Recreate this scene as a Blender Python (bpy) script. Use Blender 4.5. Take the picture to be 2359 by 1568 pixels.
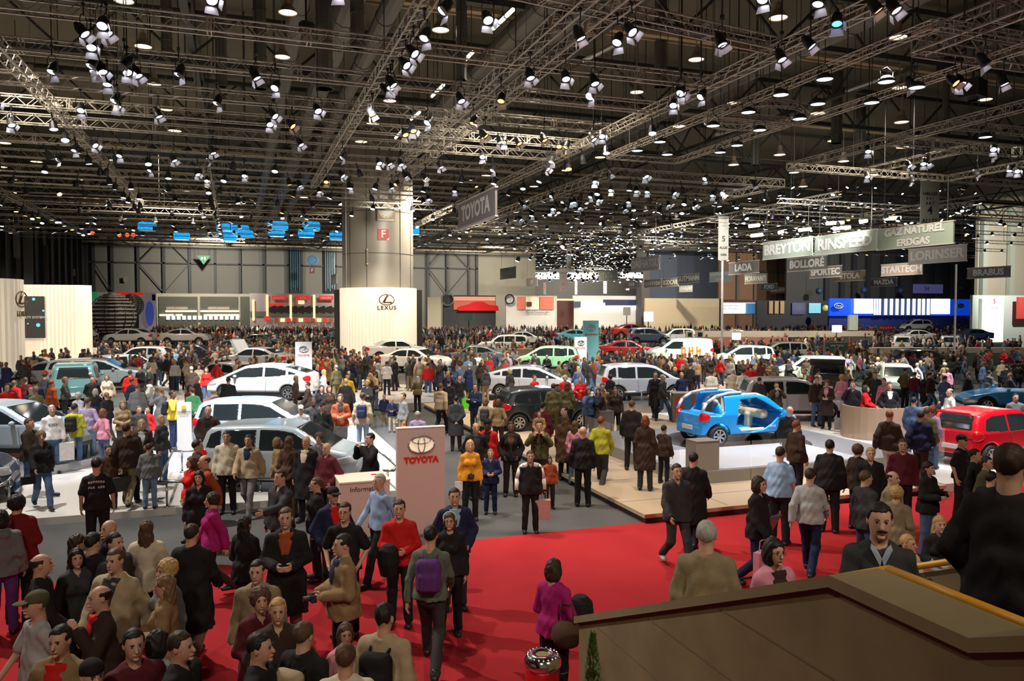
import bpy, math, random
import numpy as np
from mathutils import Vector, Matrix
R = math.radians
for o in list(bpy.data.objects): bpy.data.objects.remove(o)
SC = bpy.context.scene
COL = SC.collection
# ------------------------------------------------------------------ camera
F = 1792.0; CX, CY = 1179.5, 784.0; H = 4.35
YAW = R(-19.37); PITCH = math.atan(69 / F)
cam_d = bpy.data.cameras.new('camera'); cam = bpy.data.objects.new('camera', cam_d); COL.objects.link(cam)
cam_d.sensor_width = 36; cam_d.lens = F / 2359 * 36; cam_d.clip_start = .1; cam_d.clip_end = 900
cam.location = (0, 0, H); cam.rotation_euler = (math.pi / 2 - PITCH, 0, YAW)
SC.camera = cam
SC.view_settings.view_transform = 'Standard'; SC.view_settings.look = 'None'
SC.view_settings.gamma = 1; SC.view_settings.use_curve_mapping = False
SC.view_settings.exposure = 0.0
SC.cycles.max_bounces = 3; SC.cycles.diffuse_bounces = 2; SC.cycles.glossy_bounces = 2
SC.cycles.transmission_bounces = 2; SC.cycles.transparent_max_bounces = 6
SC.cycles.caustics_reflective = False; SC.cycles.caustics_refractive = False
SC.cycles.use_denoising = True; SC.cycles.sample_clamp_indirect = 3.0
SC.cycles.use_light_tree = True; SC.cycles.use_adaptive_sampling = True; SC.cycles.adaptive_threshold = .05
_rot = cam.rotation_euler.to_matrix()
def ray(px, py):
    return _rot @ Vector(((px - CX) / F, -(py - CY) / F, -1))
def at(px, py, z):
    """the point of the horizontal plane z that shows at pixel px, py"""
    d = ray(px, py); t = (z - H) / d.z
    return Vector((d.x * t, d.y * t, z))
def at_y(px, py, Y):
    d = ray(px, py); t = Y / d.y
    return Vector((d.x * t, Y, H + d.z * t))
def at_d(px, py, D):
    d = ray(px, py); t = D / (d.x * math.sin(-YAW) + d.y * math.cos(YAW))
    return Vector((d.x * t, d.y * t, H + d.z * t))
def proj(p):
    v = _rot.transposed() @ (Vector(p) - cam.location)
    return (CX + F * v.x / -v.z, CY - F * v.y / -v.z, -v.z)
# ------------------------------------------------------------------ world and lights
w = bpy.data.worlds.new('hall_air'); SC.world = w; w.use_nodes = True
w.node_tree.nodes['Background'].inputs[0].default_value = (.80, .70, .52, 1)
w.node_tree.nodes['Background'].inputs[1].default_value = .12  # warm ambient added in place of missing bounced light
def lamp(kind, name, loc, power, color=(1, 1, 1), aim=None, size=1.2, blend=.6, radius=.25):
    d = bpy.data.lights.new(name, kind); o = bpy.data.objects.new(name, d); COL.objects.link(o)
    o.location = loc; d.energy = power; d.color = color; d.shadow_soft_size = radius
    if kind == 'SPOT':
        d.spot_size = size; d.spot_blend = blend
        v = Vector(aim) - Vector(loc); o.rotation_euler = v.to_track_quat('-Z', 'Y').to_euler()
    return o
WARM = (1, .78, .55); COOL = (.88, .92, 1); WHITE = (1, .95, .88)
# ------------------------------------------------------------------ naming and tagging
def tag(o, label=None, cat=None, group=None, kind=None):
    if label: o['label'] = label
    if cat: o['category'] = cat
    if group: o['group'] = group
    if kind: o['kind'] = kind
    return o
def link(o, parent=None):
    COL.objects.link(o)
    if parent is not None: o.parent = parent
    return o
def empty(name, loc=(0, 0, 0), rz=0, scale=1):
    o = bpy.data.objects.new(name, None); o.empty_display_size = .2; COL.objects.link(o)
    o.location = loc; o.rotation_euler = (0, 0, rz); o.scale = (scale,) * 3
    return o
# ------------------------------------------------------------------ materials
MATS = {}
def mat(name, color=(.5, .5, .5), rough=.5, metal=0, emit=0, ecol=None, noise=0, nscale=8, bump=0, spec=.5, objcol=False, coat=0, wood=False, alpha=1, sample=False, stretch=None):
    if name in MATS: return MATS[name]
    m = bpy.data.materials.new(name); m.use_nodes = True; MATS[name] = m
    nt = m.node_tree; N = nt.nodes; L = nt.links; p = N['Principled BSDF']
    p.inputs['Roughness'].default_value = rough; p.inputs['Metallic'].default_value = metal
    p.inputs['Specular IOR Level'].default_value = spec
    p.inputs['Coat Weight'].default_value = coat; p.inputs['Coat Roughness'].default_value = .05
    p.inputs['Base Color'].default_value = (*color, 1)
    if alpha < 1: p.inputs['Alpha'].default_value = alpha
    src = None
    if objcol:
        oi = N.new('ShaderNodeObjectInfo'); src = oi.outputs['Color']
    if noise or bump:
        tc = N.new('ShaderNodeTexCoord'); nz = N.new('ShaderNodeTexNoise'); nz.inputs['Scale'].default_value = nscale; nz.inputs['Detail'].default_value = 3
        if stretch:
            mp = N.new('ShaderNodeMapping'); mp.inputs['Scale'].default_value = stretch
            L.new(tc.outputs['Object'], mp.inputs[0]); L.new(mp.outputs[0], nz.inputs[0])
        else: L.new(tc.outputs['Object'], nz.inputs[0])
        if noise:
            mr = N.new('ShaderNodeMapRange'); mr.inputs[3].default_value = 1 - noise; mr.inputs[4].default_value = 1 + noise
            L.new(nz.outputs[0], mr.inputs[0])
            mx = N.new('ShaderNodeMix'); mx.data_type = 'RGBA'; mx.blend_type = 'MULTIPLY'; mx.inputs[0].default_value = 1
            if src is None: mx.inputs[6].default_value = (*color, 1)
            else: L.new(src, mx.inputs[6])
            L.new(mr.outputs[0], mx.inputs[7]); src = mx.outputs[2]
        if bump:
            b = N.new('ShaderNodeBump'); b.inputs['Strength'].default_value = bump; b.inputs['Distance'].default_value = .02
            L.new(nz.outputs[0], b.inputs['Height']); L.new(b.outputs[0], p.inputs['Normal'])
    if src is not None: L.new(src, p.inputs['Base Color'])
    if emit:
        p.inputs['Emission Color'].default_value = (*(ecol or color), 1); p.inputs['Emission Strength'].default_value = emit
        if not sample: m.cycles.emission_sampling = 'NONE'
    return m
def attr_mat(name, rough=.7, emit=0):
    m = bpy.data.materials.new(name); m.use_nodes = True; nt = m.node_tree; p = nt.nodes['Principled BSDF']
    a = nt.nodes.new('ShaderNodeVertexColor'); a.layer_name = 'Col'
    nt.links.new(a.outputs[0], p.inputs['Base Color']); p.inputs['Roughness'].default_value = rough
    if emit:
        nt.links.new(a.outputs[0], p.inputs['Emission Color']); p.inputs['Emission Strength'].default_value = emit
        m.cycles.emission_sampling = 'NONE'
    return m
# ------------------------------------------------------------------ mesh builder
class MB:
    """collects plain shapes; build() links them as one mesh object"""
    def __init__(s): s.v = []; s.f = []; s.m = []; s.mi = 0
    def add(s, vs, fs):
        n = len(s.v); s.v += [tuple(v) for v in vs]; s.f += [tuple(i + n for i in f) for f in fs]; s.m += [s.mi] * len(fs); return s
    def box(s, c, d, rz=0, M=None):
        x, y, z = (k / 2 for k in d); cs, sn = math.cos(rz), math.sin(rz); vs = []
        for a in (-1, 1):
            for b in (-1, 1):
                for e in (-1, 1):
                    px, py = a * x, b * y
                    q = Vector((c[0] + px * cs - py * sn, c[1] + px * sn + py * cs, c[2] + e * z))
                    vs.append(M @ q if M else q)
        return s.add(vs, [(0, 1, 3, 2), (4, 6, 7, 5), (0, 4, 5, 1), (2, 3, 7, 6), (0, 2, 6, 4), (1, 5, 7, 3)])
    def bar(s, a, b, r, n=4, r2=None, cap=True):
        a = Vector(a); b = Vector(b); d = b - a
        if d.length < 1e-6: return s
        r2 = r if r2 is None else r2
        q = d.normalized(); u = q.cross(Vector((0, 0, 1)))
        if u.length < .01: u = q.cross(Vector((1, 0, 0)))
        u.normalize(); w_ = q.cross(u); vs = []
        for p, rr in ((a, r), (b, r2)):
            for i in range(n):
                t = 2 * math.pi * (i + .5) / n; vs.append(p + (u * math.cos(t) + w_ * math.sin(t)) * rr)
        fs = [(i, (i + 1) % n, n + (i + 1) % n, n + i) for i in range(n)]
        if cap: fs += [tuple(range(n))[::-1], tuple(range(n, 2 * n))]
        return s.add(vs, fs)
    def tube(s, pts, r, n=6):
        for a, b in zip(pts, pts[1:]): s.bar(a, b, r, n)
        return s
    def lathe(s, prof, n=16, c=(0, 0, 0), axis='z', M=None, cap=False):
        vs = []
        for r, h in prof:
            for i in range(n):
                t = 2 * math.pi * i / n; x, y = r * math.cos(t), r * math.sin(t)
                q = (x, y, h) if axis == 'z' else ((h, x, y) if axis == 'x' else (x, h, y))
                q = Vector(q); q = (M @ q) if M else q
                vs.append(q + Vector(c))
        fs = []
        for k in range(len(prof) - 1):
            for i in range(n): fs.append((k * n + i, k * n + (i + 1) % n, (k + 1) * n + (i + 1) % n, (k + 1) * n + i))
        if cap: fs += [tuple(range(n))[::-1], tuple(range((len(prof) - 1) * n, len(prof) * n))]
        return s.add(vs, fs)
    def prism(s, poly, z0, z1, T=None):
        n = len(poly); T = T or (lambda x, y, z: (x, y, z))
        vs = [T(x, y, z0) for x, y in poly] + [T(x, y, z1) for x, y in poly]
        return s.add(vs, [(i, (i + 1) % n, n + (i + 1) % n, n + i) for i in range(n)] + [tuple(range(n))[::-1], tuple(range(n, 2 * n))])
    def mesh(s, name, mats, smooth=False):
        me = bpy.data.meshes.new(name); me.from_pydata(s.v, [], s.f)
        mats = mats if isinstance(mats, (list, tuple)) else [mats]
        for m in mats: me.materials.append(m)
        if len(mats) > 1: me.polygons.foreach_set('material_index', s.m)
        if smooth: me.polygons.foreach_set('use_smooth', [True] * len(me.polygons))
        me.update(); return me
    def build(s, name, mats, parent=None, smooth=False, loc=None, rz=None):
        o = link(bpy.data.objects.new(name, s.mesh(name, mats, smooth)), parent)
        if loc is not None: o.location = loc
        if rz is not None: o.rotation_euler[2] = rz
        return o
def put(name, me, parent=None, loc=None, rz=None, color=None, scale=None):
    o = link(bpy.data.objects.new(name, me), parent)
    if loc is not None: o.location = loc
    if rz is not None: o.rotation_euler[2] = rz
    if color is not None: o.color = (*color, 1)
    if scale is not None: o.scale = scale if hasattr(scale, '__len__') else (scale,) * 3
    return o
def text(s, size, m, parent, loc, rot, name='lettering', depth=.01, align='CENTER', sx=1, bold=0, space=1, shear=0):
    if s.startswith('~'):        # print too blurred to read: a row of letter-sized strokes
        b = MB(); n = len(s) - 1; rg = random.Random(s); w_ = size * .62
        for i in range(n):
            x = (i - (n - 1) / 2) * w_
            if s[i + 1] == ' ': continue
            b.box((x - w_ * .22, rg.uniform(-.05, .05) * size, 0), (w_ * .2, size * rg.uniform(.5, .72), depth * 2)); b.box((x + w_ * .2, rg.uniform(-.1, .1) * size, 0), (w_ * .2, size * rg.uniform(.35, .7), depth * 2)); b.box((x, rg.choice((-.22, 0, .24)) * size, 0), (w_ * .5, size * .14, depth * 2))
        o = b.build('blurred_print', m, parent, loc=loc); o.rotation_euler = rot; o.scale = (sx, 1, 1); return o
    c = bpy.data.curves.new(name, 'FONT'); c.body = s; c.size = size; c.extrude = depth; c.align_x = align; c.align_y = 'CENTER'
    c.offset = bold; c.space_character = space; c.resolution_u = 3; c.shear = shear; c.materials.append(m)
    o = link(bpy.data.objects.new(name, c), parent); o.location = loc; o.rotation_euler = rot; o.scale = (sx, 1, 1)
    return o
# ------------------------------------------------------------------ implicit surfaces (surface nets)
_CE = [(0, 1), (2, 3), (4, 5), (6, 7), (0, 2), (1, 3), (4, 6), (5, 7), (0, 4), (1, 5), (2, 6), (3, 7)]
def snet(val, lo, h):
    """vertices and quads of the zero level of the grid val"""
    sg = val < 0; nx, ny, nz = val.shape
    cs = [sg[a:nx - 1 + a, b:ny - 1 + b, c:nz - 1 + c] for c in (0, 1) for b in (0, 1) for a in (0, 1)]
    cnt = np.zeros(cs[0].shape, np.int8)
    for c in cs: cnt += c
    act = (cnt > 0) & (cnt < 8); I = np.argwhere(act)
    off = np.array([(a, b, c) for c in (0, 1) for b in (0, 1) for a in (0, 1)])
    cv = np.stack([val[I[:, 0] + o[0], I[:, 1] + o[1], I[:, 2] + o[2]] for o in off], 1)
    P = np.zeros((len(I), 3)); n = np.zeros(len(I))
    for a, b in _CE:
        va, vb = cv[:, a], cv[:, b]; x = (va < 0) != (vb < 0); t = np.where(x, va / np.where(x, va - vb, 1), 0)
        P += np.where(x[:, None], off[a] + (off[b] - off[a]) * t[:, None], 0); n += x
    P = (P / n[:, None] + I) * h + np.array(lo)
    idx = -np.ones(act.shape, np.int64); idx[act] = np.arange(len(I)); Q = []
    for ax in range(3):
        s0 = np.take(sg, range(0, sg.shape[ax] - 1), ax); s1 = np.take(sg, range(1, sg.shape[ax]), ax)
        E = np.argwhere(s0 != s1); b_, c_ = [(1, 2), (2, 0), (0, 1)][ax]
        ok = (E[:, b_] > 0) & (E[:, c_] > 0) & (E[:, b_] < sg.shape[b_] - 1) & (E[:, c_] < sg.shape[c_] - 1); E = E[ok]
        q = []
        for db, dc in ((1, 1), (0, 1), (0, 0), (1, 0)):
            k = E.copy(); k[:, b_] -= db; k[:, c_] -= dc; q.append(idx[k[:, 0], k[:, 1], k[:, 2]])
        q = np.stack(q, 1); fl = ~s0[E[:, 0], E[:, 1], E[:, 2]]; q[fl] = q[fl][:, ::-1]; Q.append(q)
    return P, np.concatenate(Q)
def np_mesh(name, V, Q, mats, smooth=True):
    me = bpy.data.meshes.new(name); k = Q.shape[1]
    me.vertices.add(len(V)); me.vertices.foreach_set('co', np.ascontiguousarray(V, np.float32).ravel())
    me.loops.add(Q.size); me.loops.foreach_set('vertex_index', np.ascontiguousarray(Q, np.int32).ravel())
    me.polygons.add(len(Q)); me.polygons.foreach_set('loop_start', np.arange(0, Q.size, k, dtype=np.int32))
    for m in (mats if isinstance(mats, (list, tuple)) else [mats]): me.materials.append(m)
    if smooth: me.polygons.foreach_set('use_smooth', np.ones(len(Q), bool))
    me.update(calc_edges=True); return me
_SPL = {}
def split_mesh(me, name, key):
    """the mesh cut into pieces by a key of the face centres"""
    if me.name in _SPL: return _SPL[me.name]
    n = len(me.vertices); V = np.empty(n * 3, np.float32); me.vertices.foreach_get('co', V); V = V.reshape(-1, 3)
    Q = np.empty(len(me.loops), np.int32); me.loops.foreach_get('vertex_index', Q); Q = Q.reshape(len(me.polygons), -1)
    k = np.asarray(key(V[Q].mean(1))).astype(int); out = []
    for v in np.unique(k):
        q = Q[k == v]; u, inv = np.unique(q, return_inverse=True); out.append(np_mesh(name, V[u], inv.reshape(q.shape), list(me.materials)))
    _SPL[me.name] = out; return out
def grid(lo, hi, h):
    ax = [np.arange(lo[i], hi[i] + h, h) for i in range(3)]
    return np.meshgrid(*ax, indexing='ij', sparse=True)
def smin(a, b, k=.03):
    t = np.clip(.5 + .5 * (b - a) / k, 0, 1); return b + (a - b) * t - k * t * (1 - t)
def smax(a, b, k=.03): return -smin(-a, -b, k)
def s_ell(G, c, r):
    x, y, z = (G[i] - c[i] for i in range(3)); m = min(r)
    k0 = np.sqrt((x / r[0]) ** 2 + (y / r[1]) ** 2 + (z / r[2]) ** 2)
    k1 = np.sqrt((x / r[0] ** 2) ** 2 + (y / r[1] ** 2) ** 2 + (z / r[2] ** 2) ** 2) + 1e-6
    return k0 * (k0 - 1) / k1
def s_cap(G, a, b, ra, rb=None):
    rb = ra if rb is None else rb; a = np.array(a, float); b = np.array(b, float); d = b - a
    x, y, z = (G[i] - a[i] for i in range(3))
    t = np.clip((x * d[0] + y * d[1] + z * d[2]) / max(d @ d, 1e-9), 0, 1)
    return np.sqrt((x - d[0] * t) ** 2 + (y - d[1] * t) ** 2 + (z - d[2] * t) ** 2) - (ra + (rb - ra) * t)
def s_box(G, c, r, k=0):
    q = [np.abs(G[i] - c[i]) - r[i] + k for i in range(3)]
    return np.sqrt(sum(np.maximum(a, 0) ** 2 for a in q)) + np.minimum(np.maximum(np.maximum(q[0], q[1]), q[2]), 0) - k
def s_poly(X, Z, P):
    """signed distance to the 2D polygon P"""
    P = np.array(P, float); d = None; s = None
    for i in range(len(P)):
        a, b = P[i], P[i - 1]; ex, ez = b - a; wx, wz = X - a[0], Z - a[1]
        t = np.clip((wx * ex + wz * ez) / (ex * ex + ez * ez + 1e-12), 0, 1)
        q = (wx - ex * t) ** 2 + (wz - ez * t) ** 2; d = q if d is None else np.minimum(d, q)
        c1 = Z >= a[1]; c2 = Z < b[1]; c3 = ex * wz > ez * wx
        f = (c1 & c2 & c3) | (~c1 & ~c2 & ~c3); s = np.where(f, -1, 1) if s is None else np.where(f, -s, s)
    return s * np.sqrt(d)
# ------------------------------------------------------------------ people (local: feet at z 0, facing -Y, 1.75 m tall)
def joints(pose, fem):
    sw, hw = (.143, .092) if fem else (.165, .09)
    J = dict(sh=[(sw, .01, 1.39), (-sw, .01, 1.39)], hip=[(hw, 0, .92), (-hw, 0, .92)])
    E = [[sw + .07, .04, 1.13], [-sw - .07, .04, 1.13]]; W = [[sw + .085, -.05, .885], [-sw - .085, -.05, .885]]
    K = [[.105, -.02, .5], [-.105, -.01, .5]]; A = [[.115, .02, .085], [-.12, .03, .085]]
    if pose in ('walk', 'walkm', 'stride'):
        q = 1 if pose != 'stride' else 1.25
        s = 0 if pose != 'walkm' else 1; o = 1 - s; g = (1, -1)
        K[s] = [.095 * g[s], -.20 * q, .53]; A[s] = [.10 * g[s], -.31 * q, .10]
        K[o] = [.095 * g[o], -.02, .49]; A[o] = [.10 * g[o], .34 * q, .15]
        E[o] = [(sw + .06) * g[o], -.08, 1.14]; W[o] = [(sw + .04) * g[o], -.26, .95]
        E[s] = [(sw + .07) * g[s], .14, 1.15]; W[s] = [(sw + .09) * g[s], .17, .89]
    elif pose == 'pocket':
        E = [[sw + .12, .08, 1.14], [-sw - .12, .08, 1.14]]; W = [[sw + .03, -.09, .95], [-sw - .03, -.09, .95]]
    elif pose == 'hold':
        E = [[sw + .08, .0, 1.14], [-sw - .08, 0, 1.14]]; W = [[.09, -.25, 1.12], [-.09, -.25, 1.12]]
    elif pose == 'read':
        E = [[sw + .07, -.02, 1.13], [-sw - .07, -.02, 1.13]]; W = [[.12, -.28, 1.2], [-.12, -.27, 1.16]]
    elif pose == 'crossed':
        E = [[sw + .06, -.08, 1.16], [-sw - .06, -.08, 1.16]]; W = [[-.06, -.19, 1.22], [.06, -.22, 1.17]]
    elif pose == 'photo':
        E = [[sw + .10, -.17, 1.25], [-sw - .10, -.17, 1.25]]; W = [[.085, -.25, 1.5], [-.085, -.25, 1.5]]
    elif pose == 'phone':
        E[1] = [-sw - .11, -.1, 1.2]; W[1] = [-.14, -.13, 1.48]
    elif pose == 'bag':
        E[0] = [sw + .08, .0, 1.14]; W[0] = [sw + .03, -.25, 1.1]
    elif pose == 'reach':
        E[0] = [sw + .05, -.18, 1.24]; W[0] = [sw - .02, -.42, 1.2]
    elif pose == 'point':
        E[0] = [sw + .07, -.12, 1.17]; W[0] = [sw + .0, -.24, 1.42]
    elif pose == 'back':
        E = [[sw + .07, .1, 1.15], [-sw - .07, .1, 1.15]]; W = [[.05, .17, .97], [-.05, .17, .97]]
    elif pose == 'shoulders':
        E = [[sw + .12, -.1, 1.22], [-sw - .12, -.1, 1.22]]; W = [[.13, -.16, 1.42], [-.13, -.16, 1.42]]
    elif pose == 'sit':
        K = [[.12, -.42, .90], [-.12, -.42, .90]]; A = [[.13, -.44, .5], [-.13, -.44, .5]]
        E = [[sw + .06, -.06, 1.14], [-sw - .06, -.06, 1.14]]; W = [[.1, -.3, 1.03], [-.1, -.3, 1.03]]
    J.update(el=E, wr=W, kn=K, an=A); return J
def toe(a): return (a[0] * 1.12, a[1] - .155, max(a[2] - .045, .035))
def sdf_torso(G, fem, t, bulk=0):
    b = 1 + bulk
    d = s_ell(G, (0, .01, 1.27), ((.14 if fem else .155) + t + bulk * .09, (.10 + t) * b, .22))
    d = smin(d, s_ell(G, (0, .0, 1.07), ((.118 if fem else .138) * b + t, .092 * b + t * 1.2 + bulk * .05, .2)), .06)
    d = smin(d, s_ell(G, (0, .015, .93), (.158 * (1 + bulk * .6) + t, .112 * b + t, .145)), .05)
    if fem:
        for s in (1, -1): d = smin(d, s_ell(G, (.066 * s, -.075, 1.27), (.062 + t, .055 + t, .065 + t)), .03)
    return d
def sdf_arms(G, J, t, flare=0, short=False, stop=0):
    d = None
    for i in (0, 1):
        sh, el, wr = (np.array(J[k][i], float) for k in ('sh', 'el', 'wr'))
        if short: e = sh + (el - sh) * .8; a = s_cap(G, sh, e, .049 + t, .048 + t + flare)
        else:
            we = wr - (wr - el) * stop
            a = smin(s_cap(G, sh, el, .049 + t, .040 + t + flare * .5), s_cap(G, el, we, .040 + t + flare * .5, .029 + t + flare), .02)
        d = a if d is None else np.minimum(d, a)
    return d
def sdf_legs(G, J, t, flare=0, foot=True):
    d = None
    for i in (0, 1):
        hp, kn, an = (np.array(J[k][i], float) for k in ('hip', 'kn', 'an'))
        a = smin(s_cap(G, hp, kn, .083 + t, .053 + t + flare * .5), s_cap(G, kn, an, .053 + t + flare * .5, .036 + t + flare), .02)
        if not foot: pass
        else: a = smin(a, s_cap(G, (an[0], an[1] + .03, an[2] - .04), toe(an), .036, .033), .02)
        d = a if d is None else np.minimum(d, a)
    return d
def sdf_hand(G, wr, el, s, curl=.5):
    """palm, four fingers of unequal length, a thumb from the side"""
    wr = np.array(wr, float); f = wr - np.array(el, float); f /= np.linalg.norm(f)
    side = np.array([-s, 0, 0.]); side -= f * (side @ f)
    if np.linalg.norm(side) < .3: side = np.array([0, -1., 0]); side -= f * (side @ f)
    side /= np.linalg.norm(side); thumb = np.cross(side, f); thumb *= (1 if thumb[1] < 0 or abs(thumb[1]) < .3 and thumb[2] > 0 else -1)
    inn = side; d = s_cap(G, wr - f * .03, wr + f * .01, .027, .024)
    for i, (o, L) in enumerate(((.024, .066), (.008, .076), (-.009, .07), (-.025, .055))):
        b = wr + f * .075 + thumb * o; d = smin(d, s_cap(G, wr + f * .012 + thumb * o * .6, b, .0135, .0115), .012)
        m = b + f * L * .45 * (1 - curl * .2) + inn * L * .5 * curl; e = m + f * L * .5 * (1 - curl) + inn * L * .55 * curl
        d = smin(d, np.minimum(s_cap(G, b, m, .0098, .009), s_cap(G, m, e, .009, .0078)), .003)
    b = wr + f * .02 + thumb * .025; m = b + f * .025 + thumb * .028 + inn * .008; e = m + f * .03 + thumb * .004 + inn * .012
    return smin(d, np.minimum(s_cap(G, b, m, .0125, .011), s_cap(G, m, e, .0105, .0085)), .008)
HC = (0, -.005, 1.645)
def sdf_head(G, detail=True):
    d = s_ell(G, (0, .01, 1.66), (.074, .093, .09))
    d = smin(d, s_ell(G, (0, -.022, 1.60), (.058, .066, .085)), .035)
    d = smin(d, s_cap(G, (0, .035, 1.42), (0, .018, 1.58), .063, .055), .03)
    if detail:
        d = smin(d, s_cap(G, (0, -.088, 1.645), (0, -.106, 1.612), .009, .014), .012)
        for s in (1, -1):
            d = smax(d, -s_ell(G, (.031 * s, -.103, 1.652), (.02, .02, .012)), .012)
            d = smin(d, s_ell(G, (.077 * s, .01, 1.637), (.009, .019, .03)), .006)
        d = smin(d, s_ell(G, (0, -.088, 1.578), (.024, .011, .008)), .008)
        d = smin(d, s_ell(G, (0, -.082, 1.545), (.022, .016, .014)), .012)
    return d
def wrinkle(G, amp, seed=0):
    x, y, z = G
    return amp * (np.sin(23 * z + 9 * x + 5 * np.sin(11 * y + seed)) + .7 * np.sin(31 * x - 17 * z + 6 * y + seed * 2) + .6 * np.sin(14 * y + 37 * z + 8 * np.sin(9 * x)))
_PM = {}
BB = ((-.5, -.5, -.02), (.5, .55, 1.8))
def skinned(key, fn, mats, lo, hi, h):
    if key in _PM: return _PM[key]
    G = grid(lo, hi, h); v = fn(G); V, Q = snet(np.broadcast_to(v, tuple(max(g.shape[i] for g in G) for i in range(3))), lo, h)
    me = np_mesh(key[0], V, Q, mats); _PM[key] = me; return me
def body_mesh(pose, fem, bulk, h):
    key = ('body', pose, fem, bulk, h)
    if key in _PM: return _PM[key]
    J = joints(pose, fem)
    def fn(G):
        d = smin(sdf_torso(G, fem, -.014, bulk), sdf_arms(G, J, -.004), .03)
        d = smin(d, sdf_legs(G, J, -.006), .03)
        d = smin(d, sdf_head(G, h < .02), .025)
        if h >= .02:
            for i in (0, 1):
                wr = np.array(J['wr'][i]); f = wr - np.array(J['el'][i]); f /= np.linalg.norm(f); d = np.minimum(d, s_cap(G, wr, wr + f * .13, .03, .022))
        return d
    G = grid(*BB, h); V, Q = snet(fn(G), BB[0], h)
    if h < .02:      # finer head and hands, closed onto the same body
        parts = [(V, Q)]; hh = .0055; lo, hi = (-.12, -.14, 1.47), (.12, .13, 1.78)
        G2 = grid(lo, hi, hh); parts.append(snet(smax(sdf_head(G2) - .0015, 1.475 - G2[2], .01), lo, hh))
        for i, s in ((0, 1), (1, -1)):
            w_ = np.array(J['wr'][i]); lo = w_ - .19; hi = w_ + .19; G3 = grid(lo, hi, .0062); parts.append(snet(sdf_hand(G3, w_, J['el'][i], s, .75 if pose in ('hold', 'photo', 'read', 'phone', 'bag', 'crossed') else .4), lo, .0062))
        n = 0; VV, QQ = [], []
        for a, b in parts: VV.append(a); QQ.append(b + n); n += len(a)
        V, Q = np.concatenate(VV), np.concatenate(QQ)
    me = np_mesh('body', V, Q, M_SKIN); _PM[key] = me; return me
def top_mesh(pose, fem, bulk, h, style):
    J = joints(pose, fem)
    t, hem, col, fl = {'shirt': (.012, .89, 1.455, .004), 'tee': (.012, .88, 1.45, .012), 'jacket': (.03, .84, 1.50, .010), 'hoodie': (.026, .86, 1.49, .008), 'coat': (.03, .50, 1.50, .010), 'sweater': (.02, .88, 1.465, .006)}[style]
    def fn(G):
        d = sdf_torso(G, fem, t, bulk); b = 1 + bulk; x, y, z = G
        if 1:
            k = np.clip((1.05 - z) / (1.05 - hem), 0, 1); f = (.014 if hem > .9 else .02) + (.05 if style == 'coat' else .012) * k
            rx, ry = .150 * (1 + bulk * .6) + t + f, .112 * b + t + f * 1.2
            yo = -.03 * k if pose == 'sit' else 0
            sk = (np.sqrt((x / rx) ** 2 + ((y - .012 - yo) / ry) ** 2) - 1) * min(.13, .11); sk = smax(sk, z - (1.27 if not fem else 1.12), .16 if not fem else .10); d = smin(d, sk, .03)
            if hem < .9: d = smin(d, np.minimum(*[s_cap(G, J['hip'][i], J['kn'][i], .10 + t, .075 + t) for i in (0, 1)]), .06)
        sh = s_cap(G, J['sh'][0], J['sh'][1], .046 + t); sh = smin(sh, s_cap(G, (.035, .02, 1.452), (-.035, .02, 1.452), .049 + t * .5), .08)
        d = smin(d, sh, .05)
        if style == 'hoodie': d = smin(d, s_ell(G, (0, .1, 1.43), (.11, .05, .06)), .03)
        elif style in ('jacket', 'coat'): d = smin(d, s_ell(G, (0, .03, 1.475), (.085, .08, .035)), .02)
        d = np.maximum(d, hem - z)
        d = smin(d, sdf_arms(G, J, t * .85, fl, style == 'tee', .08), .03)
        nk = s_cap(G, (0, -.03, 1.40) if style not in ('jacket', 'coat') else (0, -.05, 1.42), (0, .0, 1.7), .03, .09)
        d = smax(d, -nk, .012) + wrinkle(G, .0036 if h < .02 else 0, bulk * 7)
        return np.maximum(d, z - col - .045)
    return skinned((style, pose, fem, bulk, h), fn, M_CLOTH, BB[0], (.5, .5, 1.62), h)
def leg_mesh(pose, fem, bulk, h, style):
    J = joints(pose, fem)
    def fn(G):
        x, y, z = G
        if style == 'skirt':
            rx = .17 + (1 - z) * .08; d = (np.sqrt((x / rx) ** 2 + (y / (rx * .72)) ** 2) - 1) * .12
            return np.maximum(np.maximum(d, .5 - z), z - 1.02)
        d = sdf_legs(G, J, .014 + bulk * .02, .012, False); pv = s_ell(G, (0, .014, .925), (.167 * (1 + bulk * .6), .122 * (1 + bulk) + .008, .165))
        d = smin(d, pv, .04) + wrinkle(G, .0022 if h < .02 else 0, 3)
        for i in (0, 1): pass
        return np.maximum(np.maximum(d, z - 1.04), .05 - z)
    return skinned(('trousers' if style != 'skirt' else 'skirt', pose, fem, bulk, h), fn, M_CLOTH, (-.4, -.6, -.02), (.4, .55, 1.1), h)
def shoe_mesh(pose, fem, h):
    J = joints(pose, fem)
    def fn(G):
        d = None
        for i in (0, 1):
            a = J['an'][i]; t_ = toe(a)
            q = smin(s_cap(G, (a[0], a[1] + .035, a[2] - .04), (t_[0], t_[1], t_[2] - .004), .046, .042), s_cap(G, (a[0], a[1] + .01, a[2] - .03), (a[0], a[1], a[2] + .03), .046, .044), .02)
            q = np.maximum(q, -(G[2] - (a[2] - .085))); d = q if d is None else np.minimum(d, q)
        return d
    return skinned(('shoes', pose, fem, h), fn, M_SHOE, (-.3, -.75, -.02), (.3, .6, .6), h)
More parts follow.
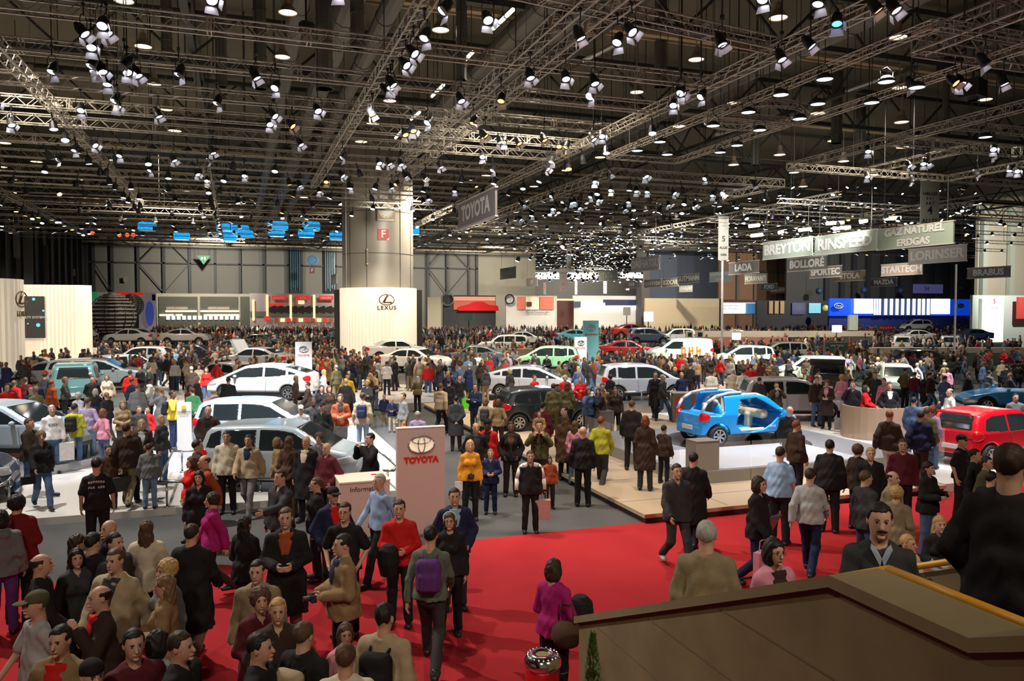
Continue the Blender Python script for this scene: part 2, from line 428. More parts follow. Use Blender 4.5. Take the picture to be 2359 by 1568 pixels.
def hair_mesh(style, h):
    hh = .008 if h < .02 else .016
    def fn(G):
        x, y, z = G; cap = s_ell(G, (0, .018, 1.672), (.084, .102, .098)); nz = wrinkle((x * 3, y * 3, z * 2), .0016)
        face = np.maximum(np.maximum(-.035 + y * .9 + (z - 1.66) * .35, z - 1.715), np.abs(x) - .066)   # the open face
        if style in ('short', 'grey'):
            d = np.maximum(cap, 1.585 + np.clip(-y, -.08, .05) * 1.2 - z); d = smax(d, -face, .012)
            return smax(d, -s_ell(G, (0, -.07, 1.60), (.085, .085, .072)), .01) + nz
        if style == 'balding':
            d = np.maximum(cap + .004, 1.60 - z); d = np.maximum(d, z - 1.70); return np.maximum(d, -y - .02) + nz
        if style == 'bob':
            d = smin(cap, s_ell(G, (0, .03, 1.60), (.102, .098, .12)), .03); d = smax(d, -s_ell(G, (0, -.09, 1.615), (.062, .09, .09)), .015)
            return np.maximum(d, 1.50 - z) + nz * 2
        if style == 'long':
            d = smin(cap, s_ell(G, (0, .055, 1.52), (.10, .07, .20)), .04); d = smax(d, -s_ell(G, (0, -.09, 1.60), (.06, .095, .105)), .015)
            return np.maximum(d, 1.34 - z) + nz * 2.2
        if style == 'ponytail':
            d = smin(cap, s_cap(G, (0, .10, 1.69), (0, .155, 1.54), .032, .02), .02); d = smax(d, -face, .012)
            return smax(d, -s_ell(G, (0, -.07, 1.60), (.085, .085, .072)), .01) + nz
        if style == 'curly':
            d = s_ell(G, (0, .025, 1.665), (.108, .118, .118)) + wrinkle((x * 4, y * 4, z * 4), .004); d = smax(d, -s_ell(G, (0, -.10, 1.62), (.062, .09, .085)), .01)
            return np.maximum(d, 1.53 - z)
        if style == 'spiky':
            d = s_ell(G, (0, .02, 1.685), (.082, .098, .105)) + .008 * np.sin(70 * x) * np.sin(60 * y); d = smax(d, -face, .012)
            return smax(np.maximum(d, 1.60 - z), -s_ell(G, (0, -.07, 1.60), (.085, .085, .072)), .01)
        if style in ('cap', 'knit'):
            d = np.maximum(s_ell(G, (0, .012, 1.69), (.088, .108, .085)), 1.672 - z)
            if style == 'cap': d = np.minimum(d, s_ell(G, (0, -.125, 1.685), (.07, .075, .012)))
            return np.minimum(d, np.maximum(np.maximum(cap, 1.60 - z), -y - .01))
        return cap
    return skinned(('hair', style, h), fn, M_HAIR if style not in ('cap', 'knit') else M_CLOTH, (-.14, -.22, 1.30), (.14, .2, 1.84), hh)
M_SKIN = mat('skin', objcol=True, rough=.55, noise=.12, nscale=6)
M_CLOTH = mat('cloth', objcol=True, rough=.85, noise=.22, nscale=14, bump=.25, spec=.25)
M_HAIR = mat('hair', objcol=True, rough=.6, noise=.35, nscale=60, spec=.35, stretch=(1, 1, .15))
M_SHOE = mat('shoe_leather', objcol=True, rough=.45)
M_PLAID = mat('plaid_cloth', (.12, .06, .04), .85, noise=.9, nscale=30)
M_DARK = mat('dark_detail', (.02, .015, .012), .5)
M_LIP = mat('lip', (.35, .12, .10), .5)
M_WHITE_EYE = mat('eye_white', (.7, .68, .64), .3)
def _face():
    a = [MB(), MB()]; b = [MB(), MB()]; c = MB(); g = MB()
    for i, s in enumerate((1, -1)):
        n = [(math.cos(t) * .0, 0) for t in (0,)]
        a[i].lathe([(0, -.009), (.006, -.007), (.009, 0), (.006, .007), (0, .009)], 8, (.030 * s, -.0835, 1.651), M=Matrix.Scale(1.35, 3, (1, 0, 0)) if False else None)
        b[i].tube([(.014 * s, -.0985, 1.669), (.028 * s, -.0965, 1.673), (.044 * s, -.084, 1.668)], .0032, 4)
        g.tube([(.015 * s, -.112, 1.651), (.02 * s, -.113, 1.637), (.045 * s, -.103, 1.637), (.053 * s, -.098, 1.651), (.045 * s, -.103, 1.663), (.02 * s, -.113, 1.663), (.015 * s, -.112, 1.651), (0, -.117, 1.653)], .0014, 4)
        g.bar((.053 * s, -.098, 1.653), (.078 * s, -.01, 1.65), .0014, 4)
    c.tube([(-.022, -.094, 1.578), (-.01, -.1015, 1.579), (0, -.102, 1.5775), (.01, -.1015, 1.579), (.022, -.094, 1.578)], .0045, 5)
    return [('eye', m.mesh('eye', M_DARK)) for m in a] + [('eyebrow', m.mesh('eyebrow', M_DARK)) for m in b] + [('lips', c.mesh('lips', M_LIP))], g.mesh('glasses', M_DARK)
FACE = _face()
SKIN = {'fair': (.52, .30, .21), 'tan': (.40, .22, .14), 'brown': (.16, .075, .045), 'dark': (.07, .032, .02)}
HAIRC = {'black': (.012, .009, .008), 'dark brown': (.03, .017, .010), 'brown': (.08, .042, .022), 'light brown': (.16, .09, .045), 'blond': (.42, .26, .10), 'grey': (.32, .31, .29), 'red': (.16, .045, .015)}
CC = {'black': (.012, .011, .013), 'dark grey': (.035, .035, .038), 'grey': (.14, .14, .14), 'light grey': (.36, .36, .36), 'white': (.72, .70, .70), 'cream': (.55, .48, .36), 'beige': (.36, .28, .18), 'tan': (.24, .155, .075), 'brown': (.07, .036, .02), 'dark brown': (.035, .02, .014), 'olive': (.09, .08, .035), 'green': (.03, .13, .05), 'teal': (.03, .13, .15), 'navy': (.012, .018, .055), 'blue': (.03, .07, .28), 'light blue': (.25, .38, .58), 'denim': (.06, .10, .19), 'pale denim': (.17, .25, .37), 'purple': (.10, .03, .16), 'magenta': (.32, .01, .13), 'pink': (.55, .22, .30), 'red': (.50, .012, .012), 'dark red': (.16, .008, .012), 'maroon': (.09, .01, .018), 'orange': (.60, .12, .01), 'amber': (.60, .25, .02), 'yellow': (.62, .42, .03), 'lime': (.36, .36, .03), 'khaki': (.22, .17, .10), 'grey green': (.10, .125, .095), 'rust': (.30, .06, .02), 'lilac': (.35, .27, .42)}
def person(loc, rz, h=1.75, pose='stand', fem=False, top='jacket', tc='black', legs='trousers', lc='dark grey', hair='short', hc='dark brown', skin='fair', bulk=0, lod=.014, label=None, group=None, inner=None, face=True, shoes='black', glasses=False, cat='person'):
    s = h / 1.77
    if h < 1.35: s = h / 1.77
    b = put('person', body_mesh(pose, fem, bulk, lod), None, loc, rz, SKIN[skin], s)
    tag(b, label, cat, group)
    if pose == 'sit': pass
    nm = {'tee': 'tee_shirt'}.get(top, top)
    put(nm, top_mesh(pose, fem, bulk, lod, top), b, color=CC[tc])
    if not (top == 'coat' and lod >= .02 and legs == 'none'): put(legs, leg_mesh(pose, fem, bulk, lod, legs), b, color=CC[lc])
    for me in split_mesh(shoe_mesh(pose, fem, max(lod, .012)), 'shoe', lambda c: c[:, 0] > 0): put('shoe', me, b, color=CC[shoes])
    if hair != 'bald':
        put('hair' if hair not in ('cap', 'knit') else ('peaked_cap' if hair == 'cap' else 'knit_cap'), hair_mesh(hair, lod), b, color=HAIRC.get(hc) or CC[hc])
    if inner and lod < .02:
        key = ('shirt_front', fem, bulk)
        def fn(G, fem=fem, bulk=bulk):
            x, y, z = G; d = sdf_torso(G, fem, .040, bulk); d = smin(d, s_cap(G, (.03, -.02, 1.45), (-.03, -.02, 1.45), .07), .03)
            d = np.maximum(d, np.abs(x) - (.018 + np.clip(z - 1.12, 0, 1) * .24)); return np.maximum(np.maximum(d, y + .03), np.maximum(.88 - z, z - 1.475))
        put('shirt_front', skinned(key, fn, M_CLOTH, (-.2, -.4, .8), (.2, .1, 1.55), .011), b, color=CC[inner])
    if face and lod < .02:
        for n_, me in FACE[0]: put(n_, me, b)
        if glasses: put('glasses', FACE[1], b)
    return b
# ------------------------------------------------------------------ cars (local: nose towards +X, wheels on z 0)
M_PAINT = mat('car_paint', objcol=True, rough=.3, metal=.1, coat=.8)
M_GLASS = mat('tinted_glass', (.015, .02, .022), .06, spec=.8, coat=.3)
M_TYRE = mat('tyre_rubber', (.012, .012, .013), .8)
M_ALLOY = mat('alloy_rim', (.62, .63, .66), .25, .9)
M_BLACKP = mat('black_plastic', (.02, .02, .022), .5)
M_TAIL = mat('tail_lamp_red', (.55, .01, .015), .15, coat=.6)
M_HEADL = mat('headlamp_glass', (.65, .68, .72), .1, .4, coat=1)
M_PLATE = mat('licence_plate_white', (.7, .7, .68), .5)
M_CHROME = mat('chrome', (.8, .8, .82), .12, 1)
def _wheel():
    t = MB(); t.lathe([(.19, -.09), (.27, -.10), (.30, -.07), (.305, 0), (.30, .07), (.27, .10), (.19, .09), (.19, -.09)], 28, axis='y')
    r = MB(); r.lathe([(.19, .085), (.20, .10), (.175, .095), (.17, .02), (.165, -.08), (.19, -.085)], 28, axis='y')
    for k in range(7):
        a = 2 * math.pi * k / 7; c, s_ = math.cos(a), math.sin(a); n = (-s_, c)
        vs = []
        for rr, hw_ in ((.02, .02), (.18, .030)):
            for sg in (1, -1): vs.append((c * rr + n[0] * hw_ * sg, .088, s_ * rr + n[1] * hw_ * sg)); vs.append((c * rr + n[0] * hw_ * sg, .06, s_ * rr + n[1] * hw_ * sg))
        r.add(vs, [(0, 2, 6, 4), (1, 5, 7, 3), (0, 4, 5, 1), (2, 3, 7, 6)])
    r.lathe([(0, .1), (.035, .098), (.04, .07)], 10, axis='y')
    b = MB(); b.lathe([(0, .0), (.17, .0)], 16, axis='y')
    return t.mesh('tyre', M_TYRE, True), r.mesh('rim', M_ALLOY), b.mesh('brake_disc', M_BLACKP)
WHEEL = _wheel()
# profile points run along the roof line from tail to nose in units of length (x) and height (z)
CARS = {
 'hatch': dict(L=3.42, W=1.62, H=1.46, wb=(-1.17, 1.17), bel=.62, roof=[(-.5, .22), (-.5, .42), (-.488, .62), (-.455, .80), (-.42, .93), (-.33, .985), (-.1, 1), (.08, .985), (.17, .93), (.33, .66), (.42, .60), (.475, .50), (.498, .38), (.5, .22)],
    side=[(-.405, .66), (-.37, .86), (-.30, .92), (-.05, .935), (.09, .915), (.155, .87), (.285, .645), (.2, .63), (-.1, .625)], ws=(.16, .335, .64, .95), rw=(-.49, -.40, .66, .93), pil=(-.13,)),
 'mpv': dict(L=3.75, W=1.69, H=1.53, wb=(-1.2, 1.22), bel=.60, roof=[(-.5, .2), (-.5, .45), (-.485, .64), (-.45, .88), (-.42, .95), (-.3, .985), (-.1, 1), (.04, .985), (.12, .95), (.33, .65), (.43, .58), (.485, .46), (.5, .36), (.5, .2)],
    side=[(-.44, .66), (-.415, .86), (-.36, .92), (-.1, .935), (.04, .92), (.11, .885), (.29, .63), (.2, .62), (-.2, .61)], ws=(.11, .33, .63, .955), rw=(-.49, -.42, .66, .93), pil=(-.11, -.33)),
 'liftback': dict(L=4.45, W=1.73, H=1.49, wb=(-1.33, 1.37), bel=.62, roof=[(-.5, .22), (-.5, .52), (-.492, .72), (-.44, .78), (-.3, .90), (-.15, .985), (-.02, 1), (.06, .985), (.12, .95), (.34, .645), (.43, .56), (.485, .44), (.5, .34), (.5, .22)],
    side=[(-.40, .735), (-.3, .83), (-.16, .92), (-.02, .935), (.06, .92), (.12, .88), (.31, .625), (.2, .62), (-.15, .66)], ws=(.12, .34, .63, .955), rw=(-.46, -.25, .76, .93), pil=(-.07, -.29)),
 'wagon': dict(L=4.5, W=1.75, H=1.50, wb=(-1.32, 1.4), bel=.62, roof=[(-.5, .22), (-.5, .5), (-.49, .66), (-.46, .88), (-.43, .96), (-.3, .985), (-.1, 1), (.02, .985), (.09, .95), (.27, .67), (.4, .61), (.48, .5), (.5, .38), (.5, .22)],
    side=[(-.45, .68), (-.43, .87), (-.38, .925), (-.1, .94), (.02, .925), (.08, .885), (.24, .65), (.1, .645), (-.2, .65)], ws=(.09, .27, .65, .955), rw=(-.495, -.43, .68, .94), pil=(-.03, -.22)),
 'suv': dict(L=4.5, W=1.85, H=1.75, wb=(-1.3, 1.35), bel=.62, roof=[(-.5, .25), (-.5, .5), (-.485, .66), (-.46, .9), (-.43, .965), (-.3, .99), (-.1, 1), (.04, .985), (.1, .95), (.235, .68), (.42, .62), (.485, .54), (.5, .4), (.5, .25)],
    side=[(-.45, .68), (-.43, .88), (-.38, .93), (-.1, .945), (.03, .93), (.08, .895), (.2, .66), (.1, .65), (-.2, .65)], ws=(.09, .24, .66, .955), rw=(-.49, -.43, .68, .94), pil=(-.03, -.24)),
 'sedan': dict(L=4.4, W=1.72, H=1.44, wb=(-1.3, 1.35), bel=.64, roof=[(-.5, .25), (-.5, .55), (-.485, .71), (-.36, .75), (-.29, .82), (-.2, .95), (-.12, .985), (-.02, 1), (.06, .98), (.1, .95), (.25, .70), (.4, .64), (.48, .52), (.5, .38), (.5, .25)],
    side=[(-.30, .72), (-.2, .88), (-.12, .93), (0, .94), (.06, .92), (.1, .88), (.22, .68), (.1, .67), (-.15, .68)], ws=(.1, .25, .69, .955), rw=(-.33, -.2, .76, .95), pil=(-.04,)),
 'van': dict(L=4.3, W=1.8, H=1.82, wb=(-1.3, 1.35), bel=.56, roof=[(-.5, .2), (-.5, .5), (-.495, .7), (-.485, .93), (-.46, .98), (-.2, 1), (.05, .99), (.15, .95), (.3, .68), (.43, .58), (.49, .46), (.5, .34), (.5, .2)],
    side=[(-.02, .62), (-.02, .88), (.06, .9), (.13, .88), (.27, .64), (.18, .61)], ws=(.15, .31, .66, .955), rw=(-.5, -.48, .62, .9), pil=()),
 'roadster': dict(L=4.1, W=1.75, H=1.0, wb=(-1.2, 1.25), bel=.85, roof=[(-.5, .3), (-.5, .62), (-.48, .86), (-.35, .92), (-.1, .88), (.1, .90), (.25, .84), (.42, .7), (.485, .54), (.5, .4), (.5, .3)],
    side=None, ws=None, rw=None, pil=()),
}
_CM = {}
def car_parts(kind, h=.03, open_body=False):
    key = (kind, h, open_body)
    if key in _CM: return _CM[key]
    c = CARS[kind]; L, W, HH = c['L'], c['W'], c['H']; wb = c['wb']
    G = grid((-L / 2 - .12, -W / 2 - .1, .06), (L / 2 + .12, W / 2 + .1, HH + .1), h); x, y, z = G
    P = [(a * L, b * HH) for a, b in c['roof']]
    zb = c['bel'] * HH
    def hw(x, z):
        e = np.clip((np.abs(x) / (L / 2)), 0, 1.05)
        v = W / 2 * (1 - .20 * e ** 5 - .025 * e ** 2)
        v = v - np.clip(z - zb, 0, 2) * (.30 if kind != 'van' else .14) - np.clip(.45 - z, 0, 1) ** 2 * .5
        return v - .018 * np.clip(1 - np.abs(z - zb * .8) / .06, 0, 1) * 0
    prof = s_poly(x, z, P) ; ya = np.abs(y)
    base = smax(prof, ya - hw(x, z), .11)
    base = np.maximum(base, .2 + .0 * x - z)
    d = base
    for wx in wb:
        r = np.sqrt((x - wx) ** 2 + (z - .31) ** 2)
        fl = np.maximum(r - .40, -(r - .34)); d = np.where((ya > W / 2 - .3), smax(d, -(r - .365), .02), d)
    if open_body:
        d = np.maximum(d, -(np.maximum(np.maximum(base + .075, .36 - z), np.maximum(-1.05 - x, x - .95))))
        door = s_poly(x, z, [(-.62, .62), (-.52, 1.05), (-.40, 1.30), (.18, 1.34), (.42, 1.22), (1.0, .88), (.62, .58), (.30, .42), (-.1, .37), (-.42, .42)])
        d = smax(d, -np.maximum(door, np.abs(x) - 9), .03)
        d = smax(d, -s_poly(x, z, [(-2.2, 1.7), (-2.2, .93), (-1.5, .90), (-1.12, .88), (-.98, 1.0), (-.92, 1.7)]), .03)
        d = smax(d, -np.maximum(s_poly(x, z, [(-1.1, 1.7), (-1.1, 1.2), (-.6, 1.22), (.42, 1.25), (.45, 1.7)]), ya - .50), .03)
        d = np.maximum(d, -np.maximum(s_poly(x, z, [(.50, 1.40), (1.12, .99), (1.2, .92), (1.0, 1.3)]), ya - .56))
    shell = np.maximum(base - .010, -(base + .05)); out = {}
    def mk(name, v, m):
        V, Q = snet(v, (-L / 2 - .12, -W / 2 - .1, .06), h)
        if len(Q): out[name] = np_mesh(name, V, Q, m)
    mk('body', d, M_PAINT)
    if c['side']:
        sp = s_poly(x, z, [(a * L, b * HH) for a, b in c['side']])
        for p in c['pil']: sp = np.maximum(sp, .035 - np.abs(x - p * L))
        sw = np.maximum(np.maximum(shell, sp), .25 - ya)
        x0, x1, z0, z1 = c['ws']; fr = smax(np.maximum(x0 * L - x, x - x1 * L), np.maximum(z0 * HH - z, z - z1 * HH), .02); fr = smax(fr, ya - (hw(x, z) - .10), .04)
        x0, x1, z0, z1 = c['rw']; rr = smax(np.maximum(x0 * L - x, x - x1 * L) - .04, np.maximum(z0 * HH - z, z - z1 * HH), .02); rr = smax(rr, ya - (hw(x, z) - .13), .05)
        if not open_body:
            mk('side_windows', sw, M_GLASS); mk('windscreen', np.maximum(shell, fr), M_GLASS); mk('rear_window', np.maximum(shell, rr), M_GLASS)
    hl = s_ell(G, (L / 2 * .90, 0, HH * .47), (.30, 9, .095)); hl = np.maximum(hl, np.abs(ya - W * .37) - .17); mk('headlights', np.maximum(base - .014, np.maximum(-(base + .06), hl)), M_HEADL)
    tz = HH * (.58 if kind != 'liftback' else .62); tl = np.minimum(s_ell(G, (-L / 2 + .06, W / 2 - .16, tz), (.24, .16, .13)), s_ell(G, (-L / 2 + .06, -W / 2 + .16, tz), (.24, .16, .13)))
    mk('tail_lights', np.maximum(base - .022, np.maximum(-(base + .06), tl)), M_TAIL)
    gr = np.maximum(np.maximum(np.abs(z - .36) - .075, ya - .48), L / 2 - .5 - x); mk('grille', np.maximum(base - .014, np.maximum(-(base + .05), gr)), M_BLACKP)
    m = MB(); m.box((-L / 2 + .0, 0, .60 if kind != 'hatch' else .52), (.06, .48, .12)); out['number_plate'] = m.mesh('number_plate', M_PLATE)
    m = MB()
    for s in (1, -1):
        m.lathe([(0, -.085), (.05, -.07), (.07, 0), (.05, .07), (0, .085)], 8, (L * c['ws'][0] + .35 if c['ws'] else .55, s * (W / 2 + .03), zb + .08), axis='y')
    out['door_mirrors'] = m.mesh('door_mirrors', M_PAINT)
    m = MB()
    for s in (1, -1):
        for xx in ([-.1 * L] + ([.2 * L] if True else []) + ([-.32 * L] if len(c['pil']) > 1 else [])):
            pts = []
            for zz in (.33, .42, .52, .62, zb - .02): pts.append((xx - .1 * (zz - .9), s * float(smax(np.array(hw(xx, zz)), np.array(-9.), .1)), zz))
            m.tube(pts, .007, 4)
    out['door_seams'] = m.mesh('door_seams', M_BLACKP)
    m = MB(); m.box((0, 0, .24), (L * .8, W * .7, .12))
    for wx in wb:
        m.box((wx, 0, .42), (.74, W - .42, .5))
    out['underbody'] = m.mesh('underbody', M_BLACKP)
    _CM[key] = (out, wb, W); return _CM[key]
def car(kind, p, rz, color, label, h=.03, group=None, detail=True, name='car', open_body=False, scale=1):
    out, wb, W = car_parts(kind, h, open_body)
    r = empty(name, p, rz, scale); tag(r, label, 'car', group)
    for k, me in out.items():
        if k == 'underbody' and open_body: continue
        if k in ('door_seams',) and (not detail or open_body): continue
        one = {'side_windows': 'side_window', 'headlights': 'headlight', 'tail_lights': 'tail_light', 'door_mirrors': 'door_mirror', 'door_seams': 'door_seam'}.get(k)
        if one:
            c = CARS[kind]; ps = [p_ * c['L'] for p_ in c['pil']] if k == 'side_windows' else ([-.2 * c['L'], .03 * c['L']] if k == 'door_seams' else [])
            for m_ in split_mesh(me, one, lambda q: (q[:, 1] > 0) * 10 + sum((q[:, 0] > p_) * 1 for p_ in ps)): put(one, m_, r, color=color)
        else: put(k, me, r, color=color)
    for wx in wb:
        for s in (1, -1):
            wh = put('wheel', WHEEL[0], r, (wx, s * (W / 2 - .13), .305), 0 if s > 0 else math.pi)
            put('rim', WHEEL[1], wh)
            if detail: put('brake_disc', WHEEL[2], wh)
    return r
# ------------------------------------------------------------------ materials of the place
M_RED = mat('red_carpet', (.34, .020, .026), .95, noise=.10, nscale=2.2, spec=.1)
M_GREYC = mat('grey_carpet', (.075, .075, .078), .9, noise=.12, nscale=1.5, spec=.2)
M_WHITEF = mat('white_floor_panel', (.62, .60, .58), .35, noise=.06, nscale=.6)
M_BEIGEF = mat('beige_floor_panel', (.44, .34, .24), .4, noise=.06, nscale=.5)
M_PODIUM = mat('podium_top', (.21, .21, .245), .3, noise=.1, nscale=.8)
M_TAUPE = mat('taupe_plinth', (.20, .165, .135), .5)
M_MAROON = mat('dark_riser', (.035, .014, .016), .6)
M_CONC = mat('cast_concrete', (.215, .165, .082), .9, noise=.38, nscale=2.5, bump=.15)
M_YEL = mat('yellow_rail_paint', (.70, .33, .02), .4)
M_ALU = mat('truss_aluminium', (.50, .46, .40), .4, .6)
M_STEELD = mat('dark_roof_steel', (.05, .048, .04), .6)
M_DECK = mat('roof_deck', (.15, .13, .085), .8, noise=.15, nscale=.3, stretch=(.2, 5, 1))
M_DUCT = mat('roof_duct', (.13, .12, .10), .5, .3)
M_PIPE = mat('pale_roof_pipe', (.55, .42, .25), .5)
M_WALLG = mat('grey_wall_sheet', (.155, .148, .128), .7, noise=.05, nscale=.2)
M_WALLD = mat('dark_wall_sheet', (.07, .07, .066), .7, noise=.1, nscale=.2)
M_WALLB = mat('beige_wall', (.34, .31, .24), .8)
M_WALLBL = mat('blue_grey_wall', (.12, .14, .19), .8)
M_WALLT = mat('terracotta_wall', (.30, .17, .10), .8)
M_STEELG = mat('grey_wall_steel', (.035, .037, .04), .6)
M_COL = mat('grey_column_panel', (.29, .265, .225), .45, .1)
M_SEAM = mat('seam_line', (.06, .055, .05), .8)
M_CREAM = mat('cream_fabric_wall', (.80, .70, .56), .8)
M_GLOWC = mat('backlit_cream_panel', (.80, .70, .56), .8, emit=.55, ecol=(1, .86, .66))  # emission puts the spotlights' brightness into the drum wall
M_BLACK = mat('matt_black', (.012, .012, .013), .7)
M_SCREEN = mat('dark_display', (.03, .03, .032), .3)
M_SCRW = mat('lit_white_screen', (.8, .85, .9), .4, emit=1.6, ecol=(.85, .93, 1))
M_SCRB = mat('lit_blue_panel', (.01, .06, .55), .4, emit=.55, ecol=(.0, .07, .80))
M_SCRC = mat('lit_cyan_panel', (.02, .45, .9), .4, emit=1.0, ecol=(.01, .42, 1))
M_CYD = mat('cyan_dot', (.1, .5, .6), .4, emit=.6, ecol=(.1, .6, .8))
M_BRONZE = mat('bronze_logo', (.17, .11, .06), .3, .7)
M_LITR = mat('red_panel', (.60, .03, .02), .5, emit=.5, ecol=(.9, .03, .02))
M_REDP = mat('red_plastic', (.55, .008, .012), .35)
M_LITO = mat('lit_orange_strip', (1, .6, .25), .5, emit=1.5, ecol=(1, .62, .3))
M_LITW = mat('lit_tube', (1, .9, .6), .5, emit=5, ecol=(1, .90, .62))
M_LENS = mat('lit_lens', (1, 1, 1), .5, emit=9, ecol=(.93, .90, 1))
M_LENSW = mat('warm_lit_lens', (1, .6, .3), .5, emit=3, ecol=(1, .50, .16))
M_LENSC = mat('cool_lit_lens', (.6, .9, 1), .5, emit=7, ecol=(.75, .95, 1))
M_LENSB = mat('blue_lit_lens', (.1, .3, 1), .5, emit=3, ecol=(.1, .35, 1))
M_LENSR = mat('red_lit_lens', (1, .1, .03), .5, emit=3, ecol=(1, .08, .02))
M_BAY = mat('bay_lamp_glow', (1, .85, .55), .5, emit=4, ecol=(1, .84, .52))
M_CAN = mat('black_lamp_can', (.02, .02, .024), .45)
M_BARN = mat('polished_barn_door', (.85, .85, .9), .5, .6)
M_SIGNG = mat('grey_brown_banner', (.20, .18, .165), .6)
M_SIGNGR = mat('grey_green_banner', (.36, .43, .37), .6)
M_SIGNL = mat('light_banner', (.50, .46, .43), .6)
M_SIGNO = mat('ochre_banner', (.30, .21, .13), .6)
M_SIGNP = mat('pale_pink_banner', (.50, .40, .36), .6)
M_SIGNW = mat('off_white_banner', (.52, .52, .46), .6)
M_LETW = mat('white_letters', (.75, .74, .72), .6)
M_LETP = mat('pale_letters', (.55, .53, .50), .6)
M_LETK = mat('black_letters', (.03, .03, .03), .6)
M_LETR = mat('red_letters', (.70, .015, .02), .35)
M_PINKW = mat('pylon_panel', (.52, .40, .36), .5)
M_WHITEP = mat('white_panel', (.72, .72, .72), .5)
M_CLEAR = mat('clear_glass', (.9, .95, .95), .03, alpha=.10)
M_GREEN = mat('green_sign', (.02, .16, .07), .6)
M_STANDG = mat('stand_green_wall', (.06, .11, .10), .7)
M_ORANGE = mat('orange_panel', (.55, .13, .03), .6)
M_BROWNP = mat('brown_panel', (.10, .03, .02), .6)
M_METB = mat('brushed_steel', (.45, .45, .46), .3, .9)
M_STONE = mat('ledge_stone', (.42, .36, .29), .7)
ORD = ['first', 'second', 'third', 'fourth', 'fifth', 'sixth', 'seventh', 'eighth', 'ninth', 'tenth', 'eleventh', 'twelfth', 'thirteenth', 'fourteenth', 'fifteenth', 'sixteenth', 'seventeenth', 'eighteenth', 'nineteenth', 'twentieth']
ORD += ['twenty-' + a for a in ORD[:9]] + ['thirtieth'] + ['thirty-' + a for a in ORD[:9]] + ['fortieth'] + ['forty-' + a for a in ORD[:9]] + ['fiftieth'] + ['fifty-' + a for a in ORD[:9]]
def struct(o): o['kind'] = 'structure'; return o
def T(o, label, cat, group=None, kind=None): return tag(o, label, cat, group, kind)
# ------------------------------------------------------------------ floors, roof, outer walls
m = MB(); m.box((60, 190, -.1), (320, 420, .2)); struct(m.build('floor', M_GREYC))
m = MB(); m.box((15, 4.5, .004), (110, 19, .012)); T(m.build('carpet', M_RED), 'bright red carpet covering the aisle in front of the stands', 'carpet')
m = MB(); m.box((60, 190, 19.6), (320, 420, .3)); struct(m.build('ceiling', M_DECK))
def beam_grid():
    k = 0
    for X in (-20, -2, 16, 34, 52, 70, 90, 110):
        m = MB()
        for z in (17.2, 19.0): m.box((X, 110, z), (.34, 250, .22))
        Y = -10
        while Y < 230:
            m.bar((X, Y, 17.2), (X, Y + 2.2, 19), .07); m.bar((X, Y + 2.2, 19), (X, Y + 4.4, 17.2), .07); Y += 4.4
        struct(m.build('trim_1', M_STEELD))
    for i in range(18):
        Y = 6 + i * 12; m = MB()
        for z in (16.6, 19.0): m.box((50, Y, z), (190, .30, .25))
        X = -44
        while X < 140:
            m.bar((X, Y, 16.6), (X + 2.6, Y, 19), .08); m.bar((X + 2.6, Y, 19), (X + 5.2, Y, 16.6), .08); X += 5.2
        struct(m.build('trim_2', M_STEELD))
        m = MB(); m.bar((-40, Y + 3, 17.4), (140, Y + 3, 17.4), .16, 6); m.bar((-40, Y + 3.5, 17.35), (140, Y + 3.5, 17.35), .07, 4)
        T(m.build('roof_pipe', M_PIPE), f'pale pipe running across under the dark roof, {ORD[i]} from the front', 'pipe', 'roof pipes')
beam_grid()
for i, (X, r, z) in enumerate(((4.2, .55, 16.2), (5.8, .4, 16.3), (2.4, .4, 16.3), (11.5, .45, 16.4), (13, .3, 16.2), (24, .5, 16.2))):
    ye = 56 if 7 < X < 14 else 120; m = MB(); m.bar((X, 6, z), (X, ye, z), r, 12)
    for Y in range(8, ye - 2, 3): m.bar((X, Y, z), (X, Y + .08, z), r + .03, 12)
    T(m.build('air_duct', M_DUCT, smooth=False), f'round grey air duct running away under the roof, {ORD[i]} of the bundle', 'duct', 'roof ducts')
# hanging drop ducts and service masts between roof and trusses
for i, (px, py0, py1, D, r) in enumerate(((382, -20, 130, 26, .18), (510, -20, 200, 27, .16), (597, -20, 205, 26, .22), (745, -20, 205, 30, .34), (822, -20, 110, 24, .22), (1062, 30, 185, 30, .2), (1272, 60, 165, 36, .3), (1522, 100, 200, 38, .3), (1930, 140, 330, 50, .35), (1985, 150, 340, 55, .35), (2180, 190, 275, 48, .2), (1740, 300, 380, 60, .3))):
    a = at_d(px, py0, D); b = at_d(px, py1, D); m = MB()
    m.bar((a.x, a.y, 19.45), (a.x, a.y, b.z), r, 8)
    for k in range(int((19 - b.z) / .5)): m.bar((a.x, a.y, b.z + k * .5), (a.x, a.y, b.z + k * .5 + .06), r + .025, 8)
    T(m.build('drop_duct', M_DUCT), f'vertical grey duct hanging from the roof, {ORD[i]} from the left', 'duct', 'hanging drop ducts')
def wallpx(name, x0, x1, yt, yb, Y, mt, th=.4, parent=None, zb=None, z1=None):
    a = at_y(x0, yt, Y); b = at_y(x1, yt, Y); mid = (x0 + x1) / 2
    zt = at_y(mid, yt, Y).z if z1 is None else z1; z0 = (at_y(mid, yb, Y).z if zb is None else zb); z0 = max(z0, 0)
    mm = MB(); mm.box(((a.x + b.x) / 2, Y + th / 2, (zt + z0) / 2), (b.x - a.x, th, zt - z0)); return mm.build(name, mt, parent)
# left side wall and its pilasters
m = MB(); m.box((-27.8, 70, 9.8), (.5, 205, 19.6)); struct(m.build('wall_left', M_WALLD))
for k in range(34):
    m = MB(); m.box((-27.3, 172 - k * 5, 9.5), (.55, .5 + (k % 3) * .25, 19)); struct(m.build('trim_3', M_STEELG))
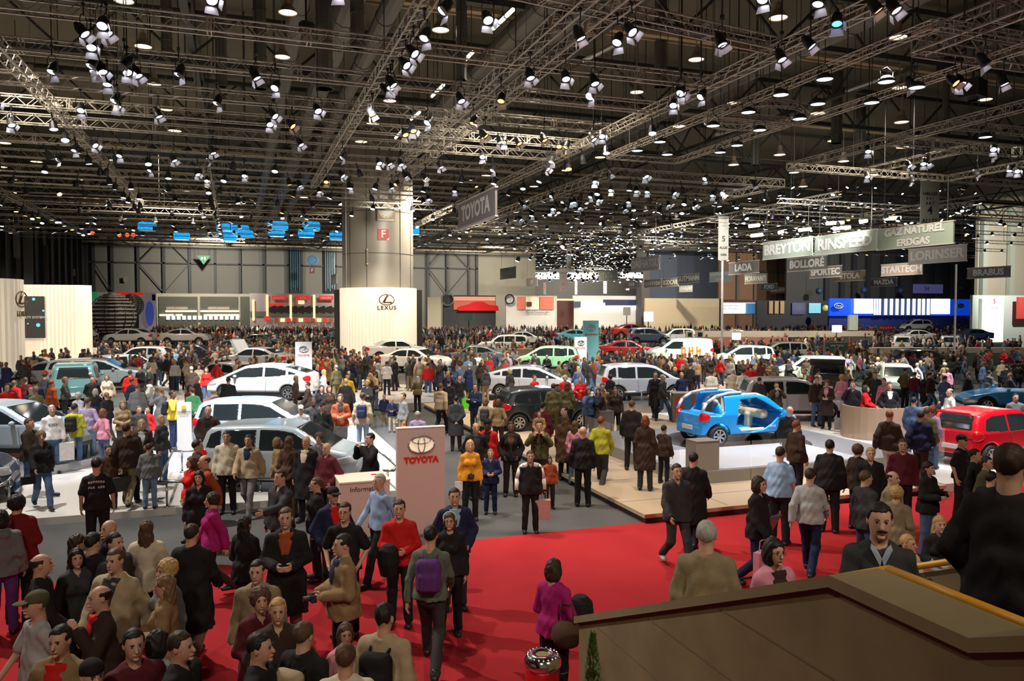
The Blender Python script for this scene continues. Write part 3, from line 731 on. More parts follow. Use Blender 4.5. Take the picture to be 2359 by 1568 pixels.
# far wall: sheeted panels with a steel grid and braces
struct(wallpx('wall_far', 196, 1102, 380, 770, 171, M_WALLG, .5, zb=0))
m = MB(); xs = [199, 215, 258, 318, 377, 437, 495, 552, 607, 663, 695, 752, 773, 930, 985, 1030, 1080, 1098]
for px in xs:
    a = at_y(px, 600, 170.6); m.box((a.x, 170.6, 9.5), (.5, .6, 19))
za = at_y(500, 608, 170.6).z; zc = at_y(500, 550, 170.6).z; zd = at_y(500, 674, 170.6).z
x0 = at_y(199, 600, 170.6).x; x1 = at_y(1100, 600, 170.6).x
for z in (za, zc): m.box(((x0 + x1) / 2, 170.5, z), (x1 - x0, .4, .28))
def br(pa, za_, pb, zb_): a = at_y(pa, 600, 170.4).x; b = at_y(pb, 600, 170.4).x; m.bar((a, 170.3, za_), (b, 170.3, zb_), .11, 4)
for a, b in ((318, 377), (437, 377)): br(a, za, b, zc); br(a, za, b, zd)
br(215, za, 258, zd)
for a, b in ((985, 1030), (1080, 1030)): br(a, za, b, zc); br(a, za, b, zd)
struct(m.build('trim_4', M_STEELG))
for i, (a, b) in enumerate(((667, 693), (747, 771))):
    o = struct(wallpx(f'window_{i+1}', a, b, 545, 676, 170.0, M_BLACK, .3)); 
    mm = MB()
    for k in range(5):
        q = at_y(a + 3 + k * 5, 600, 169.7); mm.box((q.x, 169.8, (zc + zd) / 2 + (k % 2) * .5), (.28, .1, zc - zd - 1))
    mm.build('mullion', mat('blue_glass_strip', (.04, .09, .12), .2), o)
# right-hand background walls, nearer and farther halls
for nm, x0, x1, yt, Y, mt in (('wall_right', 1101, 1234, 380, 172, M_WALLB), ('wall_back', 1234, 1484, 380, 230, M_WALLG), ('wall_middle', 1496, 1666, 380, 150, M_WALLBL), ('wall_side', 1660, 1817, 380, 140, M_WALLT), ('wall_rear', 1815, 2262, 380, 132, M_WALLD), ('wall_end', 2258, 2700, 380, 84, M_WALLB)):
    struct(wallpx(nm, x0, x1, yt, 800, Y, mt, .5, zb=0, z1=19.5))
struct(wallpx('trim_5', 1480, 1499, 400, 800, 149, mat('taupe_pillar', (.16, .14, .125), .7), 2.5, zb=0, z1=19.5))
m = MB()
for px in (1700, 1740, 1790): q = at_y(px, 600, 139.6); m.box((q.x, 139.7, 9.7), (.4, .3, 19.4))
q0 = at_y(1662, 640, 139.6); q1 = at_y(1815, 640, 139.6); m.box(((q0.x + q1.x) / 2, 139.7, at_y(1740, 625, 139.6).z), (q1.x - q0.x, .3, .4)); struct(m.build('trim_6', M_WALLG))
m = MB()
for px in (1905, 1940, 1968, 2000, 2035, 2070, 2110, 2145, 2180, 2240): q = at_y(px, 600, 131.6); m.box((q.x, 131.6, 9.7), (1.1, .6, 19.4))
struct(m.build('trim_7', M_STEELG))
m = MB()
for px in (2268, 2330): q = at_y(px, 600, 83.5); m.box((q.x, 83.6, 9.7), (.9, .6, 19.4))
struct(m.build('trim_8', mat('pale_pilaster', (.30, .33, .27), .7)))
# ------------------------------------------------------------------ platforms
m = MB(); m.box((-13.3, 44, .075), (35.4, 52.2, .15)); T(m.build('exhibition_platform', M_WHITEF), 'low white exhibition platform carrying the cars of the left stand', 'platform')
m = MB(); m.box((11.8, 24, .16), (8.1, 20.2, .08)); o = m.build('exhibition_platform', M_BEIGEF); m = MB(); m.box((11.8, 24, .06), (8.0, 20.1, .12)); m.build('dark_riser', M_MAROON, o)
m = MB()
for Y in range(15, 34, 2): m.box((11.8, Y, .2015), (8.0, .02, .003))
for X in (9.8, 11.8, 13.8): m.box((X, 24, .2015), (.02, 20, .003))
m.build('tile_joint', M_TAUPE, o); T(o, 'beige tiled platform with dark riser around the blue car', 'platform')
m = MB(); m.box((13.6, 19.1, .34), (7.2, 6.4, .28)); o = m.build('podium', M_TAUPE)
m = MB(); m.box((13.6, 19.1, .49), (7.2, 6.4, .02)); m.build('podium_top', M_PODIUM, o); T(o, 'raised grey podium with pale top under the blue car', 'podium')
m = MB(); m.box((12.75, 17.3, .505), (5.2, 2.6, .012)); m.build('white_panel', mat('white_podium_panel', (.46, .47, .52), .35), o)
m = MB(); m.box((17.6, 26, .1), (3.4, 24, .2)); T(m.build('exhibition_platform', M_WHITEF), 'white platform at the right edge under the red car', 'platform')
m = MB(); m.box((23.0, 26.5, .1), (7.2, 25, .2)); T(m.build('exhibition_platform', mat('pink_floor', (.55, .40, .38), .4)), 'pinkish white platform at the far right behind the red car', 'platform')
m = MB(); m.box((9.6, 44, .1), (9.5, 16, .2)); T(m.build('exhibition_platform', M_WHITEF), 'white platform under the silver cars right of the aisle', 'platform')
# ------------------------------------------------------------------ staircase with concrete parapets
def prof(x0, x1, dz=0):
    P = [(7.02, 0), (7.02, 1.23 + dz), (3.52, 2.78 + dz), (2.62, 2.78 + dz), (-1.5, 4.6 + dz), (-1.5, 0)]
    m = MB(); m.prism(P, x0, x1, lambda a, b, c: (c, a, b)); return m
o = prof(3.18, 3.46).build('stair_parapet', M_CONC)
m = MB()
for (a, b), (c, d) in (((7.06, 1.21), (3.52, 2.78)), ((3.52, 2.78), (2.62, 2.78)), ((2.62, 2.78), (-1.5, 4.6))):
    m.prism([(a, b), (c, d), (c, d + .07), (a, b + .07)], 3.14, 3.50, lambda p, q, r: (r, p, q))
m.build('coping', mat('smooth_coping', (.24, .19, .10), .8, noise=.18, nscale=3), o); T(o, 'near cast concrete stair parapet sloping down to the red carpet', 'parapet')
m = MB()
for z in (.45, .9, 1.35, 1.8, 2.25):
    ye = 7.0 if z < 1.2 else 7.0 - (z - 1.2) / .443; m.box((3.178, (ye - 1.5) / 2, z), (.006, ye + 1.5, .012))
m.build('board_mark', mat('board_mark', (.17, .13, .075), .9), o)
o = prof(5.5, 5.78).build('stair_parapet', M_CONC); T(o, 'far concrete stair parapet beneath the magazine counter', 'parapet')
m = MB()
N = 11
for k in range(N): m.box((4.48, 7.3 - .36 * k - .18, .081 * (k + 1)), (2.04, .36, .162 * (k + 1)))
m.box((4.48, 2.98, .89), (2.04, .76, 1.78))
for k in range(9): m.box((4.48, 2.6 - .36 * k - .18, .89 + .081 * (k + 1)), (2.04, .36, 1.78 + .162 * (k + 1)))
T(m.build('staircase', M_CONC), 'concrete staircase between the two parapets at lower right', 'stairs')
def rail(name, pts, r, mt, label, n=8, parent=None):
    mm = MB(); mm.tube(pts, r, n)
    for p in pts: mm.lathe([(0, -r), (r * .8, -r * .6), (r, 0), (r * .8, r * .6), (0, r)], 6, p)
    o = mm.build(name, mt, parent, smooth=True)
    if parent is None: T(o, label, 'handrail')
    return o
o = rail('handrail', [(3.56, 7.0, 1.26), (3.56, 3.5, 2.84), (3.56, 2.6, 2.84), (3.56, -1, 4.45)], .028, M_YEL, 'yellow handrail along the near concrete parapet')
mm = MB()
for y, z in ((6.5, 1.4), (5, 2.06), (3.9, 2.56), (3.0, 2.75)): mm.bar((3.56, y, z + .05), (3.46, y, z - .06), .012, 6)
mm.build('bracket', M_METB, o)
o = rail('handrail', [(5.46, 7.0, 1.30), (5.46, 3.5, 2.85), (5.46, 2.6, 2.85), (5.46, -1, 4.45)], .03, M_YEL, 'yellow handrail on the far concrete parapet by the magazines')
mm = MB()
for y, z in ((6.5, 1.4), (5, 2.06), (3.9, 2.56)): mm.bar((5.46, y, z + .05), (5.52, y, z - .06), .012, 6)
mm.build('bracket', M_METB, o)
# litter bin and potted conifer
b = empty('litter_bin', (2.80, 7.05, 0.01)); T(b, 'round red litter bin with a dimpled chrome ashtray lid', 'bin')
m = MB(); m.lathe([(0, 0), (.165, 0), (.17, .03), (.17, .80), (.16, .82), (0, .82)], 24); m.build('bin_body', M_REDP, b, True)
m = MB(); m.lathe([(.168, .82), (.185, .84), (.185, .88), (.165, .93), (.12, .955), (.085, .955), (.075, .93), (0, .925)], 28)
for k in range(20):
    t = 2 * math.pi * k / 20; m.lathe([(0, .022), (.012, .015), (.016, 0)], 6, (.15 * math.cos(t), .15 * math.sin(t), .93))
m.build('ashtray_lid', M_CHROME, b, True)
m = MB(); m.lathe([(0, .945), (.07, .94)], 16); m.build('sand', mat('ash_sand', (.25, .18, .10), .9, noise=.4, nscale=60), b)
m = MB(); m.box((.19, -.05, .72), (.1, .03, .03)); m.box((.235, -.05, .69), (.02, .03, .1)); m.build('handle', M_BLACK, b)
m = MB(); m.box((.0, -.168, .7), (.1, .01, .05)); m.build('sticker', mat('grey_sticker', (.3, .3, .28), .6), b)
b = empty('potted_conifer', (2.86, 6.02, 0.01)); T(b, 'slim green potted conifer standing before the concrete parapet', 'plant')
m = MB(); m.lathe([(0, 0), (.13, 0), (.17, .3), (.18, .32), (.15, .32), (.14, .28), (0, .28)], 18); m.build('pot', mat('terracotta_pot', (.25, .10, .05), .8), b, True)
random.seed(3); m = MB()
for k in range(1500):
    z = .30 + 1.25 * random.random() ** 1.15; rr = .15 * (1 - (z - .3) / 1.28) ** .8 + .008; t = random.random() * 6.283; q = rr * math.sqrt(random.uniform(.3, 1)) ** 1
    c = Vector((q * math.cos(t), q * math.sin(t), z)); d = Vector((math.cos(t) * .5, math.sin(t) * .5, 1.2)).normalized() * random.uniform(.03, .055)
    s_ = Vector((-math.sin(t), math.cos(t), 0)) * .008; m.add([c - s_, c + s_, c + d], [(0, 1, 2)])
m.build('foliage', mat('conifer_leaf', (.06, .13, .015), .7, noise=.4, nscale=20), b)
m = MB(); m.bar((0, 0, .28), (0, 0, 1.45), .014, 6, .003); m.build('stem', mat('bark', (.08, .05, .03), .9), b)
# ------------------------------------------------------------------ emblems
def ring(m, rx, rz, r, c=(0, 0, 0), n=36, t0=0, t1=2 * math.pi):
    pts = [(c[0] + rx * math.cos(t0 + (t1 - t0) * i / n), c[1], c[2] + rz * math.sin(t0 + (t1 - t0) * i / n)) for i in range(n + 1)]; m.tube(pts, r, 6); return m
def oval_emblem(s, parent, loc, mt=M_CHROME, rz=0):
    m = MB(); ring(m, .5 * s, .33 * s, .034 * s); ring(m, .13 * s, .31 * s, .028 * s, (0, -.01, 0)); ring(m, .36 * s, .13 * s, .028 * s, (0, -.01, .16 * s))
    return m.build('emblem', mt, parent, True, loc, rz)
def l_emblem(s, parent, loc, mt=M_BRONZE, rz=0):
    m = MB(); ring(m, .5 * s, .34 * s, .03 * s, t0=.35, t1=6.5)
    m.tube([(.12 * s, 0, .33 * s), (-.2 * s, 0, -.18 * s), (.33 * s, 0, -.18 * s)], .045 * s, 6); m.tube([(.12 * s, 0, .33 * s), (.02 * s, 0, .3 * s), (-.28 * s, 0, -.2 * s)], .025 * s, 5)
    return m.build('emblem', mt, parent, True, loc, rz)
UP = (math.pi / 2, 0, 0)
# brand pylon and information desk in the aisle
o = empty('brand_pylon', (3.30, 14.75, 0)); T(o, 'tall pinkish pylon with chrome emblem and red letters in the aisle', 'sign')
m = MB(); m.box((0, 0, 1.06), (.94, .14, 2.06)); m.build('panel', M_PINKW, o); m = MB(); m.box((0, 0, .015), (1.0, .3, .03)); m.build('base', M_METB, o)
m = MB(); m.box((0, -.005, 2.095), (.955, .16, .015)); m.build('cap', M_WHITEP, o)
m = MB(); m.lathe([(0, 0), (.50, 0)], 36, axis='y'); q = m.build('halo_plate', mat('emblem_backlight', (.8, .7, .55), .5, emit=.5, ecol=(1, .85, .6)), o, loc=(0, -.074, 1.77)); q.scale = (.52, 1, .34)
oval_emblem(.5, o, (0, -.10, 1.77)); text('TOYOTA', .155, M_LETR, o, (0, -.085, 1.47), UP, depth=.012, bold=.006, sx=1.05)
d = empty('information_desk', (2.25, 15.3, 0)); T(d, 'boxy pinkish information desk beside the tall pylon', 'desk')
m = MB(); m.box((0, 0, .53), (.95, .8, 1.06)); m.build('cabinet', M_PINKW, d); m = MB(); m.box((0, 0, 1.075), (.98, .84, .03)); m.build('desk_top', mat('desk_top_cream', (.72, .60, .50), .4), d)
text('Information', .13, M_LETK, d, (.02, -.405, .93), UP, depth=.004)
m = MB(); m.box((.25, .1, 1.095), (.1, .06, .01)); T(m.build('card', M_REDP, None, loc=(2.25, 15.3, 0)), 'small red card lying on the information desk', 'card')
def pylon(px, ytop, D, wpx, label, mt, txt=None, tm=M_LETR, em=True, zb=None, base=0, th=.15):
    a = at_d(px, ytop, D); wd = wpx / F * D; o = empty('brand_pylon', (a.x, a.y, base)); T(o, label, 'sign')
    hh = a.z - base; m = MB(); m.box((0, 0, hh / 2), (wd, th, hh)); m.build('panel', mt, o)
    if em: oval_emblem(wd * .55, o, (0, -th / 2 - .03, hh - wd * .45), rz=0)
    if txt: text(txt, wd * .17, tm, o, (0, -th / 2 - .01, hh - wd * .85), UP, depth=.01)
    return o
pylon(699, 787, 37, 37, 'white pylon with chrome emblem behind the white hatchback', M_WHITEP, 'TOYOTA', base=.15)
pylon(1337, 776, 47, 30, 'white pylon with emblem behind the pale green car', M_WHITEP, 'TOYOTA')
pylon(1361, 738, 52, 38, 'tall blue-green pylon with oval emblem behind the pale green car', mat('aqua_panel', (.18, .42, .46), .5, emit=.12, ecol=(.3, .7, .75)), '~xxxxxxxx', M_LETR)
o = pylon(424, 927, 22, 31, 'slim white award stele with yellow round badge', M_WHITEP, None, em=False, base=.15)
m = MB(); m.lathe([(0, -.012), (.06, -.01), (.062, 0)], 20, axis='y'); m.build('badge', mat('yellow_badge', (.7, .5, .02), .4), o, loc=(0, -.09, 1.46))
text('~xxxxxxxxxxx', .05, M_LETK, o, (0, -.085, 1.34), UP, depth=.003); text('* * * * *', .07, mat('gold_star', (.6, .42, .1), .5), o, (0, -.085, 1.25), UP, depth=.003)
# ------------------------------------------------------------------ the great column with its drum
cc = at_d(872, 700, 62); cxy = (cc.x, cc.y); rc = 2.75
col = empty('column', (cc.x, cc.y, 0)); T(col, 'huge round grey service column rising to the roof', 'column')
m = MB(); m.lathe([(rc, 0), (rc, 19.4)], 48); m.build('shaft', M_COL, col, True)
m = MB()
for z in (5.2, 8.7, 11.9, 15): m.lathe([(rc + .012, z), (rc + .012, z + .05)], 48)
for a in (-150, -118, -62, -35): m.bar((rc * math.cos(R(a)), rc * math.sin(R(a)), 0), (rc * math.cos(R(a)), rc * math.sin(R(a)), 19.4), .03, 4)
m.build('panel_joint', M_SEAM, col)
m = MB(); m.box((-2.2, .2, 9.7), (.9, 2.2, 19.4)); m.build('side_fin', M_COL, col)
tc = math.atan2(-cc.y, -cc.x)           # bearing from the column to the viewer's side
def on_col(px, py, r):
    """point and facing of the column's surface under the pixel"""
    d = ray(px, py); a = d.x ** 2 + d.y ** 2; b = -2 * (d.x * cc.x + d.y * cc.y); c = cc.x ** 2 + cc.y ** 2 - r * r
    t = (-b - math.sqrt(max(b * b - 4 * a * c, 0))) / (2 * a); p = Vector((d.x * t, d.y * t, H + d.z * t)); return p, math.atan2(p.y - cc.y, p.x - cc.x) + math.pi / 2
drum = empty('brand_drum', (cc.x, cc.y, 0)); T(drum, 'brightly lit cream drum wrapped round the foot of the column', 'stand')
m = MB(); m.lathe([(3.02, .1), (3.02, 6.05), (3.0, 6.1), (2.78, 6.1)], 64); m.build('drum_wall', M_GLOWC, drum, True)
m = MB()
for k in range(64): a = 2 * math.pi * k / 64; m.bar((3.02 * math.cos(a), 3.02 * math.sin(a), .1), (3.02 * math.cos(a), 3.02 * math.sin(a), 6.08), .012, 3)
m.build('flute', M_CREAM, drum)
m = MB(); a0 = tc + math.pi
for s in (-1, 1):
    q = tc + s * (math.pi / 2 + .05); m = MB(); m.box((3.1 * math.cos(q), 3.1 * math.sin(q), 3), (.7, .3, 6.0), q); m.build('side_panel', M_BLACK, drum)
p, a = on_col(891, 690, 3.04); l_emblem(1.15, drum, (p.x - cc.x, p.y - cc.y, p.z), rz=a)
p, a = on_col(891, 709, 3.06); text('LEXUS', .42, M_BRONZE, drum, (p.x - cc.x, p.y - cc.y, p.z), (math.pi / 2, 0, a), depth=.02, space=1.3, bold=.01)
p, a = on_col(889, 486, rc + .25); ck = empty('station_clock', p, a); T(ck, 'square white-faced clock hanging on the grey column', 'clock')
m = MB(); m.box((0, 0, 0), (1.36, .16, 1.5)); m.build('case', mat('clock_case', (.32, .28, .20), .6), ck)
m = MB(); m.lathe([(0, 0), (.6, 0)], 36, axis='y'); m.build('dial', mat('clock_dial', (.55, .55, .48), .5), ck, loc=(0, -.09, .06))
m = MB(); ring(m, .6, .6, .05, (0, -.1, .06)); m.build('bezel', mat('brass_rim', (.35, .24, .10), .4, .5), ck)
m = MB()
for k in range(12): t = 2 * math.pi * k / 12; m.box((.49 * math.sin(t), -.1, .06 + .49 * math.cos(t)), (.05, .02, .05))
m.build('hour_mark', M_LETK, ck)
m = MB(); m.bar((0, -.12, .06), (-.3, -.12, .1), .025, 4); m.bar((0, -.12, .06), (.40, -.12, .20), .018, 4); m.build('clock_hand', M_LETK, ck)
m = MB(); m.box((0, -.09, -.68), (1.2, .02, .12)); m.build('name_strip', M_LETP, ck)
m = MB(); m.bar((-.5, 0, .75), (-.5, 0, 4.5), .03, 4); m.bar((.5, 0, .75), (.5, 0, 4.5), .03, 4); m.build('hanger_rod', M_STEELD, ck)
p, a = on_col(883, 540, rc + .05); fs = empty('sector_sign', p, a); T(fs, 'square red sector sign with white F on the grey column', 'sign')
m = MB(); m.box((0, 0, 0), (.84, .05, .84)); m.build('plate', mat('sign_red', (.45, .02, .02), .5), fs); text('F', .8, M_LETW, fs, (0, -.04, .02), UP, bold=.02)
m = MB(); m.add([(.2, -.035, -.42), (.43, -.035, -.42), (.43, -.035, -.22)], [(0, 1, 2)]); m.build('arrow', M_LETW, fs)
# ------------------------------------------------------------------ cream stand walls at left
def fluted(pts, z1, label, name='stand_wall'):
    """a vertical wall bent through the plan points, with fine upright flutes"""
    V = []; 
    for a, b in zip(pts, pts[1:]):
        a, b = Vector(a), Vector(b); n = max(1, int((b - a).length / .12)); V += [a.lerp(b, i / n) for i in range(n)]
    V.append(Vector(pts[-1])); m = MB(); vs = []; P = []
    for i, p in enumerate(V):
        q = V[min(i + 1, len(V) - 1)] - V[max(i - 1, 0)]; n_ = Vector((q.y, -q.x)).normalized(); k = .0 if i % 2 else .035; P.append((p.x + n_.x * k, p.y + n_.y * k))
    n = len(P); vs = [(x, y, .15) for x, y in P] + [(x, y, z1) for x, y in P]
    m.add(vs, [(i, i + 1, n + i + 1, n + i) for i in range(n - 1)])
    o = m.build(name, mat('warm_fabric_wall', (.80, .70, .56), .8, emit=.30, ecol=(1, .86, .66))); T(o, label, 'stand'); mm = MB()  # fabric gives no light; its emission imitates the spots on it
    for i in range(n - 1): mm.add([(P[i][0], P[i][1], z1), (P[i + 1][0], P[i + 1][1], z1), (P[i + 1][0], P[i + 1][1] + .35, z1), (P[i][0], P[i][1] + .35, z1)], [(0, 1, 2, 3)])
    mm.build('wall_top', M_BROWNP, o); return o
def arc(cx, cy, r, a0, a1, n=8): return [(cx + r * math.cos(R(a0 + (a1 - a0) * i / n)), cy + r * math.sin(R(a0 + (a1 - a0) * i / n))) for i in range(n + 1)]
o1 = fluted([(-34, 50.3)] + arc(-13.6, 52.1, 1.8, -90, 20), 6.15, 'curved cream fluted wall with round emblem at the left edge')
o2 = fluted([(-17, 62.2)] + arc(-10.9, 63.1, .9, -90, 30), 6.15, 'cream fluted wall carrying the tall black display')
a = at_d(50, 690, 46.2); l_emblem(1.3, o1, (-11.78, 51.75, a.z), rz=R(78)); text('LEXUS', .42, M_BRONZE, o1, (-11.76, 51.75, a.z - .85), (math.pi / 2, 0, R(78)), depth=.02, bold=.01)
a = at_y(55, 682, 62.1); b = at_y(105, 778, 62.1); ds = empty('display', ((a.x + b.x) / 2, 62.05, (a.z + b.z) / 2)); T(ds, 'tall black display with small cyan dots on the cream wall', 'display')
m = MB(); m.box((0, 0, 0), (b.x - a.x, .12, a.z - b.z)); m.build('screen', M_SCREEN, ds)
for dx, dz, r in ((-.02, 1.25, .1), (.55, .45, .07), (.7, -.0, .06), (.22, -.55, .13), (-.4, -.45, .05)):
    mm = MB(); mm.lathe([(0, 0), (r, 0)], 14, (dx, -.07, dz), axis='y'); mm.build('dot', M_CYD, ds)
text('SAFETY SYSTEM', .22, M_LETW, ds, (-.15, -.07, -.02), UP, depth=.003)
for i, (x0, x1, yt, yb, mt_, nm) in enumerate(((30, 44, 495, 594, M_SIGNL, 'narrow white banner on the left wall'), (52, 76, 484, 655, mat('pale_wall_panel', (.36, .34, .31), .7), 'tall pale panel standing out from the left wall'), (101, 112, 565, 650, M_SIGNO, 'narrow ochre banner on the left wall'), (158, 173, 619, 636, M_SIGNL, 'small white notice board on the left wall'))):
    D = (100, 104, 116, 138)[i]; a = at_d(x0, yt, D); b = at_d(x1, yb, D); m = MB(); m.box(((a.x + b.x) / 2, (a.y + b.y) / 2, (a.z + b.z) / 2), (b.x - a.x, .2, a.z - b.z)); T(m.build('wall_banner', mt_), nm, 'banner')
    if i == 0: text('~x', .8, M_LETK, bpy.data.objects['wall_banner'], ((a.x + b.x) / 2, a.y - .13, a.z - 1.5), UP)
# silver slat domes
def dome(px, py, rad, D, label):
    c = at_d(px, py, D); r = rad / F * D; o = empty('slatted_dome', (c.x, c.y, c.z)); T(o, label, 'sculpture')
    m = MB()
    for k in range(15):
        ph = R(-60 + 150 * k / 14); rr, z = r * math.cos(ph), r * math.sin(ph); m.lathe([(rr, z), (rr + .02, z + r * .07), (rr - .1, z + r * .07)], 40)
    m.build('silver_slats', mat('mirror_slat', (.62, .58, .52), .38, .7), o)
    m = MB(); m.lathe([(r * .93 * math.cos(R(-75 + 165 * i / 12)), r * .93 * math.sin(R(-75 + 165 * i / 12))) for i in range(13)], 32); m.build('core', mat('dark_core', (.04, .03, .03), .4), o)
    m = MB()
    for k in range(14): t = 2 * math.pi * k / 14; m.tube([((r + .03) * math.cos(R(p_)) * math.cos(t), (r + .03) * math.cos(R(p_)) * math.sin(t), (r + .03) * math.sin(R(p_))) for p_ in range(-60, 95, 15)], .05, 3)
    m.build('rib', M_BLACK, o)
    m = MB(); m.lathe([(r * .6, -c.z), (r * .6, -r * .8)], 20); m.build('base', M_BLACK, o); return o
dome(260, 727, 50, 92, 'large silver slatted dome left of the exit doors'); dome(303, 703, 25, 100, 'smaller silver slatted dome behind the large one')
def boxpx(name, x0, x1, yt, yb, Y, mt_, label, cat, th=.4, zb=None, group=None):
    o = wallpx(name, x0, x1, yt, yb, Y, mt_, th, zb=zb); T(o, label, cat, group); return o
def onpx(o, x0, x1, yt, yb, Y, mt_, name, th=.06): return wallpx(name, x0, x1, yt, yb, Y, mt_, th, parent=o)
def txpx(s, px, py, Y, hpx, mt_, parent, sx=1.0, **k):
    a = at_y(px, py, Y); D = proj(a)[2]; return text(s, hpx / F * D * 1.35, mt_, parent, a, UP, sx=sx, **k)
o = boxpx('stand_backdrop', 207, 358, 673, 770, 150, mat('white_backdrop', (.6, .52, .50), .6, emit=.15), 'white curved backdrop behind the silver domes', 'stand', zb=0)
onpx(o, 262, 330, 673, 680, 149.9, M_LITR, 'red_band'); onpx(o, 350, 358, 678, 692, 149.9, mat('blue_panel', (.02, .04, .30), .5), 'blue_patch'); onpx(o, 206, 226, 672, 690, 149.9, mat('green_light_panel', (.02, .35, .12), .5, emit=.4), 'green_patch')
q = at_y(345, 722, 149.5); m = MB(); m.lathe([(0, 0), (1, 0)], 24, axis='y'); e = m.build('blue_oval', mat('blue_oval', (.08, .12, .55), .5, emit=.3), o, loc=q); e.scale = (.7, 1, 2.2)
# exit doors with lit shop behind
o = boxpx('glazed_entrance', 360, 578, 676, 770, 165, M_WALLB, 'glazed exit doors with SORTIE signs in the far wall', 'entrance', zb=0)
onpx(o, 365, 455, 683, 765, 164.8, mat('smoky_glass', (.10, .10, .08), .1), 'glass_front'); onpx(o, 461, 548, 683, 765, 164.8, MATS['smoky_glass'], 'glass_front'); onpx(o, 553, 575, 683, 765, 164.8, MATS['smoky_glass'], 'glass_front')
for a, b, y in ((381, 453, 715), (462, 550, 715), (367, 400, 724), (405, 420, 724), (470, 550, 724)): onpx(o, a, b, y, y + 3, 164.5, M_LITW, 'light_strip')
for k in range(14):
    a = 383 + k * 12.3; onpx(o, a, a + 8, 727, 736, 164.5, M_SCRW, 'lit_display')
for a in (384, 480):
    e = onpx(o, a, a + 48, 706, 714, 164.4, M_SIGNO, 'exit_sign'); txpx('SORTIE | AUSGANG', a + 24, 710, 164.3, 4, M_LETW, o)
# orange stands with lit posts
o = boxpx('stand_hall', 575, 786, 676, 770, 158, mat('pale_lilac_wall', (.42, .36, .36), .7), 'two-storey stand with red panels and lit orange posts', 'stand', zb=0)
for a in (583, 615, 669, 723): onpx(o, a - 2, a + 3, 679 if a > 583 else 690, 738, 157.7, M_LITO, 'lit_post')
for i, a in enumerate((627, 681, 735)): onpx(o, a, a + 33, 681, 691, 157.6, M_LITR, 'red_header'); txpx(('~xxxxx', '~xxx', '~xxxxx')[i], a + 16, 686, 157.5, 6, M_LETW, o)
onpx(o, 619, 654, 699, 704, 157.6, M_LITR, 'red_header'); onpx(o, 687, 701, 692, 700, 157.6, M_LITO, 'lit_panel'); onpx(o, 609, 622, 728, 738, 157.6, M_LITR, 'red_door')
for k in range(11): a = 632 + k * 14; onpx(o, a, a + 10, 733, 741, 157.5, (M_ORANGE, M_LITO, M_LITR)[k % 3], 'lit_booth')
onpx(o, 576, 785, 717, 729, 157.8, M_WALLG, 'balcony_front'); m = MB()
for k in range(30):
    a = at_y(622 + k * 5.4, 713, 157.9); m.box((a.x, 157.9, a.z), (.45, .3, .9 + (k % 3) * .3))
m.build('balcony_visitor', M_DARK, o)['kind'] = 'stuff'
# dark stand with sunset panorama, and its neighbours
o = boxpx('stand_backdrop', 1021, 1142, 680, 719, 150, M_STEELG, 'dark backdrop with red sunset picture and painted red car', 'stand', zb=0)
sky_m = mat('sunset_picture', (.45, .10, .06), .6, emit=.25, ecol=(.9, .22, .12)); onpx(o, 1045, 1141, 683, 713, 149.8, sky_m, 'sunset_picture'); onpx(o, 1045, 1141, 683, 692, 149.7, mat('sunset_glow', (.7, .3, .2), .6, emit=.35, ecol=(1, .42, .3)), 'sky_band')
q = at_y(1102, 712, 149.4); m = MB(); m.prism([(-4.2, -.3), (-4.1, .5), (-2.2, .9), (-.9, 1.5), (.9, 1.5), (2.2, .9), (4.1, .7), (4.3, -.3)], -.1, .1, lambda a, b, c: (a, c, b)); m.build('painted_car', M_LETR, o, loc=q)
m = MB(); ring(m, 1.2, 1.2, .15); m.build('badge', M_METB, o, loc=at_y(1031, 689, 149.5))
o = boxpx('stand_backdrop', 985, 1016, 684, 745, 146, M_WALLB, 'beige stand corner right of the column', 'stand', zb=0)
o = boxpx('stand_backdrop', 1166, 1283, 681, 760, 146, mat('pale_grey_wall', (.5, .48, .46), .7), 'pale stand with two striped red pictures', 'stand', zb=0)
for a, b in ((1193, 1210), (1244, 1276)): onpx(o, a, b, 683, 713, 145.8, sky_m, 'striped_picture')
onpx(o, 1211, 1242, 683, 713, 145.8, M_CREAM, 'cream_niche'); onpx(o, 1213, 1225, 695, 705, 145.6, M_BROWNP, 'poster')
m = MB(); ring(m, .9, .9, .14); m.build('badge', M_BLACK, o, loc=at_y(1174, 689, 145.5)); txpx('World Premiere Alfa...', 1240, 719, 145.6, 5, M_BROWNP, o); txpx('~xxxxxxxx', 1182, 699, 145.6, 3, M_LETR, o)
o = boxpx('stand_backdrop', 1283, 1322, 690, 735, 150, M_BROWNP, 'brown panelled stand section in the far hall', 'stand', zb=0); onpx(o, 1280, 1322, 688, 692, 149.8, M_LITO, 'lit_edge')
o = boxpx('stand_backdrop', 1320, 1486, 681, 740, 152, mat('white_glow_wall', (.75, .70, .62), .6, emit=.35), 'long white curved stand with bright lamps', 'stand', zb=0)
onpx(o, 1390, 1478, 690, 703, 151.7, mat('navy_panel', (.05, .06, .15), .5), 'dark_soffit'); onpx(o, 1474, 1486, 687, 715, 151.6, mat('blue_panel', (.02, .04, .30), .5), 'blue_end'); onpx(o, 1338, 1394, 697, 713, 151.6, M_SCRW, 'bright_window'); onpx(o, 1400, 1470, 705, 712, 151.6, M_SCRW, 'bright_window')
onpx(o, 1323, 1338, 694, 708, 151.5, M_WALLBL, 'blue_picture')
o = boxpx('stand_backdrop', 1486, 1666, 687, 732, 140, mat('sand_wall', (.55, .44, .28), .7, emit=.12), 'long plain sand-coloured stand wall', 'stand', zb=0)
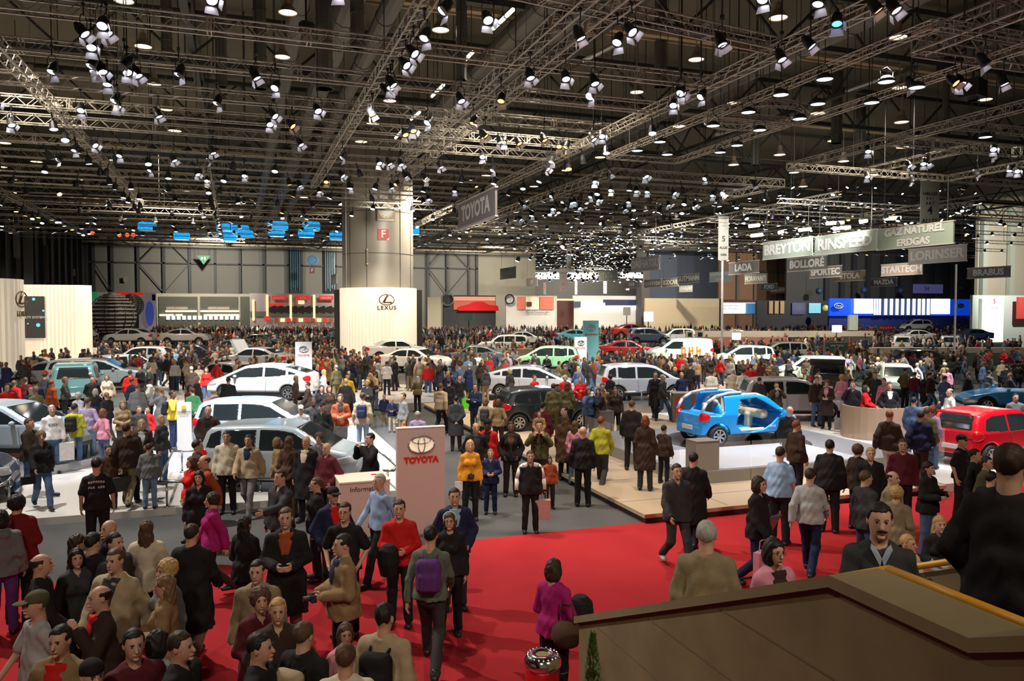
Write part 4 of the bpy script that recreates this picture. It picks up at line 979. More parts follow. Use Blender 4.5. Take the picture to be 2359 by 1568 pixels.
o = boxpx('video_wall', 1664, 1744, 690, 724, 128, M_BROWNP, 'slanted video wall showing a blue and white picture', 'display', zb=None); onpx(o, 1666, 1740, 697, 722, 127.7, M_SCRW, 'screen'); onpx(o, 1718, 1740, 698, 722, 127.5, mat('blue_picture', (.1, .3, .6), .5, emit=.5), 'picture'); txpx('~xxxxxxxxx xxx', 1682, 704, 127.5, 4, M_LETK, o); txpx('~xxxxx xxx xxxx', 1680, 711, 127.5, 4, M_LETK, o)
o = boxpx('stand_backdrop', 1744, 1911, 692, 745, 126, M_STEELG, 'dark stand wall with lit doors left of the blue stand', 'stand', zb=0)
for a in (1772, 1785, 1798): onpx(o, a, a + 9, 693, 722, 125.7, mat('amber_door', (.4, .26, .12), .5, emit=.35), 'lit_door')
onpx(o, 1825, 1856, 697, 724, 125.7, M_METB, 'metal_door'); onpx(o, 1864, 1891, 698, 721, 125.7, mat('cyan_screen', (.2, .5, .6), .5, emit=.7), 'screen')
m = MB(); m.lathe([(0, -.6), (.42, -.42), (.6, 0), (.42, .42), (0, .6)], 14); T(m.build('globe_lamp', mat('lime_globe', (.5, .55, .1), .4, emit=.6), None, True, at_y(1902, 709, 122)), 'lime green globe left of the blue stand', 'lamp')
# blue stand with white screens
o = boxpx('blue_stand', 1911, 2241, 688, 727, 118, M_SCRB, 'long bright blue stand front with white screens and ovals', 'stand')
onpx(o, 1968, 2012, 688, 722, 117.6, M_SCRW, 'screen'); onpx(o, 2145, 2189, 688, 723, 117.6, M_SCRW, 'screen'); onpx(o, 2013, 2144, 688, 725, 117.7, mat('dark_blue_gap', (.02, .05, .15), .5), 'dark_gap')
for k, a in enumerate((2014, 2020, 2026, 2038, 2051, 2064, 2077, 2090, 2103, 2115, 2125, 2136)): onpx(o, a, a + (4 if k < 3 else 6.5), 688, 725, 117.5, M_SCRW, 'light_column')
for px in (1932, 2213):
    m = MB(); m.lathe([(0, 0), (1, 0)], 28, axis='y'); e = m.build('oval_badge', mat('deep_blue', (.0, .02, .2), .4, emit=.1), o, loc=at_y(px, 704, 117.4)); e.scale = (1.05, 1, .5); m = MB(); ring(m, 1.0, .46, .07); m.build('oval_rim', M_LETW, o, loc=at_y(px, 704, 117.3)); txpx('Ford', px, 704, 117.25, 6, M_LETW, o, shear=.3)
boxpx('stand_wall', 1910, 2240, 727, 748, 118.5, mat('indigo_wall', (.02, .03, .16), .5), 'dark blue wall below the bright blue stand front', 'stand', zb=0)
o = boxpx('stand_wall', 2241, 2600, 681, 790, 80, mat('pale_aqua_wall', (.42, .48, .44), .7), 'pale green stand wall at the right edge', 'stand', zb=0)
o = boxpx('lit_sign', 2269, 2313, 682, 757, 79, mat('backlit_white', (.85, .8, .7), .5, emit=.9, ecol=(1, .96, .86)), 'tall backlit white sign with red emblem at the right', 'sign', zb=0); txpx('S', 2291, 694, 78.5, 12, M_LETR, o, bold=.02); txpx('SUZUKI', 2291, 709, 78.5, 5, M_LETR, o)
o = boxpx('poster', 2348, 2400, 684, 734, 78.6, mat('red_poster', (.45, .05, .04), .6, emit=.2), 'red and white poster at the right edge', 'poster')
# low counters, parapets and stands in the middle distance at right
for i, (x0, x1, yt, yb, D, mt_, lb, cat) in enumerate((
    (1560, 2010, 762, 776, 84, M_STONE, 'long beige ledge crossing behind the pale cars', 'ledge'), (1610, 1810, 776, 792, 80, mat('striped_red_wall', (.35, .13, .11), .7), 'reddish striped low wall under the beige ledge', 'partition'),
    (1940, 2007, 774, 790, 74, M_WALLG, 'grey box-like counter on the ledge', 'counter'), (1899, 1950, 788, 830, 62, M_STANDG, 'dark green stand panel with small wording', 'partition'), (2007, 2500, 800, 812, 63, M_STONE, 'beige ledge at the right above the green wall', 'ledge'),
    (1950, 2500, 812, 850, 62, M_STANDG, 'dark green stand wall behind the white small car', 'partition'), (2020, 2046, 815, 850, 61, M_ORANGE, 'orange doorway panel in the green wall', 'panel'), (2080, 2120, 812, 850, 60.5, M_BROWNP, 'brown panel in the green wall', 'panel'),
    (2306, 2359, 838, 880, 44, M_BLACK, 'black panel with a row of small letters at the right', 'panel'), (1110, 1255, 803, 822, 56, M_BEIGEF, 'long beige counter behind the pale green car', 'counter'), (1050, 1130, 842, 870, 40, M_METB, 'grey display cabinet near the aisle centre', 'counter'),
    (2022, 2055, 748, 762, 82, M_BLACK, 'small dark sign with red letters above the crowd', 'sign'), (1070, 1090, 722, 738, 100, M_STANDG, 'small green sign panel with badge above the crowd', 'sign'), (1955, 1974, 725, 760, 84, M_SIGNGR, 'narrow pale pillar sign with yellow edge', 'sign'),
    (1484, 1504, 718, 740, 88, M_SCRW, 'square glowing white light box left of the sand wall', 'light box'), (1919, 1937, 749, 765, 78, M_SCRW, 'square glowing white light box on a stem at right', 'light box'), (1436, 1452, 707, 726, 110, M_SIGNW, 'small upright poster board before the white stand', 'poster board'),
    (1580, 1595, 762, 778, 70, M_SIGNW, 'left of two pale screens on stems', 'screen'), (1603, 1619, 762, 778, 70, M_SIGNW, 'right of two pale screens on stems', 'screen'), (1688, 1705, 767, 782, 70, M_SCRW, 'single glowing screen on a stem above the ledge', 'screen'))):
    a = at_d(x0, yt, D); b = at_d(x1, yb, D); z0 = max(b.z, 0) if x1 - x0 < 60 or i in (2,) else 0
    if i in (0, 4): z0 = b.z
    m = MB(); L_ = (b - a); L_.z = 0; m.box((0, 0, (a.z + z0) / 2), (L_.length, .5 if i not in (0, 4) else .9, a.z - z0)); nm = {'poster board': 'poster_board', 'light box': 'light_box'}.get(cat, cat)
    o = m.build(nm, mt_, None, loc=((a.x + b.x) / 2, (a.y + b.y) / 2, 0), rz=math.atan2(L_.y, L_.x)); T(o, lb, cat)
    if z0 > .3: m = MB(); m.bar((0, .1, 0), (0, .1, z0), .06, 6); m.build('stem', M_STEELG, o)
    if cat == 'screen' and i < 19: m = MB(); m.box((0, -.28, (a.z + z0) / 2), (L_.length * .6, .05, (a.z - z0) * .6)); m.build('picture', M_BLACK, o)
    if i == 11: text('~xxxxx', .45, M_LETR, o, (0, -.3, (a.z + z0) / 2), UP)
    if i == 3: text('~xxxxxxxx', .22, M_LETW, o, (0, -.3, a.z - .25), UP)
# near counters
o = empty('poster_counter', at_d(1603, 900, 29).xy.to_3d()); o.rotation_euler[2] = R(-17); T(o, 'grey counter with red and blue posters behind the blue car', 'counter')
m = MB(); m.box((0, 0, .68), (1.75, .5, 1.16)); m.build('counter_body', M_TAUPE, o)
for i, (x, w_, c) in enumerate(((-.68, .3, (.5, .03, .02)), (-.38, .34, (.02, .2, .45)), (.0, .38, (.45, .04, .03)), (.45, .36, (.03, .06, .08)))): mm = MB(); mm.box((x, -.26, .75 + (i % 2) * .08), (w_, .01, .75)); mm.build('poster', mat(f'poster_print_{i}', c, .5), o)
m = MB(); m.box((0, 0, 1.28), (1.8, .55, .04)); m.build('counter_top', M_STONE, o)
o = T(empty('reception_counter', at_d(2095, 985, 25).xy.to_3d()), 'curved tan reception counter between the two cars at right', 'counter'); m = MB(); pts = [(1.45 * math.cos(R(a)) - .2, 1.1 * math.sin(R(a)) + .8) for a in range(150, 320, 10)]
for (x0, y0), (x1, y1) in zip(pts, pts[1:]): m.box(((x0 + x1) / 2, (y0 + y1) / 2, .72), (math.hypot(x1 - x0, y1 - y0) + .03, .12, 1.05), math.atan2(y1 - y0, x1 - x0))
m.build('counter_body', mat('tan_laminate', (.27, .18, .115), .5), o)
o = T(empty('block_plinth', at(1628, 1112, .2)), 'square grey-brown block at the front left corner of the podium', 'plinth'); m = MB(); m.box((0, .2, .5), (.62, .5, 1.0)); m.build('block', M_TAUPE, o); m = MB(); m.box((0, .2, 1.01), (.63, .51, .02)); m.build('block_top', M_WALLG, o)
o = T(empty('display_plinth', at(1390, 1010, .2)), 'small grey display plinth left of the glass barrier', 'plinth'); m = MB(); m.box((0, 0, .45), (.5, .5, .9)); m.build('block', M_TAUPE, o); m = MB(); m.box((0, 0, .91), (.52, .52, .02)); m.build('block_top', M_METB, o)
o = T(empty('information_stand', at(1940, 1000, .2)), 'small slanted info board on the podium behind the blue car', 'board'); m = MB(); m.box((0, 0, .35), (.5, .03, .4), R(-30)); m.build('board', M_WALLG, o); m = MB(); m.bar((0, 0, 0), (0, 0, .3), .02, 6); m.build('stem', M_METB, o)
for i in range(5):
    m = MB(); m.box((0, 0, .5), (1.5, .015, 1.0)); o = m.build('glass_barrier', M_CLEAR, None, loc=(10.2 + i * 1.55 + .7, 15.75, .2)); T(o, f'clear glass barrier panel before the podium, {ORD[i]} from the left', 'barrier')
    if i > 2: pass
for i in range(3):
    m = MB(); m.box((0, 0, .5), (.015, 1.7, 1.0)); T(m.build('glass_barrier', M_CLEAR, None, loc=(9.8, 16.8 + i * 1.8, .2)), f'clear glass barrier panel left of the podium, {ORD[i]} from the front', 'barrier')
# magazine counter by the stairs
c0 = at(2215, 1312, .82); o = T(empty('magazine_counter', (c0.x, c0.y, 0)), 'long counter covered with magazines beyond the stairs', 'counter'); m = MB(); m.box((0, 0, .40), (2.6, .8, .8)); m.build('counter_body', M_TAUPE, o); m = MB(); m.box((0, 0, .81), (2.7, .9, .03)); m.build('counter_top', M_METB, o)
random.seed(4)
for i in range(14):
    mm = MB(); mm.box((0, 0, .012), (.21, .29, .024)); q = mm.build('magazine', mat(f'magazine_cover_{i%4}', ((.5, .48, .45), (.35, .12, .1), (.3, .33, .38), (.42, .38, .3))[i % 4], .4), None, loc=(c0.x - 1.1 + (i % 7) * .27, c0.y - .18 + (i // 7) * .34, .828), rz=random.uniform(-.1, .1)); T(q, f'magazine in the {("front", "back")[i//7]} row on the counter, {ORD[i%7]} from the left', 'magazine', 'magazines on the counter')
# handrails of the left stand
def floor_rail(pts, posts, zt, label, base=.15):
    P = [at(x, y, zt) for x, y in pts]; o = rail('floor_railing', P, .03, M_METB, label); T(o, label, 'railing')
    for x, y in posts:
        p = at(x, y, zt); m = MB(); m.bar((p.x, p.y, base), (p.x, p.y, zt), .024, 8); m.lathe([(.06, base), (.06, base + .02), (.03, base + .03)], 12, (p.x, p.y, 0)); m.build('post', M_METB, o, True)
floor_rail([(431, 1109), (365, 1109), (398, 1039), (457, 1038)], [(384, 1109), (419, 1039)], .7, 'steel railing with one bend on the left white platform')
floor_rail([(786, 1021), (846, 1020), (883, 1047), (914, 1073), (907, 1083), (884, 1083)], [(893, 1083), (840, 1020)], .7, 'steel railing curving round behind the information desk')
floor_rail([(0, 1118), (18, 1108), (36, 1088), (42, 1060)], [(20, 1106)], .7, 'curved steel railing by the dark car at left')
floor_rail([(455, 1005), (590, 1103), (640, 1103)], [(600, 1103)], .45, 'low white bar along the front of the pale blue hatchback')
floor_rail([(1440, 903), (1500, 900), (1560, 901)], [(1478, 901), (1545, 901)], 1.0, 'steel railing beside the silver car left of the blue car')
m = MB(); a = at(868, 990, .17); b = at(933, 1060, .17); m.add([a, b, b + Vector((0, 0, .5)), a + Vector((0, 0, .5))], [(0, 1, 2, 3)]); m.build('glass_barrier', M_CLEAR)
T(bpy.data.objects['glass_barrier.008'] if 'glass_barrier.008' in bpy.data.objects else COL.objects[-1], 'clear glass barrier beside the tall pylon', 'barrier')
# ------------------------------------------------------------------ hanging name banners
def banner(x0, x1, yt, txt, mt_, lt=None, lines=1, zt=9.2, hgt=1.2, rods=True, sc=1.0, lab=None):
    D = (zt - H) * F / (715 - yt) if yt < 714 else 90; b = at_d(x1, yt, D); d = ray(x0, yt); t = b.x / d.x; a = Vector((d.x * t, d.y * t, zt))
    L_ = a.y - b.y; o = empty('hanging_banner', (b.x, (a.y + b.y) / 2, b.z)); low = txt.replace('\n', ' ')
    T(o, lab or f'hanging {mt_.name.replace("_", " ")} lettered {low}', 'banner')
    m = MB(); m.box((0, 0, -hgt / 2), (.10, L_, hgt)); m.build('cloth', mt_, o)
    m = MB(); m.box((0, 0, .0), (.14, L_ + .1, .07)); m.box((0, 0, -hgt), (.14, L_ + .1, .07)); m.build('edge_batten', M_LETP, o)
    m = MB(); n_ = 2
    for y in (-L_ * .42, L_ * .42): m.bar((0, y, 0), (0, y, 11.7 - b.z), .015, 3)
    m.build('wire', M_STEELD, o)
    ls = txt.split('\n'); h_ = hgt * (.62 if len(ls) == 1 else .36) * sc
    for i, s in enumerate(ls):
        w_ = len(s) * h_ * .68; sx = min(1.1, L_ * .86 / w_)
        z = -hgt / 2 + (0 if len(ls) == 1 else (.27 - .54 * i) * hgt)
        text(s, h_ * 1.3, lt or M_LETW, o, (-.065, 0, z), (math.pi / 2, 0, -math.pi / 2), depth=.008, sx=sx, bold=h_ * .05)
    return o
G_, GR, LT = M_SIGNG, M_SIGNGR, M_SIGNL
banner(1057, 1143, 430, 'TOYOTA', mat('mauve_grey_banner', (.22, .19, .20), .6), zt=9.75, hgt=1.25)
for a in ((1759, 1872, 545, 'BREYTON', GR), (1878, 2020, 528, 'RINSPEED', GR), (2023, 2198, 508, 'GAZ NATUREL\nERDGAS', GR), (2094, 2227, 562, 'LORINSER', M_SIGNL), (1816, 1905, 588, 'BOLLORÉ', G_), (1866, 1939, 611, 'SPORTEC', G_), (1924, 1994, 622, 'STOLA', M_SIGNO), (2031, 2126, 603, 'STARTECH', M_SIGNP), (2007, 2066, 639, 'MAZDA', mat('slate_banner', (.09, .095, .11), .6)), (2229, 2328, 612, 'BRABUS', G_), (1455, 1520, 588, 'DAIHATSU', LT), (1680, 1748, 599, 'LADA', G_), (1635, 1687, 624, '~xxxxxxx xxxx\n~xxxxx', GR, 'grey-green banner with two indistinct lines right of the GUTMANN banner'), (1563, 1610, 629, 'GUTMANN', mat('olive_banner', (.24, .23, .17), .6)), (1525, 1563, 640, 'ECOCAR', MATS['olive_banner']), (1485, 1524, 642, '~xxxxxxx', MATS['olive_banner'], 'olive banner with indistinct letters left of the ECOCAR banner'), (1716, 1768, 630, 'FIORAVANTI', MATS['olive_banner']), (1380, 1422, 621, 'TATA', GR), (1754, 1791, 652, 'FORD', MATS['slate_banner']), (1776, 1814, 661, 'LAND ROVER', MATS['slate_banner']), (1153, 1188, 614, '~xxxxxxxx', GR, 'small grey-green banner with indistinct letters before the beige wall'), (1213, 1238, 639, '~xx', M_SIGNP, 'small pale pink banner before the beige wall'), (1440, 1472, 645, '~xxx', G_, 'small grey-brown banner left of the taupe pillar'), (1565, 1595, 657, '~xxxxxxxx', M_SIGNL, 'small light banner below the GUTMANN banner')):
    banner(*a[:5], lab=a[5] if len(a) > 5 else None)
banner(826, 846, 574, 'LEXUS', M_SIGNO, zt=9.0, hgt=1.1); banner(765, 776, 630, '~xxxx', M_SIGNL, zt=9.0, lab='small light banner just left of the lit drum')
def vbanner(x0, x1, yt, yb, D, rows, label, mt_=M_SIGNW, post=False):
    a = at_d((x0 + x1) / 2, yt, D); w_ = (x1 - x0) / F * D; h_ = (yb - yt) / F * D; o = empty('aisle_banner', a, R(-12)); T(o, label, 'banner')
    m = MB(); m.box((0, 0, -h_ / 2), (w_, .06, h_)); m.build('cloth', mt_, o); m = MB(); m.bar((0, 0, 0), (0, 0, 11.8 - a.z if a.z < 11.5 else .5), .02, 4); m.build('wire', M_STEELD, o)
    for s, fy, sz, mt2 in rows: text(s, w_ * sz, mt2, o, (0, -.045, -h_ * fy), UP, depth=.005, bold=.004)
    if post: m = MB(); m.bar((0, .1, -h_), (0, .1, -a.z), .09, 8); m.build('pole', M_WHITEP, o)
vbanner(2120, 2166, 408, 560, 51, [('HALLES', .25, .24, M_LETK), ('3 2 1', .32, .2, M_LETK), ('6 & 7', .39, .2, M_LETK), ('4', .50, .6, M_LETK), ('ALLEE', .66, .33, M_LETK), ('4000', .84, .33, M_LETK)], 'largest white vertical banner reading 4 ALLEE')
vbanner(1655, 1679, 498, 598, 62, [('HALLES', .22, .2, M_LETP), ('5', .52, .75, M_LETK), ('ALLEE', .72, .3, M_LETK), ('5000', .88, .3, M_LETK)], 'white vertical banner reading 5 ALLEE 5000 on a pole', post=True)
vbanner(1468, 1484, 528, 602, 90, [('HALLE', .3, .2, M_LETP), ('5', .6, .7, M_LETK), ('ALLEE', .88, .3, M_LETK)], 'narrow white vertical banner above the DAIHATSU banner')
vbanner(1305, 1316, 560, 627, 120, [('5', .5, .7, M_LETK)], 'slim grey vertical banner in front of the bright far hall')
vbanner(1288, 1307, 618, 670, 120, [('HALLE', .2, .25, M_LETK), ('7', .38, .4, M_LETK), ('6', .7, .4, M_LETR), ('v', .9, .4, M_LETR)], 'pinkish vertical banner reading HALLE 7 with red arrows', M_SIGNP)
for i, (a, b, c, d) in enumerate(((1252, 1258, 650, 678), (1324, 1330, 645, 678), (1390, 1398, 643, 676), (1442, 1450, 628, 668))): vbanner(a, b, c, d, 150, [('6', .4, .6, M_LETR)], f'thin distant vertical banner under the bright hall lights, {ORD[i]} from the left', M_SIGNL if i % 2 else M_SIGNP)
m = MB(); m.bar((0, 0, 0), (0, 0, 7.6), .07, 8); p = at_d(2201, 700, 55); T(m.build('banner_pole', M_WHITEP, None, loc=(p.x, p.y, 0)), 'white pole under the LORINSER banner', 'pole')
# green exit arrow, round blue sign, distant small signs
p = at_y(469, 599, 165); m = MB(); m.prism([(-1.3, .9), (1.3, .9), (0, -.9)], -.05, .05, lambda a, b, c: (a, c, b)); o = m.build('exit_sign', M_GREEN, None, loc=p); T(o, 'green triangular exit sign hanging before the far wall', 'sign'); m = MB(); m.box((-.3, -.08, .35), (.35, .02, .4)); m.box((.25, -.08, .35), (.2, .02, .6)); m.build('pictogram', M_LETW, o); m = MB(); m.bar((-1, 0, .9), (-1, 0, 6), .03, 3); m.bar((1, 0, .9), (1, 0, 6), .03, 3); m.build('wire', M_STEELD, o)
p = at_y(289, 643, 170); m = MB(); m.box((0, 0, 0), (.75, .1, 1)); T(m.build('notice', M_SIGNG, None, loc=p), 'small grey notice on the far wall panels', 'sign')
p = at_y(721, 599, 158); m = MB(); ring(m, .85, .75, .22); m.box((.1, 0, 0), (1.5, .2, .6)); o = m.build('round_sign', mat('blue_ring', (.1, .3, .5), .4, emit=.3), None, loc=p); T(o, 'round blue hanging sign left of the column', 'sign')
p = at_y(719, 623, 165); m = MB(); m.box((0, 0, 0), (1.0, .1, 1.2)); o = m.build('sector_sign', mat('dim_red_sign', (.12, .02, .02), .6), None, loc=p); T(o, 'small dim red sector sign F on the far wall', 'sign'); text('F', 1.0, M_SIGNL, o, (0, -.07, 0), UP)
for i, (px, py, w_, h_) in enumerate(((1500, 742, 0, 0),)): pass
p = at_y(2138, 665, 131); m = MB(); m.box((0, 0, 0), (8.2, .4, 2.0)); o = m.build('gate_sign', mat('violet_lit_panel', (.16, .15, .26), .6, emit=.12, ecol=(.3, .3, .9)), None, loc=p); T(o, 'wide violet panel over a gate reading 54', 'sign'); text('54', 1.3, M_LETK, o, (-.6, -.22, 0), UP)
for i, (px, py) in enumerate(((1887, 670), (1990, 668), (2075, 669), (2213, 663))):
    m = MB(); m.lathe([(0, -.7), (.5, -.5), (.7, 0), (.5, .5), (0, .7)], 10); m.bar((0, 0, .6), (0, 0, 4), .04, 3); T(m.build('hanging_ball', mat('dark_blue_ball', (.03, .06, .14), .5), None, True, at_y(px, py, 128)), f'dark ball hanging before the rear wall, {ORD[i]} from the left', 'ball', 'dark hanging balls')
# cyan oval lamps above the far left stands
for i, (x0, x1, y0, y1) in enumerate(((319, 359, 512, 532), (401, 436, 535, 552), (499, 536, 515, 532), (503, 530, 530, 546), (509, 544, 535, 555), (536, 573, 519, 536), (547, 583, 531, 548), (621, 629, 512, 520), (623, 663, 510, 530), (619, 656, 527, 545), (697, 737, 511, 531), (687, 724, 528, 547), (759, 792, 534, 553), (953, 960, 520, 540))):
    D = 84; a = at_d((x0 + x1) / 2, y0, D); w_ = (x1 - x0) / F * D; h_ = (y1 - y0) / F * D
    if w_ < .6: w_ = .9
    o = empty('drum_lamp', a); T(o, f'cyan oval drum lamp above the far left stands, {ORD[i]} from the left', 'lamp', 'cyan drum lamps')
    m = MB(); m.lathe([(w_ / 2 * (1 - .12 * (k in (0, 5))), -h_ * k / 5) for k in range(6)], 24); q = m.build('shade', M_SCRC, o, True); q.scale = (1, .6, 1)
    m = MB(); m.lathe([(0, -h_), (w_ / 2 * .9, -h_)], 24); q = m.build('diffuser', mat('warm_diffuser', (1, .8, .5), .5, emit=1.6, ecol=(1, .82, .55)), o); q.scale = (1, .6, 1)
    m = MB(); m.bar((0, 0, -.1), (0, 0, 11.6 - a.z if a.z < 15 else 1), .03, 3); m.build('cord', M_STEELD, o)
# ------------------------------------------------------------------ aluminium box trusses
ZT = 12.0
TR = []
def truss_mb(a, b, s, r=None, lod=0, seg=2.5):
    a = Vector(a); b = Vector(b); d = b - a; L_ = d.length; u = d.normalized(); v = Vector((-u.y, u.x, 0)).normalized(); w_ = Vector((0, 0, 1)); m = MB(); r = r or s * .075; h = s / 2
    cs = [(1, 0), (1, -2), (-1, 0), (-1, -2)]; C = [v * (p * h) + w_ * (q * h) for p, q in cs]
    for c in C: m.bar(a + c, b + c, r, 4 if lod else 5, cap=False)
    n = max(2, int(round(L_ / (s * 1.05)))); rb = r * .52
    for i in range(n):
        p, q = a + d * (i / n), a + d * ((i + 1) / n); e = i % 2
        for f0, f1 in ((0, 1), (2, 3), (0, 2), (1, 3)):
            if lod and (f0, f1) == (2, 3): continue
            m.bar(p + C[f0 if e else f1], q + C[f1 if e else f0], rb, 3, cap=False)
    k = max(1, int(round(L_ / seg)))
    if not lod:
        for i in range(k + 1):
            for o_ in ((-.05, .05) if 0 < i < k else (0,)):
                p = a + d * (i / k) + u * o_
                for f0, f1 in ((0, 1), (2, 3), (0, 2), (1, 3)): m.bar(p + C[f0], p + C[f1], r * .8, 4, cap=False)
    return m
def truss(a, b, s, label, lod=0, group=None, hang=True):
    m = truss_mb(a, b, s, lod=lod); o = m.build('lighting_truss', M_ALU); T(o, label, 'truss', group)
    a = Vector(a); b = Vector(b); L_ = (b - a).length
    if hang:
        n = max(2, int(L_ / 11) + 1)
        for i in range(n): mm = MB(); p = a.lerp(b, (i + .5) / n); mm.bar(p, (p.x, p.y, 19.43), .022, 3, cap=False); mm.build('hoist_chain', M_STEELD, o)
    TR.append((a, b, s)); return o
YS = [22.2, 25.6, 29.2, 32.3, 35.2, 39.1, 42.9, 47.3, 51.4, 55.5, 59.8, 64, 68.5, 73, 78, 83]
for i, Y in enumerate(YS):
    x0 = -26; truss((x0, Y, ZT), (7.4 if 58 < Y < 66 else 14.6, Y, ZT), .36, f'aluminium lattice truss crossing the left half, {ORD[i]} from the front', lod=1 if i > 8 else 0, group='cross trusses of the left rig')
for i, (X, a, b) in enumerate(((-6.3, 18, 60), (4.35, 10, 48), (7.9, 9, 44), (8.9, 9, 44), (14.75, 12, 84), (-1.5, 44, 86), (-14, 40, 86), (-20, 30, 86))):
    truss((X, a, ZT - .02), (X, b, ZT - .02), .34, ('lattice truss running away at far left, first to cross the rows', 'lattice truss running away left of the centre pair', 'left one of the paired trusses running away in the centre', 'right one of the paired trusses running away in the centre', 'lattice truss running away along the right end of the cross rows', 'lattice truss running away over the far left stands, nearest the column', 'lattice truss running away over the far left stands, middle one', 'lattice truss running away beside the left wall')[i], lod=1 if a > 25 else 0)
truss((-26, 12.6, ZT + .1), (14.6, 18.8, ZT + .1), .36, 'frontmost lattice truss grazing the top edge of the picture')
# right-hand rigs
def rect(X0, Y0, X1, Y1, z, s, lab, lod=0):
    for nm, a, b in (('near side', (X0, Y0), (X1, Y0)), ('far side', (X0, Y1), (X1, Y1)), ('left side', (X0, Y0), (X0, Y1)), ('right side', (X1, Y0), (X1, Y1))):
        truss((*a, z), (*b, z), s, f'{nm} of the {lab}', lod)
c1, c2 = at(1784, 200, ZT - .5), at(2140, 175, ZT - .5); rect(c1.x, c2.y - 3.6, c2.x, c1.y + 3.2, ZT - .5, .22, 'small rectangular truss frame at upper right')
c1, c2 = at(1463, 329, ZT - .5), at(1705, 315, ZT - .5); rect(c1.x, c2.y - 3, c2.x, c1.y + 2.5, ZT - .5, .22, 'small rectangular truss frame left of the ring truss')
cc2 = at(1742, 260, ZT - .6); m = MB(); NR = 40
for k in range(NR):
    t0, t1 = 2 * math.pi * k / NR, 2 * math.pi * (k + 1) / NR
    P = lambda t, r, z: (cc2.x + r * math.cos(t), cc2.y + r * math.sin(t), cc2.z + z)
    for r, z in ((1.6, 0), (1.6, -.22), (1.82, 0), (1.82, -.22)): m.bar(P(t0, r, z), P(t1, r, z), .017, 4)
    m.bar(P(t0, 1.6, 0), P(t1, 1.82, 0), .012, 3); m.bar(P(t0, 1.82, -.22), P(t1, 1.82, 0), .012, 3); m.bar(P(t0, 1.6, 0), P(t1, 1.6, -.22), .012, 3); m.bar(P(t0, 1.6, -.22), P(t1, 1.82, -.22), .012, 3)
o = m.build('ring_truss', M_ALU); T(o, 'round ring-shaped lattice truss hanging at upper right', 'truss'); m = MB()
for k in range(3): t = 2.1 * k; m.bar(P(t, 1.7, 0), (P(t, 1.7, 0)[0], P(t, 1.7, 0)[1], 19.43), .015, 3)
m.build('hoist_chain', M_STEELD, o)
for i, (a, b, s, lb, ld) in enumerate((
    ((17.7, 16.7), (17.7, 7), .5, 'large lattice truss entering from the upper right corner', 0), ((17.7, 16.7), (40, 16.7), .5, 'large lattice truss crossing the upper right corner', 0),
    ((26.8, 33.3), (26.8, 14), .34, 'long diagonal-looking truss at right running toward the frame edge', 0), ((26.8, 33.3), (60, 33.3), .34, 'cross truss at right from the long truss, farthest of three', 0),
    ((26.8, 26.5), (56, 26.5), .42, 'cross truss at right from the long truss, middle one of three', 0), ((26.8, 23.7), (52, 23.7), .3, 'cross truss at right from the long truss, nearest of three', 0),
    ((37.6, 33.3), (37.6, 18), .3, 'truss behind the large ALLEE banner running to the frame edge', 0), ((31.5, 33.3), (31.5, 27), .3, 'short truss joining the cross trusses at right', 0),
    ((36.1, 40), (36.1, 86), .3, 'long thin truss running away right of centre', 1), ((46, 38), (46, 86), .3, 'thin truss running away behind the large ALLEE banner', 1))):
    truss((*a, ZT - .1), (*b, ZT - .1), s, lb, ld)
for i, Y in enumerate((36.6, 40.4, 44.2, 48.2, 52.4, 57, 62, 67, 73)): truss((18.3, Y, ZT - .3), (29 + (i > 3) * 3, Y, ZT - .3), .42 if i < 3 else .34, f'cross truss of the bluish-lamp rig right of centre, {ORD[i]} from the front', 0 if i < 3 else 1, 'bluish rig cross trusses')
truss((18.3, 36.6, ZT - .3), (18.3, 86, ZT - .3), .45, 'truss forming the left edge of the bluish-lamp rig', 1); truss((29, 36.6, ZT - .3), (29, 60, ZT - .3), .4, 'truss forming the right edge of the bluish-lamp rig', 1)
for i, Y in enumerate((42, 47, 53, 60, 68, 77)): truss((33 + i, Y, ZT - .4), (62 + i * 6, Y, ZT - .4), .3, f'thin cross truss above the far right stands, {ORD[i]} from the front', 1, 'far right cross trusses')
m = MB(); random.seed(11)         # the mass of far trusses, one lattice too dense to count
for k in range(46):
    Y = random.uniform(88, 150); X = random.uniform(-24, 60); L_ = random.uniform(12, 34); z = 4.35 + (X * .332 + (Y + (0 if k % 3 else L_ * .8)) * .943) * .098 + random.uniform(0, 2.2)
    z = min(z, 18.8)
    if k % 3: t = truss_mb((X, Y, z), (X + L_, Y, z), .4, lod=1)
    else: t = truss_mb((X, Y, z), (X, Y + L_ * .8, z), .4, lod=1)
    m.add(t.v, t.f)
T(m.build('distant_trusses', M_ALU), 'dense tangle of distant lattice trusses over the far stands', 'trusses', kind='stuff')
